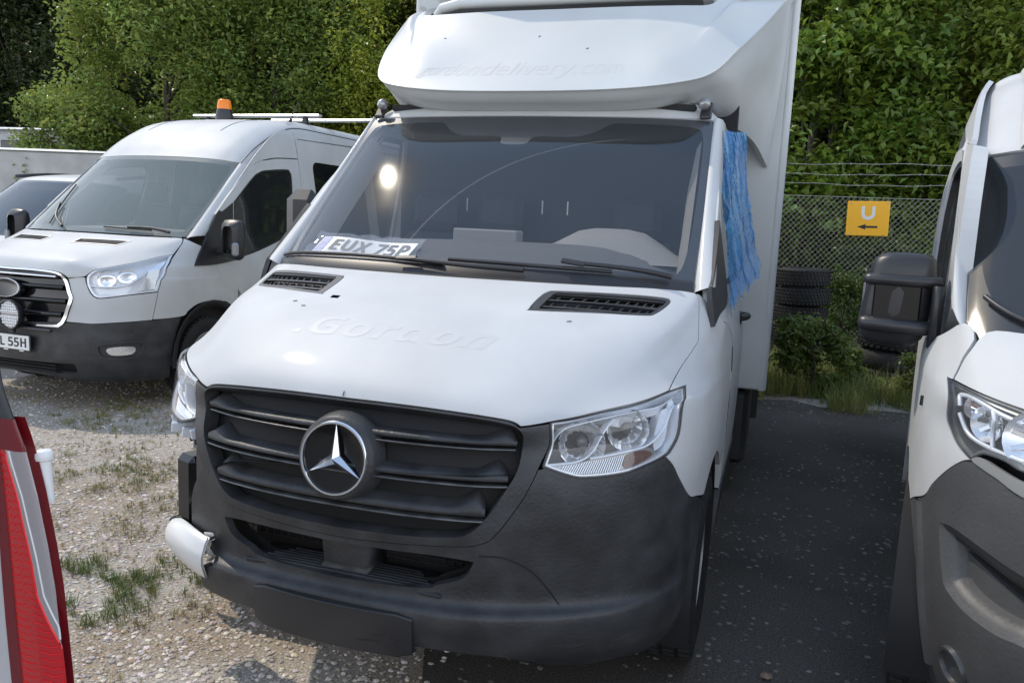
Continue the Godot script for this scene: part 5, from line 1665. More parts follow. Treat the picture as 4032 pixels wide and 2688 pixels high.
	for u in [-4.1, -1.5, 1.4, 4.1]:
		mb = MB.new()
		var ln := []
		var v0 := 0.02 if absf(u) > 3 else 2.1
		for j in 30: ln.append(R.p(u, lerpf(v0, 5.8, j / 29.0)) + R.n(u, lerpf(v0, 5.8, j / 29.0)) * -0.001)
		mb.tube(ln, 0.006 if absf(u) > 3 else 0.0045, 5)
		put("roof_groove", mb, M.slat_grey, roof)
	mb = MB.new()
	for q in [["tail", 1.35, -5.35, 1.7, 2.0, 0.05], ["floor_pan", 0.42, -3.2, 1.7, 0.05, 4.2], ["engine", 0.7, -0.7, 1.2, 0.6, 0.7]]:
		mb = MB.new()
		mb.box(Transform3D(Basis(), Vector3(0, q[1], q[2])), Vector3(q[3], q[4], q[5]), 0.01)
		put(q[0], mb, M.satin_black, t)
	# whip antenna
	mb = MB.new()
	var ap := R.p(2.6, 4.2)
	mb.tube([ap, ap + Vector3(0.02, 0.03, 0.0)], 0.02, 8, true, 0.012)
	mb.tube([ap + Vector3(0.02, 0.03, 0.0), ap + Vector3(0.09, 0.20, -0.02)], 0.006, 6)
	put("aerial", mb, M.satin_black, t)
	# roof bars with feet
	for q in [[-2.98, 0.0], [-3.35, 0.75]]:
		mb = MB.new()
		mb.box(Transform3D(Basis(Vector3.UP, 0.0), Vector3(q[1], 2.585, q[0])), Vector3(1.62, 0.028, 0.075), 0.012)
		var rb := put("roof_bar", mb, M.aluminium, t)
		for s in [-1, 1]:
			mb = MB.new()
			mb.box(Transform3D(Basis(), Vector3(q[1] + 0.62 * s, 2.53, q[0])), Vector3(0.06, 0.09, 0.06), 0.015)
			put("bar_foot", mb, M.satin_black, rb)
	# amber beacon
	mb = MB.new()
	mb.lathe(T(Vector3(-0.30, 2.56, -2.85)), [Vector2(0.09, -0.06), Vector2(0.095, 0.0), Vector2(0.08, 0.06), Vector2(0.076, 0.075)], 24)
	var bc := put("beacon", mb, M.satin_black, t)
	mb = MB.new()
	mb.lathe(T(Vector3(-0.30, 2.635, -2.85)), [Vector2(0.076, 0.0), Vector2(0.074, 0.04), Vector2(0.066, 0.088), Vector2(0.055, 0.1), Vector2(0.001, 0.104)], 24)
	put("beacon_dome", mb, M.orange_dome, bc)

func van_right() -> void:
	var t := thing("panel_van", "white van with two-arm black mirror, cut off by the photo's right edge", "van", Vector3(2.4724, 0, 0.1083), -0.16385)
	var DX := [0, 0.2, 0.38, 0.52, 0.63, 0.74, 0.83, 0.90, 0.955, 0.99, 1.015]
	var DZ := [0, -0.01, -0.04, -0.08, -0.15, -0.26, -0.39, -0.52, -0.68, -0.93, -1.4]
	var rows := []
	for q in [[0.20, -0.16, 0.955], [0.27, -0.09, 0.975], [0.40, -0.03, 0.99], [0.55, 0, 1.0], [0.70, 0, 1.0], [0.84, -0.01, 1.0], [0.96, -0.03, 1.0], [1.05, -0.07, 1.0]]:
		rows.append(plan_row(DX, DZ, [], q[0], q[1], q[2]))
	rows.append([Vector3(0, 1.13, -0.16), Vector3(0.2, 1.13, -0.165), Vector3(0.4, 1.13, -0.19), Vector3(0.54, 1.125, -0.23), Vector3(0.65, 1.12, -0.29), Vector3(0.75, 1.12, -0.37), Vector3(0.83, 1.125, -0.46), Vector3(0.9, 1.13, -0.57), Vector3(0.95, 1.13, -0.71), Vector3(0.985, 1.12, -0.93), Vector3(1.015, 1.12, -1.4)])
	rows.append([Vector3(0, 1.23, -0.38), Vector3(0.22, 1.23, -0.385), Vector3(0.42, 1.228, -0.4), Vector3(0.57, 1.225, -0.42), Vector3(0.69, 1.215, -0.46), Vector3(0.78, 1.205, -0.52), Vector3(0.855, 1.2, -0.58), Vector3(0.91, 1.19, -0.67), Vector3(0.955, 1.18, -0.79), Vector3(0.987, 1.17, -0.98), Vector3(1.015, 1.16, -1.4)])
	rows.append([Vector3(0, 1.33, -0.62), Vector3(0.24, 1.33, -0.63), Vector3(0.46, 1.33, -0.66), Vector3(0.63, 1.332, -0.7), Vector3(0.77, 1.335, -0.74), Vector3(0.86, 1.337, -0.8), Vector3(0.895, 1.33, -0.83), Vector3(0.925, 1.3, -0.88), Vector3(0.955, 1.27, -0.95), Vector3(0.985, 1.25, -1.1), Vector3(1.015, 1.23, -1.4)])
	var g := Grid.new(rows, true)
	var fl := [Vector2(0.3, 0.99), Vector2(0.7, 1.015), Vector2(1.05, 1.02), Vector2(1.25, 1.016), Vector2(1.49, 1.01), Vector2(1.70, 1.002), Vector2(1.84, 0.987), Vector2(1.95, 0.965), Vector2(2.08, 0.94), Vector2(2.2, 0.908), Vector2(2.3, 0.86)]
	var mb := MB.new()
	mb.patch(g, P2([-9.9, 5, -8.0, 5, -6.2, 1.2, 6.2, 1.2, 8.0, 5, 9.9, 5, 9.9, 9.8, -9.9, 9.8]), [], 0.5, 0.5, -0.07, 0.0)
	put("inner_liner", mb, M.deep_black, t)
	var hr := sm(P2([0, 7.3, 3, 7.4, 4.78, 8.40, 4.78, 8.40, 5.80, 8.56, 6.65, 8.75, 6.84, 8.80, 6.84, 8.80, 6.72, 8.96, 6.22, 9.33, 5.38, 9.64, 5.38, 9.64, 4.4, 9.9, 3, 9.9, 0, 9.9]), 4, false)
	mb = MB.new()
	mb.patch(g, shrink(both(hr), 0.02), [], 0.25, 0.25, 0.0, 0.02)
	put("bonnet", mb, M.white_paint, t)
	for s in [-1, 1]:
		var wg := sm(P2([5.42, 9.66, 5.42, 9.66, 6.24, 9.35, 6.74, 8.98, 6.9, 8.80, 7.17, 8.82, 7.17, 8.82, 7.13, 7.33, 6.89, 6.84, 6.56, 6.48, 6.12, 6.24, 6.12, 6.24, 6.35, 6.13, 6.75, 5.80, 7.10, 5.46, 7.40, 5.14, 7.68, 4.79, 8.36, 4.43, 8.85, 4.05, 8.85, 4.05, 9.1, 4.7, 9.4, 5.0, 9.7, 4.7, 9.9, 3.7, 9.98, 3.7, 9.98, 3.7, 9.98, 9.98, 9.98, 9.98, 7.2, 9.98, 5.8, 9.98, 5.2, 9.9]), 4)
		mb = MB.new()
		mb.patch(g, mir(shrink(wg, 0.02)) if s < 0 else shrink(wg, 0.02), [], 0.25, 0.25, 0.0, 0.025)
		put("wing", mb, M.white_paint, t)
		# headlamp
		var lp := sm(P2([7.17, 8.80, 7.17, 8.80, 6.65, 8.72, 5.80, 8.53, 4.78, 8.37, 4.1, 8.15, 3.9, 7.4, 4.1, 6.6, 4.90, 6.49, 5.29, 6.58, 5.63, 6.57, 5.84, 6.51, 6.11, 6.26, 6.11, 6.26, 6.55, 6.50, 6.87, 6.84, 7.11, 7.33]), 4)
		var pl := mir(lp) if s < 0 else lp
		mb = MB.new()
		mb.patch(g, pl, [], 0.25, 0.25, -0.075, 0.0)
		mb.patch(g, shrink(pl, 0.02), [shrink(pl, 0.16)], 0.25, 0.25, -0.01, 0.06)
		var lamp := put("headlamp", mb, M.lamp_dark, t)
		mb = MB.new()
		mb.patch(g, shrink(pl, 0.005), [shrink(pl, 0.06)], 0.25, 0.25, -0.001, 0.02)
		put("gasket", mb, M.satin_black, lamp)
		for b in [[4.95, 7.5, 0.075], [6.1, 7.35, 0.05], [6.5, 8.0, 0.034]]:
			mb = MB.new()
			var n := (g.n(b[0] * s, b[1]) + Vector3(0, 0.1, 0.4)).normalized()
			var at := g.p(b[0] * s, b[1]) - g.n(b[0] * s, b[1]) * 0.066
			mb.lathe(T(at, n), [Vector2(0.012, 0), Vector2(b[2] * 0.6, 0.012), Vector2(b[2], 0.045)], 24)
			var bowl := put("reflector_bowl", mb, M.reflector, lamp)
			mb = MB.new()
			for k in 8:
				mb.box(T(at + n * 0.02, n) * Transform3D(Basis(Vector3.UP, -TAU * k / 8), Vector3(cos(TAU * k / 8) * b[2] * 0.6, 0, sin(TAU * k / 8) * b[2] * 0.6)) * Transform3D(Basis(Vector3.BACK, 0.6), Vector3.ZERO), Vector3(b[2] * 0.6, 0.004, 0.014), 0.0015)
			mb.lathe(T(at, n), [Vector2(0.012, 0), Vector2(0.012, 0.02), Vector2(0.001, 0.026)], 12)
			stuff(put("reflector_facets", mb, M.chrome, bowl))
		for l in [[6.93, 7.75, 6.88, 8.3, 6.39, 8.42, 5.6, 8.2, 4.9, 8.1], [5.75, 6.8, 5.8, 7.5, 5.75, 8.15], [6.9, 7.45, 6.5, 6.95, 5.85, 6.78, 5.0, 6.78]]:
			mb = MB.new()
			var st := []
			for q in sm(P2(l), 5, false): st.append(g.p(q.x * s, q.y) - g.n(q.x * s, q.y) * 0.02)
			mb.tube(st, 0.007, 6)
			put("lamp_trim", mb, M.lamp_silver, lamp)
		mb = MB.new()
		var am := sm(P2([6.72, 8.0, 6.76, 8.35, 6.34, 8.32, 6.3, 7.98]), 4)
		mb.patch(g, mir(am) if s < 0 else am, [], 0.25, 0.25, -0.03, 0.01)
		put("amber_window", mb, M.amber_dark, lamp)
		mb = MB.new()
		mb.patch(g, shrink(pl, 0.03), [], 0.25, 0.25, 0.001, 0.0)
		put("lens", mb, M.clear_lens, lamp)
		# bumper: side piece with inset, grey band
		var bp := sm(P2([0, 6.55, 3.9, 6.45, 3.9, 6.45, 4.85, 5.91, 5.34, 6.07, 5.75, 6.16, 6.05, 6.22, 6.05, 6.22, 6.35, 6.11, 6.75, 5.78, 7.10, 5.44, 7.40, 5.12, 7.68, 4.77, 8.36, 4.41, 8.83, 4.05, 8.83, 4.05, 8.45, 2.6, 8.1, 1.64, 7.4, 0.8, 7.4, 0.8, 6.3, 0.2, 0, 0.2]), 4)
		if s > 0: bp = mir(bp)
		bp = mir(bp)
		var ins := sm(P2([6.90, 4.42, 6.73, 4.55, 6.36, 4.59, 5.52, 4.53, 4.68, 4.43, 3.4, 4.35, 3.4, 3.3, 4.51, 3.27, 5.02, 3.20, 5.71, 3.21, 6.22, 3.32, 6.56, 3.54]), 4)
		var iq := mir(ins) if s < 0 else ins
		mb = MB.new()
		mb.patch(g, bp, [iq], 0.25, 0.25, 0.0, 0.03)
		var bm := put("bumper", mb, M.bumper_grey, t)
		mb = MB.new()
		var rr := []
		for ring in [[0.0, 0.0], [0.12, -0.012], [0.3, -0.03], [0.36, -0.09]]:
			var l := []
			var sh := iq if ring[0] == 0.0 else shrink(iq, ring[0])
			for k in 60:
				# points at even shares of the outline
				var q := sample(sh, k / 60.0, iq)
				l.append(g.p(q.x, q.y) + g.n(q.x, q.y) * ring[1])
			rr.append(l)
		mb.loft(rr, 1.0, true)
		put("inset_rim", mb, M.bumper_grey, bm)
		mb = MB.new()
		mb.patch(g, shrink(iq, 0.2), [], 0.25, 0.25, -0.085, 0.0)
		put("inset_floor", mb, M.black_plastic, bm)
		mb = MB.new()
		mb.patch(g, sm(P2([6.6 * s, 4.1, 6.35 * s, 4.1, 4.7 * s, 3.8, 3.9 * s, 3.65, 3.9 * s, 3.4, 5.2 * s, 3.42, 6.05 * s, 3.5]), 4), [], 0.25, 0.25, -0.055, 0.03)
		put("inset_step", mb, M.bumper_grey, bm)
		mb = MB.new()
		var rib := []
		for q in [[7.94, 4.6], [7.78, 4.2], [7.60, 3.77], [7.4, 3.2], [7.21, 2.63], [7.05, 2.1], [6.85, 1.5]]:
			var l := []
			for e in [[-0.16, 0.0], [-0.07, 0.010], [0.02, 0.012], [0.12, 0.0]]:
				l.append(g.p((q[0] + e[0]) * s, q[1]) + g.n(q[0] * s, q[1]) * e[1])
			rib.append(l)
		mb.loft(rib, float(s))
		put("bumper_crease", mb, M.bumper_grey, bm)
		mb = MB.new()
		mb.lathe(T(g.p(5.97 * s, 1.95) , g.n(5.97 * s, 1.95)), [Vector2(0.06, -0.01), Vector2(0.058, 0.012), Vector2(0.048, 0.012), Vector2(0.042, -0.02), Vector2(0.001, -0.024)], 24)
		put("lower_lamp", mb, M.lamp_dark, bm)
		mb = MB.new()
		mb.patch(g, sm(P2([6.05 * s, 6.27, 5.83 * s, 6.43, 5.46 * s, 6.37, 4.88 * s, 6.26, 4.0 * s, 6.25, 4.0 * s, 5.95, 4.85 * s, 5.92, 5.34 * s, 6.08, 5.75 * s, 6.17]), 4), [], 0.25, 0.25, 0.006, 0.02)
		put("lamp_underline", mb, M.grey_band, bm)
		wheel(t, Vector3(0.875 * s, 0.345, -0.95), 0.345, 0.225, s, M.steel)
		wheel(t, Vector3(0.875 * s, 0.345, -4.4), 0.345, 0.225, s, M.steel)
		mb = MB.new()
		var ar := []
		for j in 17:
			var a := lerpf(-0.25, PI + 0.15, j / 16.0)
			ar.append([Vector3(0.995 * s, 0.36 + sin(a) * 0.42, -0.97 + cos(a) * 0.42), Vector3(0.6 * s, 0.36 + sin(a) * 0.42, -0.97 + cos(a) * 0.42)])
		mb.loft(ar, 1.0)
		put("wheel_arch", mb, M.deep_black, t)
	# windscreen
	var W := Grid.new([
		[Vector3(0, 1.20, -0.50), Vector3(0.3, 1.20, -0.52), Vector3(0.56, 1.21, -0.58), Vector3(0.76, 1.24, -0.66), Vector3(0.880, 1.30, -0.80)],
		[Vector3(0, 1.42, -0.72), Vector3(0.3, 1.42, -0.735), Vector3(0.57, 1.42, -0.78), Vector3(0.76, 1.435, -0.86), Vector3(0.889, 1.48, -0.985)],
		[Vector3(0, 1.66, -0.95), Vector3(0.3, 1.66, -0.965), Vector3(0.57, 1.66, -1.005), Vector3(0.76, 1.665, -1.08), Vector3(0.893, 1.68, -1.18)],
		[Vector3(0, 1.91, -1.19), Vector3(0.3, 1.91, -1.205), Vector3(0.57, 1.908, -1.245), Vector3(0.75, 1.90, -1.30), Vector3(0.886, 1.885, -1.38)]], true)
	var pane := sm(both(P2([0, 0.02, 3.2, 0.02, 3.7, 0.06, 3.92, 0.18, 3.98, 0.45, 3.98, 2.5, 3.93, 2.8, 3.75, 2.95, 3.4, 2.99, 0, 2.99])), 4)
	mb = MB.new()
	mb.patch(W, pane, [], 0.25, 0.25, 0.004, 0.0)
	var ws := put("windscreen", mb, M.windscreen_dark, t)
	mb = MB.new()
	mb.patch(W, shrink(pane, -0.02), [sm(both(P2([0, 0.42, 2.6, 0.5, 3.3, 0.72, 3.62, 1.05, 3.7, 1.5, 3.7, 2.4, 3.6, 2.68, 3.3, 2.78, 0, 2.8])), 4)], 0.25, 0.25, -0.001, 0.0)
	put("black_border", mb, M.satin_black, ws)
	mb = MB.new()
	var wl := []
	for q in sm(P2([-3.5, 0.72, -2.6, 0.55, -1.0, 0.4, 0.5, 0.35]), 5, false): wl.append(W.p(q.x, q.y) + W.n(q.x, q.y) * 0.02)
	mb.tube(wl, 0.009, 6)
	put("wiper", mb, M.satin_black, t)
	mb = MB.new()
	mb.loft([[Vector3(-0.88, 1.2, -0.9), Vector3(0, 1.2, -0.65), Vector3(0.88, 1.2, -0.9)], [Vector3(-0.88, 1.25, -1.3), Vector3(0, 1.25, -1.1), Vector3(0.88, 1.25, -1.3)], [Vector3(-0.88, 0.8, -1.4), Vector3(0, 0.8, -1.2), Vector3(0.88, 0.8, -1.4)]], -1.0)
	put("dashboard", mb, M.interior_dark, t)
	mb = MB.new()
	mb.box(Transform3D(Basis(), Vector3(0, 1.3, -2.2)), Vector3(1.7, 1.5, 0.05), 0.01)
	put("bulkhead", mb, M.interior_dark, t)
	for s in [-1, 1]:
		mb = MB.new()
		var prow := []
		for j in 33:
			var f := j / 32.0
			var a := W.p(3.99 * s, f * 2.97)
			var b := Vector3(lerpf(0.925, 0.938, f) * s, lerpf(1.40, 1.925, f), lerpf(-0.94, -1.50, pow(f, 1.6)))
			var o := Vector3(0.55 * s, 0.3, 0.6).normalized() * 0.02
			prow.append([a + Vector3(-0.01 * s, -0.01, -0.02), a + o * 0.2, a.lerp(b, 0.3) + o, a.lerp(b, 0.65) + o * 1.2, b + Vector3(0.004 * s, 0, 0), b + Vector3(-0.04 * s, 0, -0.05)])
		mb.loft(prow, float(s))
		put("pillar", mb, M.white_paint, t)
		var F := Flank.new(fl, s, 2.2, 0.0195)
		var door := sm(P2([1.42, 0.45, 1.42, 0.45, 1.4, 1.1, 1.1, 1.25, 0.95, 1.36, 0.95, 1.36, 0.98, 1.50, 1.02, 1.66, 1.08, 1.78, 1.18, 1.88, 1.35, 1.93, 2.2, 1.97, 2.3, 1.92, 2.3, 1.92, 2.32, 0.45, 2.32, 0.45]), 4)
		var win := sm(P2([1.12, 1.36, 1.12, 1.36, 1.14, 1.50, 1.20, 1.68, 1.30, 1.80, 1.45, 1.875, 1.6, 1.885, 1.72, 1.86, 1.76, 1.78, 1.78, 1.42, 1.72, 1.36]), 4)
		mb = MB.new()
		mb.patch(F, door, [win], 0.1, 0.1, 0.002, 0.05)
		var dr := put("door", mb, M.white_paint, t)
		mb = MB.new()
		mb.patch(F, shrink(win, -0.004), [], 0.2, 0.2, -0.03, 0.0)
		put("door_glass", mb, M.dark_glass, dr)
		mb = MB.new()
		mb.patch(F, shrink(win, -0.003), [shrink(win, 0.02)], 0.1, 0.1, -0.006, 0.02)
		put("window_seal", mb, M.satin_black, dr)
		mb = MB.new()
		mb.patch(F, sm(P2([2.33, 0.45, 2.33, 0.45, 2.33, 1.985, 1.6, 1.96, 1.38, 1.935, 1.5, 2.02, 1.75, 2.15, 2.1, 2.28, 2.1, 2.28, 5.4, 2.3, 5.4, 2.3, 5.4, 0.45, 5.4, 0.45]), 3), [], 0.2, 0.1, 0.0, 0.02)
		put("body_side", mb, M.white_paint, t)
	# roof
	var R := Grid.new([
		[Vector3(0, 1.917, -1.18), Vector3(0.3, 1.917, -1.195), Vector3(0.57, 1.915, -1.235), Vector3(0.75, 1.907, -1.295), Vector3(0.885, 1.893, -1.375), Vector3(0.944, 1.925, -1.50)],
		[Vector3(0, 2.03, -1.34), Vector3(0.3, 2.03, -1.355), Vector3(0.57, 2.027, -1.39), Vector3(0.75, 2.02, -1.45), Vector3(0.865, 2.005, -1.54), Vector3(0.928, 2.0, -1.66)],
		[Vector3(0, 2.16, -1.58), Vector3(0.3, 2.16, -1.59), Vector3(0.57, 2.155, -1.62), Vector3(0.74, 2.148, -1.67), Vector3(0.85, 2.125, -1.75), Vector3(0.908, 2.10, -1.86)],
		[Vector3(0, 2.275, -1.9), Vector3(0.3, 2.275, -1.91), Vector3(0.57, 2.27, -1.93), Vector3(0.74, 2.262, -1.97), Vector3(0.835, 2.235, -2.02), Vector3(0.892, 2.19, -2.1)],
		[Vector3(0, 2.345, -2.5), Vector3(0.3, 2.345, -2.5), Vector3(0.57, 2.34, -2.5), Vector3(0.74, 2.33, -2.5), Vector3(0.825, 2.30, -2.5), Vector3(0.885, 2.23, -2.5)],
		[Vector3(0, 2.345, -5.4), Vector3(0.3, 2.345, -5.4), Vector3(0.57, 2.34, -5.4), Vector3(0.74, 2.33, -5.4), Vector3(0.825, 2.30, -5.4), Vector3(0.885, 2.23, -5.4)]], true)
	mb = MB.new()
	mb.patch(R, P2([-5, 0, 5, 0, 5, 5, -5, 5]), [], 0.25, 0.25, 0.0, 0.03)
	var roof := put("roof", mb, M.white_paint, t)
	for u in [-2.98, 2.98]:
		mb = MB.new()
		var ln := []
		for j in 30:
			var v := lerpf(0.03, 4.9, j / 29.0)
			ln.append([R.p(u - 0.13, v) + R.n(u, v) * 0.001, R.p(u - 0.05, v) + R.n(u, v) * 0.016, R.p(u + 0.05, v) + R.n(u, v) * 0.016, R.p(u + 0.13, v) + R.n(u, v) * 0.001])
		mb.loft(ln, 1.0)
		put("roof_rib", mb, M.white_paint, roof)
	mb = MB.new()
	for q in [["tail", 1.3, -5.4, 1.6, 1.9, 0.05], ["floor_pan", 0.42, -2.9, 1.7, 0.05, 4.6], ["engine", 0.7, -0.75, 1.1, 0.5, 0.6]]:
		mb = MB.new()
		mb.box(Transform3D(Basis(), Vector3(0, q[1], q[2])), Vector3(q[3], q[4], q[5]), 0.01)
		put(q[0], mb, M.deep_black, t)
	# mirror on two arms
	big_mirror(t, -1)
	big_mirror(t, 1)
	mb = MB.new()
	mb.tube([g.p(-8.55, 7.45) + g.n(-8.5, 7.35) * 0.003, g.p(-8.5, 7.05) + g.n(-8.5, 7) * 0.003], 0.006, 6)
	put("side_badge", mb, M.gloss_black, t)

func sample(ring: PackedVector2Array, f: float, like: PackedVector2Array) -> Vector2:
	# the point of the ring in the same direction from the middle as the point at share f of the other ring
	var k := f * like.size()
	var a := like[int(k) % like.size()].lerp(like[(int(k) + 1) % like.size()], k - floor(k))
	var best := ring[0]
	var d := 1e9
	for i in ring.size():
		var p := Geometry2D.get_closest_point_to_segment(a, ring[i], ring[(i + 1) % ring.size()])
		if p.distance_to(a) < d:
			d = p.distance_to(a); best = p
	return best

func big_mirror(t: Node3D, s: int) -> void:
	var X := func(x: float, y: float, z: float) -> Vector3: return Vector3(-x * s * -1.0 if false else x * float(-s) * -1.0, y, z)
	# rounded housing: rings from top to bottom
	var mb := MB.new()
	var rows := []
	for q in [[1.5345, 0.03, 0.03, -1.075], [1.53, 0.075, 0.05, -1.075], [1.51, 0.098, 0.072, -1.08], [1.47, 0.106, 0.082, -1.083], [1.40, 0.110, 0.085, -1.088], [1.33, 0.113, 0.085, -1.095], [1.28, 0.113, 0.082, -1.10], [1.24, 0.098, 0.07, -1.10], [1.215, 0.075, 0.05, -1.10], [1.21, 0.03, 0.02, -1.10]]:
		var l := []
		for k in 20:
			var a := TAU * k / 20
			var x: float = q[3] + signf(cos(a)) * pow(absf(cos(a)), 0.6) * q[1]
			l.append(Vector3(-x * s, q[0], -1.07 + signf(sin(a)) * pow(absf(sin(a)), 0.7) * q[2]))
		rows.append(l)
	mb.loft(rows, float(s), true)
	var m := put("door_mirror", mb, M.satin_black, t)
	# window in the face of the housing
	mb = MB.new()
	mb.box(Transform3D(Basis(), Vector3(-s * -1.09, 1.365, -0.992)), Vector3(0.15, 0.125, 0.012), 0.008)
	put("mirror_window", mb, M.gloss_black, m)
	for q in [[1.440, 0.020, 0.0], [1.285, 0.026, -0.02]]:
		mb = MB.new()
		var arm := []
		for e in [[-1.185, -1.0], [-1.175, -0.985], [-1.10, -0.972], [-1.02, -0.978], [-0.965, -1.01]]:
			arm.append(Vector3(-s * e[0], q[0] + (e[0] + 1.1) * q[2], e[1] - 0.008))
		mb.tube(arm, q[1], 10)
		put("mirror_arm", mb, M.satin_black, m)
	mb = MB.new()
	var cols := []
	for q in [[1.22, -1.0, 0.02], [1.26, -0.995, 0.05], [1.34, -0.99, 0.062], [1.40, -0.99, 0.05], [1.43, -0.985, 0.02]]:
		var l := []
		for k in 12:
			var a := TAU * k / 12
			l.append(Vector3(-s * (-0.965 + cos(a) * 0.02), q[0], q[1] + sin(a) * q[2]))
		cols.append(l)
	mb.loft(cols, float(-s), true)
	put("mirror_foot", mb, M.satin_black, m)
	mb = MB.new()
	mb.box(Transform3D(Basis(), Vector3(s * 1.197, 1.375, -1.06)), Vector3(0.012, 0.1, 0.05), 0.005)
	put("indicator", mb, M.lens_ribbed, m)

# ================================================================ yard, small things, background
func rnd(sd: int) -> RandomNumberGenerator:
	var r := RandomNumberGenerator.new()
	r.seed = sd
	return r

func multi(called: String, mesh: Mesh, xs: Array, cols: Array, m: Material, parent: Node = self) -> MultiMeshInstance3D:
	var mm := MultiMesh.new()
	mm.transform_format = MultiMesh.TRANSFORM_3D
	mm.use_colors = cols.size() > 0
	mm.mesh = mesh
	mm.instance_count = xs.size()
	for i in xs.size():
		mm.set_instance_transform(i, xs[i])
		if cols.size(): mm.set_instance_color(i, cols[i])
	var o := MultiMeshInstance3D.new()
	o.multimesh = mm
	o.material_override = m
	name_it(o, called, parent)
	stuff(o)
	return o

func pebble(r: RandomNumberGenerator) -> ArrayMesh:
	var mb := MB.new()
	var ring := []
	for j in 2:
		var l := []
		for k in 5:
			var a := TAU * (k + 0.5 * j) / 5
			l.append(Vector3(cos(a) * r.randf_range(0.75, 1.1), -0.25 + 0.6 * j + r.randf_range(-0.1, 0.1), sin(a) * r.randf_range(0.75, 1.1)) * 0.5)
		ring.append(l)
	var top := Vector3(r.randf_range(-0.1, 0.1), 0.38, 0)
	for k in 5:
		mb.ft(ring[1][k], top, ring[1][(k + 1) % 5])
		mb.ft(ring[0][k], ring[1][k], ring[0][(k + 1) % 5])
		mb.ft(ring[0][(k + 1) % 5], ring[1][k], ring[1][(k + 1) % 5])
	return mb.mesh()

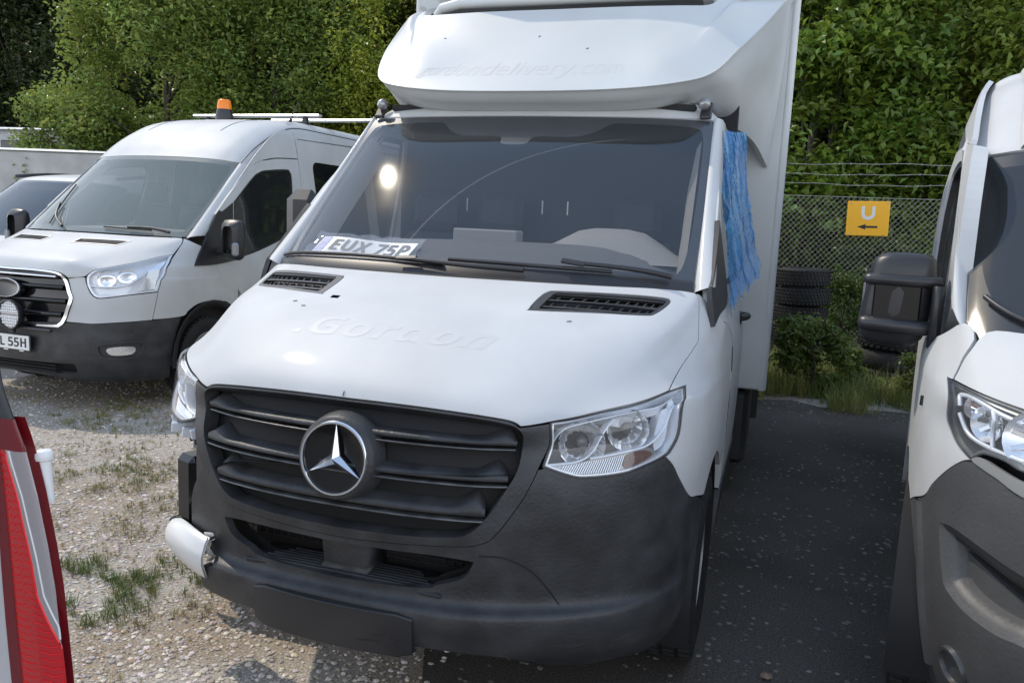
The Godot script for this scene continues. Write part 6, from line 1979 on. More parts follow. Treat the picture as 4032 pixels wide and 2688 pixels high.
func ground_and_lot() -> void:
	# one sheet, finer and slightly uneven near the camera
	var fn := FastNoiseLite.new()
	fn.frequency = 0.35
	fn.seed = 4
	var mb := MB.new()
	var rows := []
	var zs := [-140.0, -60.0, -30.0]
	var z := -20.0
	while z < 3.0:
		zs.append(z)
		z += 0.25
	zs.append_array([6.0, 20.0, 60.0])
	var xs := [-140.0, -50.0, -25.0]
	var x := -12.0
	while x < 6.1:
		xs.append(x)
		x += 0.25
	xs.append_array([12.0, 40.0, 120.0])
	for zz in zs:
		var l := []
		for xx in xs:
			l.append(Vector3(xx, fn.get_noise_2d(xx, zz) * 0.016 - 0.012, zz))
		rows.append(l)
	mb.loft(rows, -1.0)
	setting(put("ground", mb, M.gravel, self, "gravel yard with worn bare earth and thin grass"))
	# gravel sheet under and right of the truck, its shade painted into the colour
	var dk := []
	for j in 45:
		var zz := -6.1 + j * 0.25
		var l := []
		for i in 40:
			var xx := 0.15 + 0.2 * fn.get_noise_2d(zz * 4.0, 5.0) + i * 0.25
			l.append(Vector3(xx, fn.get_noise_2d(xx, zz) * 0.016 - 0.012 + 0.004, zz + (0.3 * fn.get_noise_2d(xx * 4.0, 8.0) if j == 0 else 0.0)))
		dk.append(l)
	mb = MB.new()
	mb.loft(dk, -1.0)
	setting(put("painted_shade_sheet", mb, M.shade_painted_gravel, self, "gravel sheet painted dark as shade between the truck and the right-hand van"))
	var r := rnd(11)
	var pm := FastNoiseLite.new()
	pm.frequency = 0.5
	pm.seed = 9
	var gm := FastNoiseLite.new()
	gm.frequency = 0.42
	gm.fractal_octaves = 3
	gm.seed = 23
	# loose stones, thick near the camera
	var sets := [[], [], []]
	var cols := [[], [], []]
	for i in 130000:
		var dz := pow(r.randf(), 1.6) * 7.5
		var p := Vector3(r.randf_range(-3.4 - dz * 0.45, 2.6 + dz * 0.05), 0, 1.1 - dz)
		if p.x > 0.15 and r.randf() < 0.62: continue
		var k := r.randf()
		if pm.get_noise_2d(p.x, p.z) < -0.35 + 0.5 * k: pass
		elif r.randf() < 0.55: continue
		var s := 0.006 + 0.020 * pow(r.randf(), 3.0) + 0.004 * r.randf()
		p.y = fn.get_noise_2d(p.x, p.z) * 0.016 - 0.012 + s * 0.08
		var b := Basis(Vector3.UP, r.randf() * TAU) * Basis.from_scale(Vector3(s, s * r.randf_range(0.4, 0.8), s * r.randf_range(0.7, 1.3)))
		var q := i % 3
		sets[q].append(Transform3D(b, p))
		var c := r.randf_range(0.34, 0.74)
		if p.x > 0.15: c *= 0.30  # stones on this side are coloured darker to go with the painted shade
		cols[q].append(Color(c, c * r.randf_range(0.84, 0.95), c * r.randf_range(0.70, 0.9)))
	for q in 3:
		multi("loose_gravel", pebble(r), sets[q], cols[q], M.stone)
	# single stones one can point at
	for q in [[1.02, 0.05, 0.035, "reddish half-buried stone in the shade beside the truck's front wheel"], [1.25, -0.9, 0.022, "small pale stone on shaded ground between the truck and right-hand van"]]:
		var o := put("stone", pebble(r), M.brown_stone, self, q[3], "stone")
		o.transform = Transform3D(Basis.from_scale(Vector3(q[2] * 2.2, q[2] * 1.4, q[2] * 1.8)), Vector3(q[0], q[2] * 0.2, q[1]))
	# grass: tufts of thin blades where a slow noise and drawn spots say so
	var tuft := func(n: int, h: float, spread: float, sd: int) -> ArrayMesh:
		var rr := rnd(sd)
		var g := MB.new()
		for i in n:
			var a := rr.randf() * TAU
			var base := Vector3(cos(a), 0, sin(a)) * rr.randf() * spread
			var lean := Vector3(cos(a + rr.randf_range(-0.8, 0.8)), 0, sin(a + rr.randf_range(-0.8, 0.8))) * rr.randf_range(0.2, 0.9) * h
			var hh := h * rr.randf_range(0.5, 1.1)
			var w := Vector3(-sin(a), 0, cos(a)) * 0.0022
			var m1 := base + lean * 0.35 + Vector3(0, hh * 0.6, 0)
			var tip := base + lean + Vector3(0, hh * 0.9, 0)
			g.ft(base - w, m1 - w * 0.8, base + w); g.ft(base + w, m1 - w * 0.8, m1 + w * 0.8); g.ft(m1 - w * 0.8, tip, m1 + w * 0.8)
		return g.mesh()
	var spots := [[-1.55, -0.42, 0.26, 1.5], [-1.35, -0.62, 0.2, 1.2], [-1.7, -0.1, 0.2, 0.9], [-1.15, -0.5, 0.18, 0.7], [-2.6, -1.75, 0.3, 0.9], [-1.9, -2.1, 0.5, 0.7], [-3.3, -3.0, 0.5, 0.9], [-2.0, -1.2, 0.6, 0.6], [-2.4, -1.0, 0.5, 0.5], [-1.55, -1.5, 0.5, 0.5], [-1.2, -1.8, 0.4, 0.6]]
	var gx := [[], []]
	var gc := [[], []]
	for sp in spots:
		for i in int(210 * sp[3] * (sp[2] / 0.3) * (sp[2] / 0.3) + 60):
			var a := r.randf() * TAU
			var d: float = sp[2] * pow(r.randf(), 0.6) * 1.3
			var p := Vector3(sp[0] + cos(a) * d * 1.3, -0.008, sp[1] + sin(a) * d)
			if gm.get_noise_2d(p.x * 6, p.z * 6) < -0.05: continue
			var k := r.randi() % 2
			gx[k].append(Transform3D(Basis(Vector3.UP, r.randf() * TAU).scaled(Vector3.ONE * r.randf_range(0.25, 0.65) * (0.5 + 0.5 * sp[3])), p))
			var dry := r.randf()
			gc[k].append(Color(0.10, 0.15, 0.03).lerp(Color(0.30, 0.22, 0.09), clampf(1.25 - sp[3] + (dry - 0.5) * 0.8, 0, 1)))
	for i in 9000:
		var p := Vector3(r.randf_range(-5.5, -0.7), -0.008, r.randf_range(-4.2, 0.6))
		if gm.get_noise_2d(p.x * 1.6, p.z * 1.6) < 0.12: continue
		var k := r.randi() % 2
		gx[k].append(Transform3D(Basis(Vector3.UP, r.randf() * TAU).scaled(Vector3.ONE * r.randf_range(0.15, 0.40)), p))
		gc[k].append(Color(0.16, 0.17, 0.04).lerp(Color(0.40, 0.29, 0.13), r.randf_range(0.2, 1.0)))
	# verge along the fence: taller and greener
	var vx := []
	var vc := []
	for i in 5200:
		var p := Vector3(r.randf_range(0.2, 4.6), -0.008, r.randf_range(-10.6, -5.9))
		if p.z > -6.4 and gm.get_noise_2d(p.x * 3, p.z * 3) < 0.0: continue
		vx.append(Transform3D(Basis(Vector3.UP, r.randf() * TAU).scaled(Vector3(1.1, r.randf_range(0.8, 2.4), 1.1)), p))
		vc.append(Color(0.11, 0.17, 0.03).lerp(Color(0.34, 0.30, 0.10), pow(r.randf(), 1.5)))
	for k in 2:
		multi("grass", tuft.call(12, 0.075, 0.03, 5 + k), gx[k], gc[k], M.grass)
	multi("grass", tuft.call(12, 0.16, 0.05, 9), vx, vc, M.grass)
	# dead leaves and twigs
	var lx := []
	var lc := []
	for i in 12000:
		var p := Vector3(r.randf_range(-4.4, -0.7), -0.004, r.randf_range(-3.6, 0.4))
		if gm.get_noise_2d(p.x * 1.6 + 3.0, p.z * 1.6) < 0.02 and r.randf() > 0.12: continue
		lx.append(Transform3D(Basis(Vector3.UP, r.randf() * TAU) * Basis(Vector3.RIGHT, r.randf_range(-0.5, 0.5)), p).scaled_local(Vector3.ONE * r.randf_range(0.4, 1.0)))
		var b := r.randf_range(0.5, 1.2)
		lc.append(Color(0.42 * b, 0.27 * b, 0.13 * b))
	for i in 2600:
		var p := Vector3(r.randf_range(0.2, 4.6), -0.004, r.randf_range(-8.5, -5.7))
		lx.append(Transform3D(Basis(Vector3.UP, r.randf() * TAU) * Basis(Vector3.RIGHT, r.randf_range(-0.5, 0.5)), p).scaled_local(Vector3.ONE * r.randf_range(0.6, 1.6)))
		var b := r.randf_range(0.6, 1.4)
		lc.append(Color(0.34 * b, 0.24 * b, 0.13 * b))
	var lm := MB.new()
	lm.ft(Vector3(-0.012, 0, 0), Vector3(0, 0.003, 0.005), Vector3(0, 0.0, -0.005)); lm.ft(Vector3(0, 0.003, 0.005), Vector3(0.012, 0, 0), Vector3(0, 0, -0.005))
	multi("dead_leaves", lm.mesh(), lx, lc, M.grass)

func tyre_mesh(R: float, wd: float, blocks: int) -> ArrayMesh:
	var mb := MB.new()
	var h := wd / 2
	mb.lathe(Transform3D(), [Vector2(R * 0.6, h * 0.6), Vector2(R * 0.6, -h * 0.6), Vector2(R * 0.64, -h * 0.92), Vector2(R * 0.8, -h), Vector2(R * 0.94, -h * 0.92), Vector2(R * 0.99, -h * 0.72), Vector2(R, -h * 0.4), Vector2(R, h * 0.4), Vector2(R * 0.99, h * 0.72), Vector2(R * 0.94, h * 0.92), Vector2(R * 0.8, h), Vector2(R * 0.64, h * 0.92), Vector2(R * 0.6, h * 0.6)], 40)
	for k in blocks:
		for j in 5:
			var a := TAU * (k + 0.37 * j) / blocks
			mb.box(Transform3D(Basis(Vector3.UP, -a), Vector3(cos(a) * R, (j - 2) * h * 0.36, sin(a) * R)) * Transform3D(Basis(Vector3.RIGHT, 0.35 * (1 if j < 2 else -1)), Vector3.ZERO), Vector3(0.016, h * 0.26, TAU * R / blocks * 0.62), 0.003)
	return mb.mesh()

func small_things() -> void:
	# tyre stacks
	var tm := tyre_mesh(0.325, 0.225, 44)
	var names := ["topmost tyre of the stack beside the truck's cargo box", "second tyre from the top beside the cargo box", "middle tyre in the stack beside the cargo box", "fourth tyre down in the stack beside the cargo box", "bottom tyre of the stack beside the cargo box, behind the shrub"]
	var r := rnd(3)
	for k in 5:
		var o := put("tyre", tm, M.rubber, self, names[k], "tyre", "black tyres stacked against the fence")
		o.transform = Transform3D(Basis(Vector3(r.randf_range(-1, 1), 0, r.randf_range(-1, 1)).normalized(), 0.03) * Basis(Vector3.UP, r.randf() * 6.0), Vector3(1.455 + r.randf_range(-0.025, 0.02), 1.075 - k * 0.238, -9.0 + r.randf_range(-0.03, 0.03)))
	names = ["topmost tyre of the leaning stack behind the right-hand van's mirror", "second tyre from the top, under the right-hand van's mirror", "block-treaded tyre in the leaning stack, third from the top", "smooth grey tyre lying second from the bottom in leaning stack", "tilted tyre lowest in the grass, under the leaning stack"]
	var tm2 := tyre_mesh(0.33, 0.205, 30)
	var bald := MB.new()
	var bh := 0.1
	bald.lathe(Transform3D(), [Vector2(0.2, bh * 0.6), Vector2(0.2, -bh * 0.6), Vector2(0.22, -bh * 0.95), Vector2(0.28, -bh), Vector2(0.315, -bh * 0.8), Vector2(0.33, -bh * 0.3), Vector2(0.33, bh * 0.3), Vector2(0.315, bh * 0.8), Vector2(0.28, bh), Vector2(0.22, bh * 0.95), Vector2(0.2, bh * 0.6)], 40)
	var bm := bald.mesh()
	var heights := [0.93, 0.725, 0.51, 0.29, 0.09]
	var dx := [0.17, 0.14, 0.06, 0.02, -0.03]
	for k in 5:
		var o := put("tyre", bm if k == 3 else tm2, M.dusty_rubber if k >= 3 else M.rubber, self, names[k], "tyre", "worn tyres stacked in the grass")
		o.transform = Transform3D(Basis(Vector3(0.2, 0, 1).normalized(), -0.06 - 0.05 * (1 if k == 4 else 0)) * Basis(Vector3.UP, r.randf() * 6.0), Vector3(2.32 + dx[k], heights[k], -7.7))
	# sign on the fence
	var sg := thing("direction_sign", "orange square sign with white U and black left arrow on fence", "sign", Vector3(2.165, 1.845, -9.40), -0.03)
	sg.rotation.z = 0.02
	var mb := MB.new()
	mb.box(Transform3D(), Vector3(0.50, 0.435, 0.012), 0.004)
	put("panel", mb, M.sign_orange, sg)
	mb = MB.new()
	var u := []
	for j in 17:
		var a := PI + PI * j / 16
		u.append(Vector2(cos(a), sin(a)))
	var pts := []
	pts.append(Vector2(-0.062, 0.155))
	for q in u: pts.append(Vector2(q.x * 0.062, 0.062 + q.y * 0.058))
	pts.append(Vector2(0.062, 0.155))
	for i in pts.size() - 1:
		var d: Vector2 = (pts[i + 1] - pts[i]).normalized()
		var d0: Vector2 = (pts[i] - pts[maxi(i - 1, 0)]).normalized() if i > 0 else d
		var d1: Vector2 = (pts[mini(i + 2, pts.size() - 1)] - pts[i + 1]).normalized() if i + 2 < pts.size() else d
		var n0 := (d0 + d).orthogonal().normalized() * 0.02
		var n1 := (d1 + d).orthogonal().normalized() * 0.02
		mb.fq(Vector3(pts[i].x - n0.x, pts[i].y - n0.y, 0.0075), Vector3(pts[i + 1].x - n1.x, pts[i + 1].y - n1.y, 0.0075), Vector3(pts[i + 1].x + n1.x, pts[i + 1].y + n1.y, 0.0075), Vector3(pts[i].x + n0.x, pts[i].y + n0.y, 0.0075))
	put("letter", mb, M.plate_white, sg)
	mb = MB.new()
	var A := func(x: float, y: float) -> Vector3: return Vector3(x, y - 0.105, 0.0075)
	mb.ft(A.call(-0.12, 0), A.call(-0.015, 0.036), A.call(-0.03, 0)); mb.ft(A.call(-0.12, 0), A.call(-0.03, 0), A.call(-0.015, -0.036))
	mb.fq(A.call(-0.03, 0.013), A.call(0.12, 0.013), A.call(0.12, -0.013), A.call(-0.03, -0.013))
	put("arrow", mb, M.plate_black, sg)
	for q in [[-0.21, 0.185], [0.22, 0.2], [-0.22, -0.2], [0.2, -0.2]]:
		mb = MB.new()
		mb.lathe(T(Vector3(q[0], q[1], 0.006), Vector3(0, 0, 1)), [Vector2(0.01, 0), Vector2(0.008, 0.006), Vector2(0.001, 0.007)], 10)
		put("screw", mb, M.galvanised, sg)
	# chain-link fence with three strands of barbed wire
	var f := thing("chain_link_fence", "galvanised chain-link fence with three barbed strands behind the tyres", "fence", Vector3(0, 0, -9.45))
	mb = MB.new()
	var L := -1.5
	var Rr := 6.5
	var H := 2.09
	var step := 0.068
	var c := L - H
	while c < Rr + H:
		for sd in [1.0, -1.0]:
			var x0 := c
			var a := Vector2(x0, 0.02)
			var b := Vector2(x0 + sd * H * 0.92, 0.02 + H)
			# cut to the fence's width
			var lo := 0.0
			var hi := 1.0
			var dxx := b.x - a.x
			for lim in [L, Rr]:
				var tt: float = (lim - a.x) / dxx
				if (lim == L) == (dxx > 0): lo = maxf(lo, tt)
				else: hi = minf(hi, tt)
			if hi - lo > 0.01:
				var p := a.lerp(b, lo)
				var q := a.lerp(b, hi)
				mb.tube([Vector3(p.x, p.y, 0.004 * sd), Vector3(q.x, q.y, 0.004 * sd)], 0.0016, 4, false)
		c += step
	stuff(put("wire_mesh", mb, M.galvanised, f))
	for yy in [2.11, 0.03]:
		mb = MB.new()
		mb.tube([Vector3(L, yy, 0), Vector3(Rr, yy, 0)], 0.003, 5)
		put("line_wire", mb, M.galvanised, f)
	for k in 3:
		mb = MB.new()
		var wv := []
		for j in 60:
			var x := lerpf(L, Rr, j / 59.0)
			wv.append(Vector3(x, 2.27 + k * 0.12 + 0.012 * sin(x * 2.3 + k) + 0.006 * sin(x * 9.0 + k * 2.0), 0.05 + k * 0.06))
		mb.tube(wv, 0.0032, 5)
		for j in 60:
			mb.box(Transform3D(Basis(Vector3(1, 1, 0).normalized(), j), wv[j]), Vector3(0.004, 0.03, 0.004), 0.001)
		put("barbed_strand", mb, M.galvanised, f)
	for xx in [-1.4, 0.9, 3.6, 6.3]:
		mb = MB.new()
		mb.tube([Vector3(xx, 0, -0.03), Vector3(xx, 2.12, -0.03), Vector3(xx, 2.55, 0.18)], 0.024, 10)
		put("post", mb, M.galvanised, f)
	plate_on_dash()
	film()
	near_van()
	far_vehicles()

func plate_on_dash() -> void:
	# licence plate lying in a plastic sleeve on the dashboard
	var o := thing("number_plate", "white number plate in clear sleeve lying behind the truck's windscreen", "number plate")
	var c0 := Vector3(-0.762, 1.408, -1.09)
	var ex := Vector3(0.455, -0.01, 0.012)
	var ey := Vector3(0.026, 0.066, -0.075)
	var n := ex.cross(ey).normalized()
	var mb := MB.new()
	var rows := []
	for j in 9:
		var f := j / 8.0
		var l := []
		for e in [[0.0, 0.0], [0.0, 0.006], [1.0, 0.006], [1.0, 0.0]]:
			l.append(c0 + ex * f + ey * e[0] + n * (e[1] + 0.006 * sin(f * 7.0)))
		rows.append(l)
	mb.loft(rows, -1.0)
	put("plate_face", mb, M.plate_white, o)
	var lay := func(x0: float, x1: float, y0: float, y1: float, lift: float) -> Callable:
		return func(q: Vector2) -> Array:
			var f := lerpf(x0, x1, q.x)
			return [c0 + ex * f + ey * lerpf(y0, y1, q.y) + n * (lift + 0.006 * sin(f * 7.0)), n]
	mb = MB.new()
	letters("EUX 75P", "Droid Sans", true, lay.call(0.16, 0.96, 0.17, 0.85, 0.0085), mb)
	put("plate_letters", mb, M.plate_black, o)
	mb = MB.new()
	var fb: Callable = lay.call(0.01, 0.10, 0.03, 0.97, 0.0075)
	mb.fq(fb.call(Vector2(0, 1))[0], fb.call(Vector2(1, 1))[0], fb.call(Vector2(1, 0))[0], fb.call(Vector2(0, 0))[0])
	put("blue_band", mb, M.plate_blue, o)
	mb = MB.new()
	rows = []
	for j in 15:
		var f := j / 14.0
		var l := []
		for k in 7:
			l.append(c0 + ex * lerpf(-0.06, 1.06, f) + ey * lerpf(-0.12, 1.18, k / 6.0) + n * (0.016 + 0.006 * sin(j * 1.9 + k * 1.3) + 0.004 * sin(j * 3.7 - k * 2.1)))
		rows.append(l)
	mb.loft(rows, -1.0)
	put("clear_sleeve", mb, M.sleeve, o)

func film() -> void:
	var fn := FastNoiseLite.new()
	fn.frequency = 1.6
	fn.fractal_octaves = 4
	fn.seed = 6
	var rows := []
	for j in 61:
		var v := j / 60.0
		var l := []
		for i in 41:
			var w := i / 40.0
			var jag := 0.03 * fn.get_noise_2d(v * 9.0, 31.0)
			var y := lerpf(lerpf(1.26, 1.40, w), lerpf(2.02, 2.045, w), v) + (1.0 - v) * 0.05 * fn.get_noise_2d(w * 8.0, 7.0)
			var u := lerpf(lerpf(1.26, 1.78, pow(v, 1.1)), 2.16, w) + jag * w
			var lift := 0.010 + 0.085 * pow(w, 1.7) + 0.035 * absf(fn.get_noise_2d(u * 3.0 + y * 0.6, y * 0.5)) + 0.022 * fn.get_noise_2d(u * 5.0 - y * 1.0, y * 0.8 + u)
			if v < 0.12: lift += 0.03 * w * (0.12 - v) / 0.12
			l.append(SR.p(u, y) + Vector3(1, 0.1, 0).normalized() * lift)
		rows.append(l)
	var mb := MB.new()
	mb.loft(rows, 1.0)
	put("plastic_film", mb, M.blue_film, self, "crumpled blue plastic film taped over the truck's side window", "plastic film")

func near_van() -> void:
	# the corner of a vehicle close to the camera: lamp, hinge, white skin
	var t := thing("white_vehicle", "white vehicle nearest the camera, only its red tail lamp corner showing", "van")
	var st := [[1.30, 0.146, 0.100], [1.26, 0.157, 0.113], [1.225, 0.172, 0.123], [1.155, 0.191, 0.130], [1.08, 0.2065, 0.1345], [1.015, 0.217, 0.138], [0.935, 0.224, 0.1425], [0.875, 0.2295, 0.147], [0.80, 0.234, 0.152], [0.70, 0.238, 0.157]]
	# lens: columns from the dark inner edge to the clear outer edge and round the corner
	var mk := func(f0: float, f1: float, y0: float, y1: float, lift: float, called: String, m: Material, n := 24) -> void:
		var mb := MB.new()
		var rows := []
		for j in n + 1:
			var y := lerpf(y1, y0, float(j) / n)
			var l := []
			for k in 9:
				l.append(corner(st, lerpf(f0, f1, k / 8.0), y, lift))
			rows.append(l)
		mb.loft(rows, 1.0)
		put(called, mb, m, lamp_node)
	lamp_node = Node3D.new()
	name_it(lamp_node, "tail_lamp", t)
	mk.call(0.02, 0.97, 0.62, 1.262, -0.016, "lamp_backing", M.lamp_red_dark)
	var edge_at := func(y: float) -> float:
		var pts := [[1.30, 0.26], [1.204, 0.30], [1.15, 0.46], [1.06, 0.59], [1.006, 0.63], [0.969, 0.80], [0.93, 1.0], [0.5, 1.0]]
		for k in pts.size() - 1:
			if y <= pts[k][0] and y >= pts[k + 1][0]:
				return lerpf(pts[k][1], pts[k + 1][1], (y - pts[k][0]) / (pts[k + 1][0] - pts[k][0]))
		return 1.0
	# red lens: its outer edge runs slantwise
	var mb := MB.new()
	var rows := []
	for j in 49:
		var y := lerpf(1.216, 0.62, j / 48.0)
		var l := []
		for k in 9: l.append(corner(st, lerpf(-0.15, edge_at.call(y), k / 8.0), y, 0.0))
		rows.append(l)
	mb.loft(rows, 1.0)
	put("red_lens", mb, M.red_lens, lamp_node)
	# prisms in the red lens
	for k in 52:
		var y := 1.205 - k * 0.0112
		for c in 2:
			mb = MB.new()
			var e: float = edge_at.call(y)
			var f0 := lerpf(-0.1, e, 0.5 * c + 0.03)
			var f1 := lerpf(-0.1, e, 0.5 * c + 0.47)
			var pts := []
			for j in 6: pts.append(corner(st, lerpf(f0, f1, j / 5.0), y + 0.004 * j / 5.0 + 0.002 * sin(j * 1.3), 0.0004))
			mb.tube(pts, 0.0010, 4)
			put("lens_rib", mb, M.red_bright, lamp_node)
	# bright inner edge and the clear part beside it
	mb = MB.new()
	var eg := []
	for j in 40:
		var y := lerpf(1.21, 0.935, j / 39.0)
		eg.append(corner(st, edge_at.call(y) - 0.02, y, 0.001))
	mb.tube(eg, 0.0022, 5)
	put("lens_edge", mb, M.red_bright, lamp_node)
	mb = MB.new()
	rows = []
	for j in 40:
		var y := lerpf(1.225, 0.925, j / 39.0)
		var l := []
		for k in 7: l.append(corner(st, lerpf(minf(edge_at.call(y) + 0.01, 0.99), 1.03, k / 6.0), y, 0.0015))
		rows.append(l)
	mb.loft(rows, 1.0)
	put("clear_strip", mb, M.clear_strip, lamp_node)
	mb = MB.new()
	var ce := []
	for j in 40:
		var y := lerpf(1.215, 0.94, j / 39.0)
		ce.append(corner(st, minf(edge_at.call(y) + 0.13, 0.98), y, 0.001))
	mb.tube(ce, 0.0016, 5)
	put("strip_edge", mb, M.white_plastic, lamp_node)
	mk.call(-0.2, 1.02, 1.216, 1.262, 0.002, "dark_band", M.lamp_red_dark, 6)
	mk.call(-0.2, 0.05, 0.62, 1.216, 0.002, "dark_edge", M.lamp_red_dark, 20)
	# white skin left of the lamp and a black part above
	mb = MB.new()
	rows = []
	for j in 13:
		var y := lerpf(1.5, 0.4, j / 12.0)
		var l := []
		for k in 7:
			var f := k / 6.0
			l.append(corner(st, -0.17, y, -0.004) + Vector3(-0.05 * (1.0 - f), 0, 0.35 * (1.0 - f) * (1.0 - f) + 0.02 * (1.0 - f)))
		rows.append(l)
	mb.loft(rows, 1.0)
	put("rear_skin", mb, M.white_paint, t)
	mb = MB.new()
	rows = []
	for j in 9:
		var y := lerpf(1.60, 1.262, j / 8.0)
		var l := []
		for k in 9:
			l.append(corner(st, lerpf(-0.6, 1.35, k / 8.0), y, 0.002 + (0.004 if j == 7 else 0.0)) + Vector3(-0.10 * maxf(y - 1.262, 0.0), 0, -0.05 * maxf(y - 1.262, 0.0)))
		rows.append(l)
	mb.loft(rows, 1.0)
	put("pillar_trim", mb, M.black_plastic, t)
	# body side running away behind the lamp, out of the picture to the left
	mb = MB.new()
	mb.box(Transform3D(Basis(), Vector3(-0.86, 1.0, 2.3)), Vector3(1.75, 1.4, 2.1), 0.08)
	put("body", mb, M.white_paint, t)
	# door hinge
	mb = MB.new()
	var hx := T(Vector3(0.1795, 1.137, 1.12), Vector3(-0.06, 1, 0.0))
	mb.lathe(hx, [Vector2(0.001, -0.004), Vector2(0.0095, -0.003), Vector2(0.0105, 0.002), Vector2(0.0095, 0.008), Vector2(0.0095, 0.06), Vector2(0.0122, 0.0615), Vector2(0.0128, 0.066), Vector2(0.0122, 0.072), Vector2(0.009, 0.076), Vector2(0.001, 0.077)], 20)
	put("door_hinge", mb, M.white_plastic, t)

var lamp_node: Node3D
func corner(st: Array, f: float, y: float, lift: float) -> Vector3:
	# f 0 at the lamp's inner edge, 1 at the silhouette, beyond 1 round the corner
	var k := 0
	while k < st.size() - 2 and y < st[k + 1][0]: k += 1
	var t: float = (y - st[k][0]) / (st[k + 1][0] - st[k][0])
	var xr: float = lerpf(st[k][1], st[k + 1][1], t)
	var xl: float = lerpf(st[k][2], st[k + 1][2], t)
	var w := xr - xl
	var back := maxf(f - 1.0, 0.0)
	var bow := maxf(minf(f, 1.0) - 0.6, 0.0)
	var x := xl + w * minf(f, 1.0) - back * w * 1.1
	var z := 1.15 - bow * bow * w * 0.5 - back * w * 0.8
	return Vector3(x, y, z + lift)

func far_vehicles() -> void:
	# mid-size van with roof rails behind the left van
	var t := thing("rail_van", "white mid-size van with black roof rails behind the beacon van", "van", Vector3(-6.75, 0, -3.55), -0.03)
	var W := Grid.new([
		[Vector3(0, 1.20, -0.9), Vector3(0.4, 1.20, -0.93), Vector3(0.7, 1.20, -1.0), Vector3(0.88, 1.20, -1.12)],
		[Vector3(0, 1.52, -1.28), Vector3(0.4, 1.52, -1.31), Vector3(0.67, 1.52, -1.37), Vector3(0.84, 1.515, -1.47)],
		[Vector3(0, 1.81, -1.66), Vector3(0.38, 1.81, -1.68), Vector3(0.62, 1.805, -1.74), Vector3(0.76, 1.79, -1.82)]], true)
	var mb := MB.new()
	mb.patch(W, P2([-2.96, 0, 2.96, 0, 2.96, 2, -2.96, 2]), [], 0.5, 0.25)
	put("windscreen", mb, M.windscreen_blue, t)
	var hood := Grid.new([
		[Vector3(0, 0.25, 0), Vector3(0.5, 0.25, -0.05), Vector3(0.85, 0.25, -0.3), Vector3(0.95, 0.25, -1.0)],
		[Vector3(0, 0.7, 0.03), Vector3(0.5, 0.7, -0.03), Vector3(0.87, 0.7, -0.28), Vector3(0.97, 0.7, -1.0)],
		[Vector3(0, 0.98, -0.05), Vector3(0.5, 0.98, -0.1), Vector3(0.84, 0.96, -0.35), Vector3(0.96, 0.95, -1.0)],
		[Vector3(0, 1.10, -0.4), Vector3(0.48, 1.09, -0.45), Vector3(0.8, 1.06, -0.6), Vector3(0.95, 1.03, -1.05)],
		[Vector3(0, 1.21, -0.92), Vector3(0.45, 1.21, -0.96), Vector3(0.78, 1.20, -1.04), Vector3(0.93, 1.15, -1.2)]], true)
	mb = MB.new()
	mb.patch(hood, P2([-3, 0, 3, 0, 3, 4, -3, 4]), [], 0.25, 0.25)
	put("bonnet", mb, M.white_paint, t)
	var roof := Grid.new([
		[Vector3(0, 1.815, -1.67), Vector3(0.4, 1.812, -1.7), Vector3(0.63, 1.805, -1.76), Vector3(0.78, 1.785, -1.86), Vector3(0.84, 1.70, -1.9)],
		[Vector3(0, 1.88, -1.9), Vector3(0.4, 1.875, -1.9), Vector3(0.63, 1.86, -1.95), Vector3(0.77, 1.82, -2.0), Vector3(0.85, 1.70, -2.0)],
		[Vector3(0, 1.93, -2.6), Vector3(0.4, 1.925, -2.6), Vector3(0.63, 1.90, -2.6), Vector3(0.77, 1.85, -2.6), Vector3(0.86, 1.70, -2.6)],
		[Vector3(0, 1.93, -4.6), Vector3(0.4, 1.925, -4.6), Vector3(0.63, 1.90, -4.6), Vector3(0.77, 1.85, -4.6), Vector3(0.86, 1.70, -4.6)]], true)
	mb = MB.new()
	mb.patch(roof, P2([-4, 0, 4, 0, 4, 3, -4, 3]), [], 0.25, 0.25)
	put("roof", mb, M.white_paint, t)
	for s in [-1, 1]:
		mb = MB.new()
		var l := []
		for j in 14:
			var f := j / 13.0
			l.append(Vector3(0.76 * s, 1.86 + 0.055 * sin(minf(f * 4.0, 1.0) * PI / 2), -1.85 - f * 2.6))
		mb.tube(l, 0.022, 8)
		put("roof_rail", mb, M.satin_black, t)
		mb = MB.new()
		mb.loft([[Vector3(0.885 * s, 1.19, -1.12), Vector3(0.765 * s, 1.79, -1.82)], [Vector3(0.93 * s, 1.2, -1.2), Vector3(0.83 * s, 1.76, -1.92)], [Vector3(0.90 * s, 1.2, -1.3), Vector3(0.80 * s, 1.72, -1.98)]], float(s))
		put("pillar", mb, M.satin_black, t)
		mb = MB.new()
		mb.loft([[Vector3(0.955 * s, 0.3, -1.2), Vector3(0.97 * s, 0.8, -1.2), Vector3(0.94 * s, 1.18, -1.2)], [Vector3(0.955 * s, 0.3, -4.6), Vector3(0.97 * s, 0.8, -4.6), Vector3(0.94 * s, 1.18, -4.6)]], float(s))
		put("body_side", mb, M.white_paint, t)
		mb = MB.new()
		mb.loft([[Vector3(0.93 * s, 1.18, -1.25), Vector3(0.89 * s, 1.45, -1.55), Vector3(0.845 * s, 1.72, -1.92)], [Vector3(0.94 * s, 1.18, -4.6), Vector3(0.90 * s, 1.45, -4.6), Vector3(0.855 * s, 1.72, -4.6)]], float(s))
		put("side_window", mb, M.dark_glass_solid, t)
		wheel(t, Vector3(0.84 * s, 0.33, -0.95), 0.33, 0.21, s, M.steel)
		mb = MB.new()
		mb.box(Transform3D(Basis(Vector3.UP, 0.2 * s), Vector3(1.08 * s, 1.30, -1.32)), Vector3(0.2, 0.17, 0.11), 0.04)
		put("door_mirror", mb, M.satin_black, t)
	mb = MB.new()
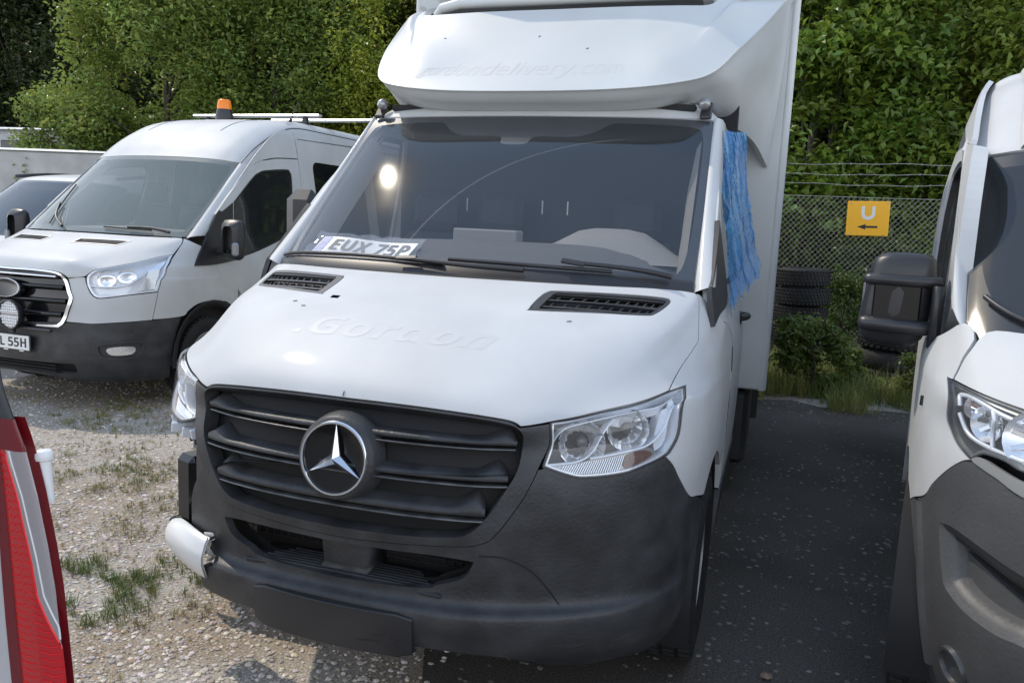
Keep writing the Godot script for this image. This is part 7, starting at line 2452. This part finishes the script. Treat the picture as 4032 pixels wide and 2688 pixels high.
	mb.box(Transform3D(Basis(), Vector3(0, 1.0, -4.6)), Vector3(1.7, 1.5, 0.05), 0.01)
	mb.box(Transform3D(Basis(), Vector3(0, 1.15, -1.5)), Vector3(1.6, 0.1, 0.7), 0.03)
	mb.box(Transform3D(Basis(), Vector3(-0.4, 1.3, -2.3)), Vector3(0.45, 0.8, 0.14), 0.05)
	mb.box(Transform3D(Basis(), Vector3(0.4, 1.3, -2.3)), Vector3(0.45, 0.8, 0.14), 0.05)
	put("interior", mb, M.interior_dark, t)
	# grey trailer side and a lorry cab behind it
	var tr := thing("box_trailer", "long pale grey box trailer in shade behind the left vans", "trailer", Vector3(-13.5, 0, -11.6), 0.19)
	mb = MB.new()
	mb.box(Transform3D(Basis(), Vector3(0, 1.75, -1.2)), Vector3(9.0, 1.75, 2.4), 0.03)
	put("box_body", mb, M.trailer_grey, tr)
	mb = MB.new()
	mb.box(Transform3D(Basis(), Vector3(0, 2.655, -1.2)), Vector3(9.05, 0.05, 2.46), 0.01)
	put("top_rail", mb, M.aluminium, tr)
	mb = MB.new()
	mb.box(Transform3D(Basis(), Vector3(0, 1.27, 0.02)), Vector3(9.0, 0.06, 0.05), 0.01)
	put("side_rail", mb, M.slat_grey, tr)
	mb = MB.new()
	mb.box(Transform3D(Basis(), Vector3(0, 0.7, -1.2)), Vector3(8.6, 0.3, 2.0), 0.03)
	put("chassis", mb, M.satin_black, tr)
	for xx in [-2.5, -1.5, 2.8]:
		wheel(tr, Vector3(xx, 0.45, 0.0), 0.45, 0.26, 1, M.steel)
	var lc := thing("lorry_cab", "grey-green square lorry cab showing above the pale trailer", "lorry", Vector3(-16.3, 0, -14.6), 0.1)
	mb = MB.new()
	mb.box(Transform3D(Basis(), Vector3(0, 1.85, 0)), Vector3(2.5, 2.9, 2.2), 0.12)
	put("cab_body", mb, M.trailer_grey, lc)
	mb = MB.new()
	mb.box(Transform3D(Basis(), Vector3(-0.2, 2.75, 1.11)), Vector3(1.6, 0.55, 0.04), 0.02)
	put("cab_window", mb, M.dark_glass_solid, lc)
	mb = MB.new()
	mb.box(Transform3D(Basis(), Vector3(0, 3.31, 0)), Vector3(2.55, 0.05, 2.25), 0.015)
	put("roof_edge", mb, M.aluminium, lc)
	for s in [-1, 1]:
		wheel(lc, Vector3(1.1 * s, 0.45, 0.4), 0.45, 0.28, s, M.steel)

# ---------------------------------------------------------------- trees
func leaf_cluster(n: int, size: float, spread: float, sd: int, fold := 0.25) -> ArrayMesh:
	var r := rnd(sd)
	var mb := MB.new()
	for i in n:
		var d := Vector3(r.randf_range(-1, 1), r.randf_range(-0.7, 0.9), r.randf_range(-1, 1))
		var c := d * spread * 0.6
		var s := size * r.randf_range(0.65, 1.25)
		var ax := Vector3(r.randf_range(-1, 1), r.randf_range(-0.75, 0.25), r.randf_range(-1, 1)).normalized()
		var up := Vector3(r.randf_range(-0.7, 0.7), 1.0, r.randf_range(-0.7, 0.7)).normalized()
		var sd_ := ax.cross(up).normalized()
		up = sd_.cross(ax).normalized()
		var a := c - ax * s * 0.5
		var b := c + ax * s * 0.55 - up * s * 0.1
		var l := c - sd_ * s * 0.30 + up * s * fold * 0.5
		var q := c + sd_ * s * 0.30 + up * s * fold * 0.5
		mb.ft(a, l, b); mb.ft(a, b, q)
	return mb.mesh()

var clusters := {}
func tree(called: String, label: String, at: Vector3, h: float, crown_y: float, rx: float, rz: float, kind: Array, count: int, sd: int, tone: Color, group := "", trunk := 0.12, cat := "tree") -> Node3D:
	# kind: leaves per cluster, leaf size, cluster spread
	var t := thing(called, label, cat, at, 0.0, group)
	var r := rnd(sd)
	var mb := MB.new()
	var lean := Vector3(r.randf_range(-0.3, 0.3), 0, r.randf_range(-0.3, 0.3))
	var tp := []
	for j in 9:
		var f := j / 8.0
		tp.append(Vector3(lean.x * f * f + 0.06 * sin(f * 5.0 + sd), h * 0.93 * f, lean.z * f * f + 0.05 * cos(f * 4.0 + sd)))
	mb.tube(tp, trunk, 9, true, trunk * 0.2)
	var clumps := []
	var ncl := 16 + int(h * 2.2)
	for i in ncl:
		var f := r.randf()
		var y := lerpf(crown_y, h, f)
		var sh := sqrt(clampf(1.0 - pow(absf(f * 2.0 - 0.85) / 1.2, 2.0), 0.05, 1.0))
		var a := r.randf() * TAU
		var d := pow(r.randf(), 0.45)
		var c := Vector3(cos(a) * rx * d * sh, y, sin(a) * rz * d * sh)
		clumps.append([c, r.randf_range(0.35, 0.75) * minf(rx, h * 0.25) * 0.75])
		var b: Vector3 = tp[clampi(int((y / h - 0.12) * 8.0), 0, 7)]
		if i % 2 == 0:
			mb.tube([b, b.lerp(c, 0.5) + Vector3(0, 0.1 * rx, 0), c], trunk * 0.28, 5, false, 0.008)
	put("trunk", mb, M.bark, t)
	var key := "%s" % [kind]
	if not clusters.has(key):
		clusters[key] = [leaf_cluster(kind[0], kind[1], kind[2], 71), leaf_cluster(kind[0], kind[1], kind[2], 72)]
	var xs := [[], []]
	var cs := [[], []]
	for i in count:
		var cl = clumps[r.randi() % clumps.size()]
		var v := Vector3(r.randfn(), r.randfn() * 0.75, r.randfn())
		v = v.normalized() * pow(r.randf(), 0.5) * cl[1] * 1.25
		var p: Vector3 = cl[0] + v
		var k := i % 2
		xs[k].append(Transform3D(Basis(Vector3.UP, r.randf() * TAU) * Basis(Vector3.RIGHT, r.randf_range(-0.5, 0.5)) * Basis.from_scale(Vector3.ONE * r.randf_range(0.8, 1.25)), p))
		var b := r.randf_range(0.7, 1.3)
		var yel := r.randf()
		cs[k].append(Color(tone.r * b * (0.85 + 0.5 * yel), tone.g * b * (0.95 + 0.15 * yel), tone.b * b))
	for k in 2:
		multi("crown", clusters[key][k], xs[k], cs[k], M.leaf, t)
	return t

func forest() -> void:
	# wooded bank behind the yard
	var mb := MB.new()
	var rows := []
	var fn := FastNoiseLite.new()
	fn.frequency = 0.12
	fn.seed = 2
	for j in 15:
		var l := []
		for i in 61:
			var x := -60.0 + i * 2.0
			var zz := -15.5 - j * 1.6 + clampf((-x - 2.0) * 0.10, -0.5, 1.5)
			l.append(Vector3(x, -0.1 + j * j * 0.075 + fn.get_noise_2d(x, zz) * 0.9 * minf(j * 0.3, 1.0), zz - (4.0 if x < -8 else 0.0)))
		rows.append(l)
	mb.loft(rows, -1.0)
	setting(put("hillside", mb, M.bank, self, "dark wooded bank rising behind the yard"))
	var r := rnd(40)
	# front row, each of its own kind
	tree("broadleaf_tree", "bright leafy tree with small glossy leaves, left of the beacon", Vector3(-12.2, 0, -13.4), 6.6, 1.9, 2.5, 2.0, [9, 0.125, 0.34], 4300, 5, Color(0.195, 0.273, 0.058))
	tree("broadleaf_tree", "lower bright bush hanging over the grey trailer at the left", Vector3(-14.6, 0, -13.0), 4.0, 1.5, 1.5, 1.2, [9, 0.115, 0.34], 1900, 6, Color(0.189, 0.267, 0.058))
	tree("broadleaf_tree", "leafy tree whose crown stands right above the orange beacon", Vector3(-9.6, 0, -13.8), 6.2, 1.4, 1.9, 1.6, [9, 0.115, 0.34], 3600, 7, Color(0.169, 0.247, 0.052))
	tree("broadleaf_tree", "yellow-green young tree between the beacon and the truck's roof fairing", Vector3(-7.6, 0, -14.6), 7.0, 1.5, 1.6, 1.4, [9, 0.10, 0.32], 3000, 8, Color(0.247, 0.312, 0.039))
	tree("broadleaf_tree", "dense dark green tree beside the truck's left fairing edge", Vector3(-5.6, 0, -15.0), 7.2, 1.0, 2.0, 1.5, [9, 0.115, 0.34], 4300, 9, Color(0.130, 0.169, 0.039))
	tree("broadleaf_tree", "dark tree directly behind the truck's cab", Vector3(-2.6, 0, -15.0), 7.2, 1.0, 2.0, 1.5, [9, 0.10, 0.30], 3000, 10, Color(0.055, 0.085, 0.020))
	tree("hazel_bush", "broad-leaved bush over the fence beside the truck's cargo box", Vector3(1.6, 0, -11.6), 4.6, 0.4, 1.5, 0.9, [8, 0.15, 0.36], 1500, 12, Color(0.13, 0.21, 0.028), "", 0.05, "bush")
	tree("hazel_bush", "broad-leaved bush behind the orange sign", Vector3(3.2, 0, -11.8), 4.4, 0.3, 1.5, 0.9, [8, 0.15, 0.36], 1500, 13, Color(0.12, 0.20, 0.028), "", 0.05, "bush")
	tree("hazel_bush", "broad-leaved bush above the right-hand van's roof", Vector3(5.0, 0, -12.2), 5.4, 0.6, 1.7, 1.0, [8, 0.13, 0.36], 1600, 14, Color(0.15, 0.21, 0.03), "", 0.05, "bush")
	tree("tall_tree", "tall tree with bare leaning trunk behind the orange sign", Vector3(2.5, 0.2, -13.2), 9.5, 4.5, 1.8, 1.4, [8, 0.13, 0.36], 1500, 15, Color(0.13, 0.20, 0.028), "", 0.17)
	tree("tall_tree", "tall mossy-trunked tree just right of the cargo box", Vector3(1.55, 0.2, -13.0), 9.0, 4.3, 1.8, 1.4, [8, 0.13, 0.36], 1500, 16, Color(0.13, 0.20, 0.028), "", 0.13)
	tree("tall_tree", "thin-stemmed tree with pale twigs above the right-hand van", Vector3(4.5, 0.2, -13.6), 9.0, 3.2, 1.9, 1.4, [8, 0.11, 0.34], 2000, 17, Color(0.18, 0.22, 0.035), "", 0.07)
	# rows behind: one of each, then copies
	var proto: Node3D = null
	var zs := [-17.5, -20.5]
	for row in 2:
		for i in 15:
			var x := -34.0 + i * 3.2 + row * 1.4
			var at := Vector3(x + r.randf_range(-0.7, 0.7), 0.15 + row * 0.9, zs[row] - (3.2 if x < -9 else 0.0) + r.randf_range(-0.8, 0.8))
			var lab := "dark leafy tree in the shaded wood behind the yard"
			if proto == null:
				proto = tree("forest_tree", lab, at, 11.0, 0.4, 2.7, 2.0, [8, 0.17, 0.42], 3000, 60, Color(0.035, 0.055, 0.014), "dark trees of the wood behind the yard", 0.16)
			else:
				var c: Node3D = proto.duplicate()
				name_it(c, "forest_tree", self)
				c.position = at
				c.rotation.y = r.randf() * TAU
				c.scale = Vector3(r.randf_range(0.85, 1.15), r.randf_range(0.85, 1.25), r.randf_range(0.85, 1.15))
	# shrub in front of the tyres and weeds
	tree("young_shrub", "young leafy shrub in front of the tyres beside the cargo box", Vector3(1.55, 0, -6.75), 0.80, 0.06, 0.34, 0.30, [7, 0.06, 0.12], 620, 31, Color(0.10, 0.15, 0.03), "", 0.012, "shrub")
	tree("young_shrub", "low shrub at the foot of the leaning tyre stack", Vector3(1.95, 0, -7.2), 0.4, 0.03, 0.35, 0.3, [7, 0.05, 0.10], 260, 32, Color(0.10, 0.15, 0.03), "", 0.01, "shrub")
	tree("young_shrub", "weeds growing through the chain-link fence between the tyre stacks", Vector3(1.98, 0, -9.25), 1.15, 0.05, 0.28, 0.22, [7, 0.06, 0.12], 330, 33, Color(0.085, 0.14, 0.03), "", 0.012, "shrub")
	tree("young_shrub", "sprig of weeds beside the right-hand van's wing", Vector3(2.52, 0, -6.6), 0.55, 0.05, 0.16, 0.15, [6, 0.05, 0.08], 90, 34, Color(0.11, 0.16, 0.03), "", 0.008, "shrub")
	tree("young_shrub", "tall weeds behind the fence under the orange sign", Vector3(2.4, 0, -9.9), 1.5, 0.1, 0.6, 0.3, [7, 0.07, 0.14], 500, 35, Color(0.07, 0.115, 0.025), "", 0.012, "shrub")
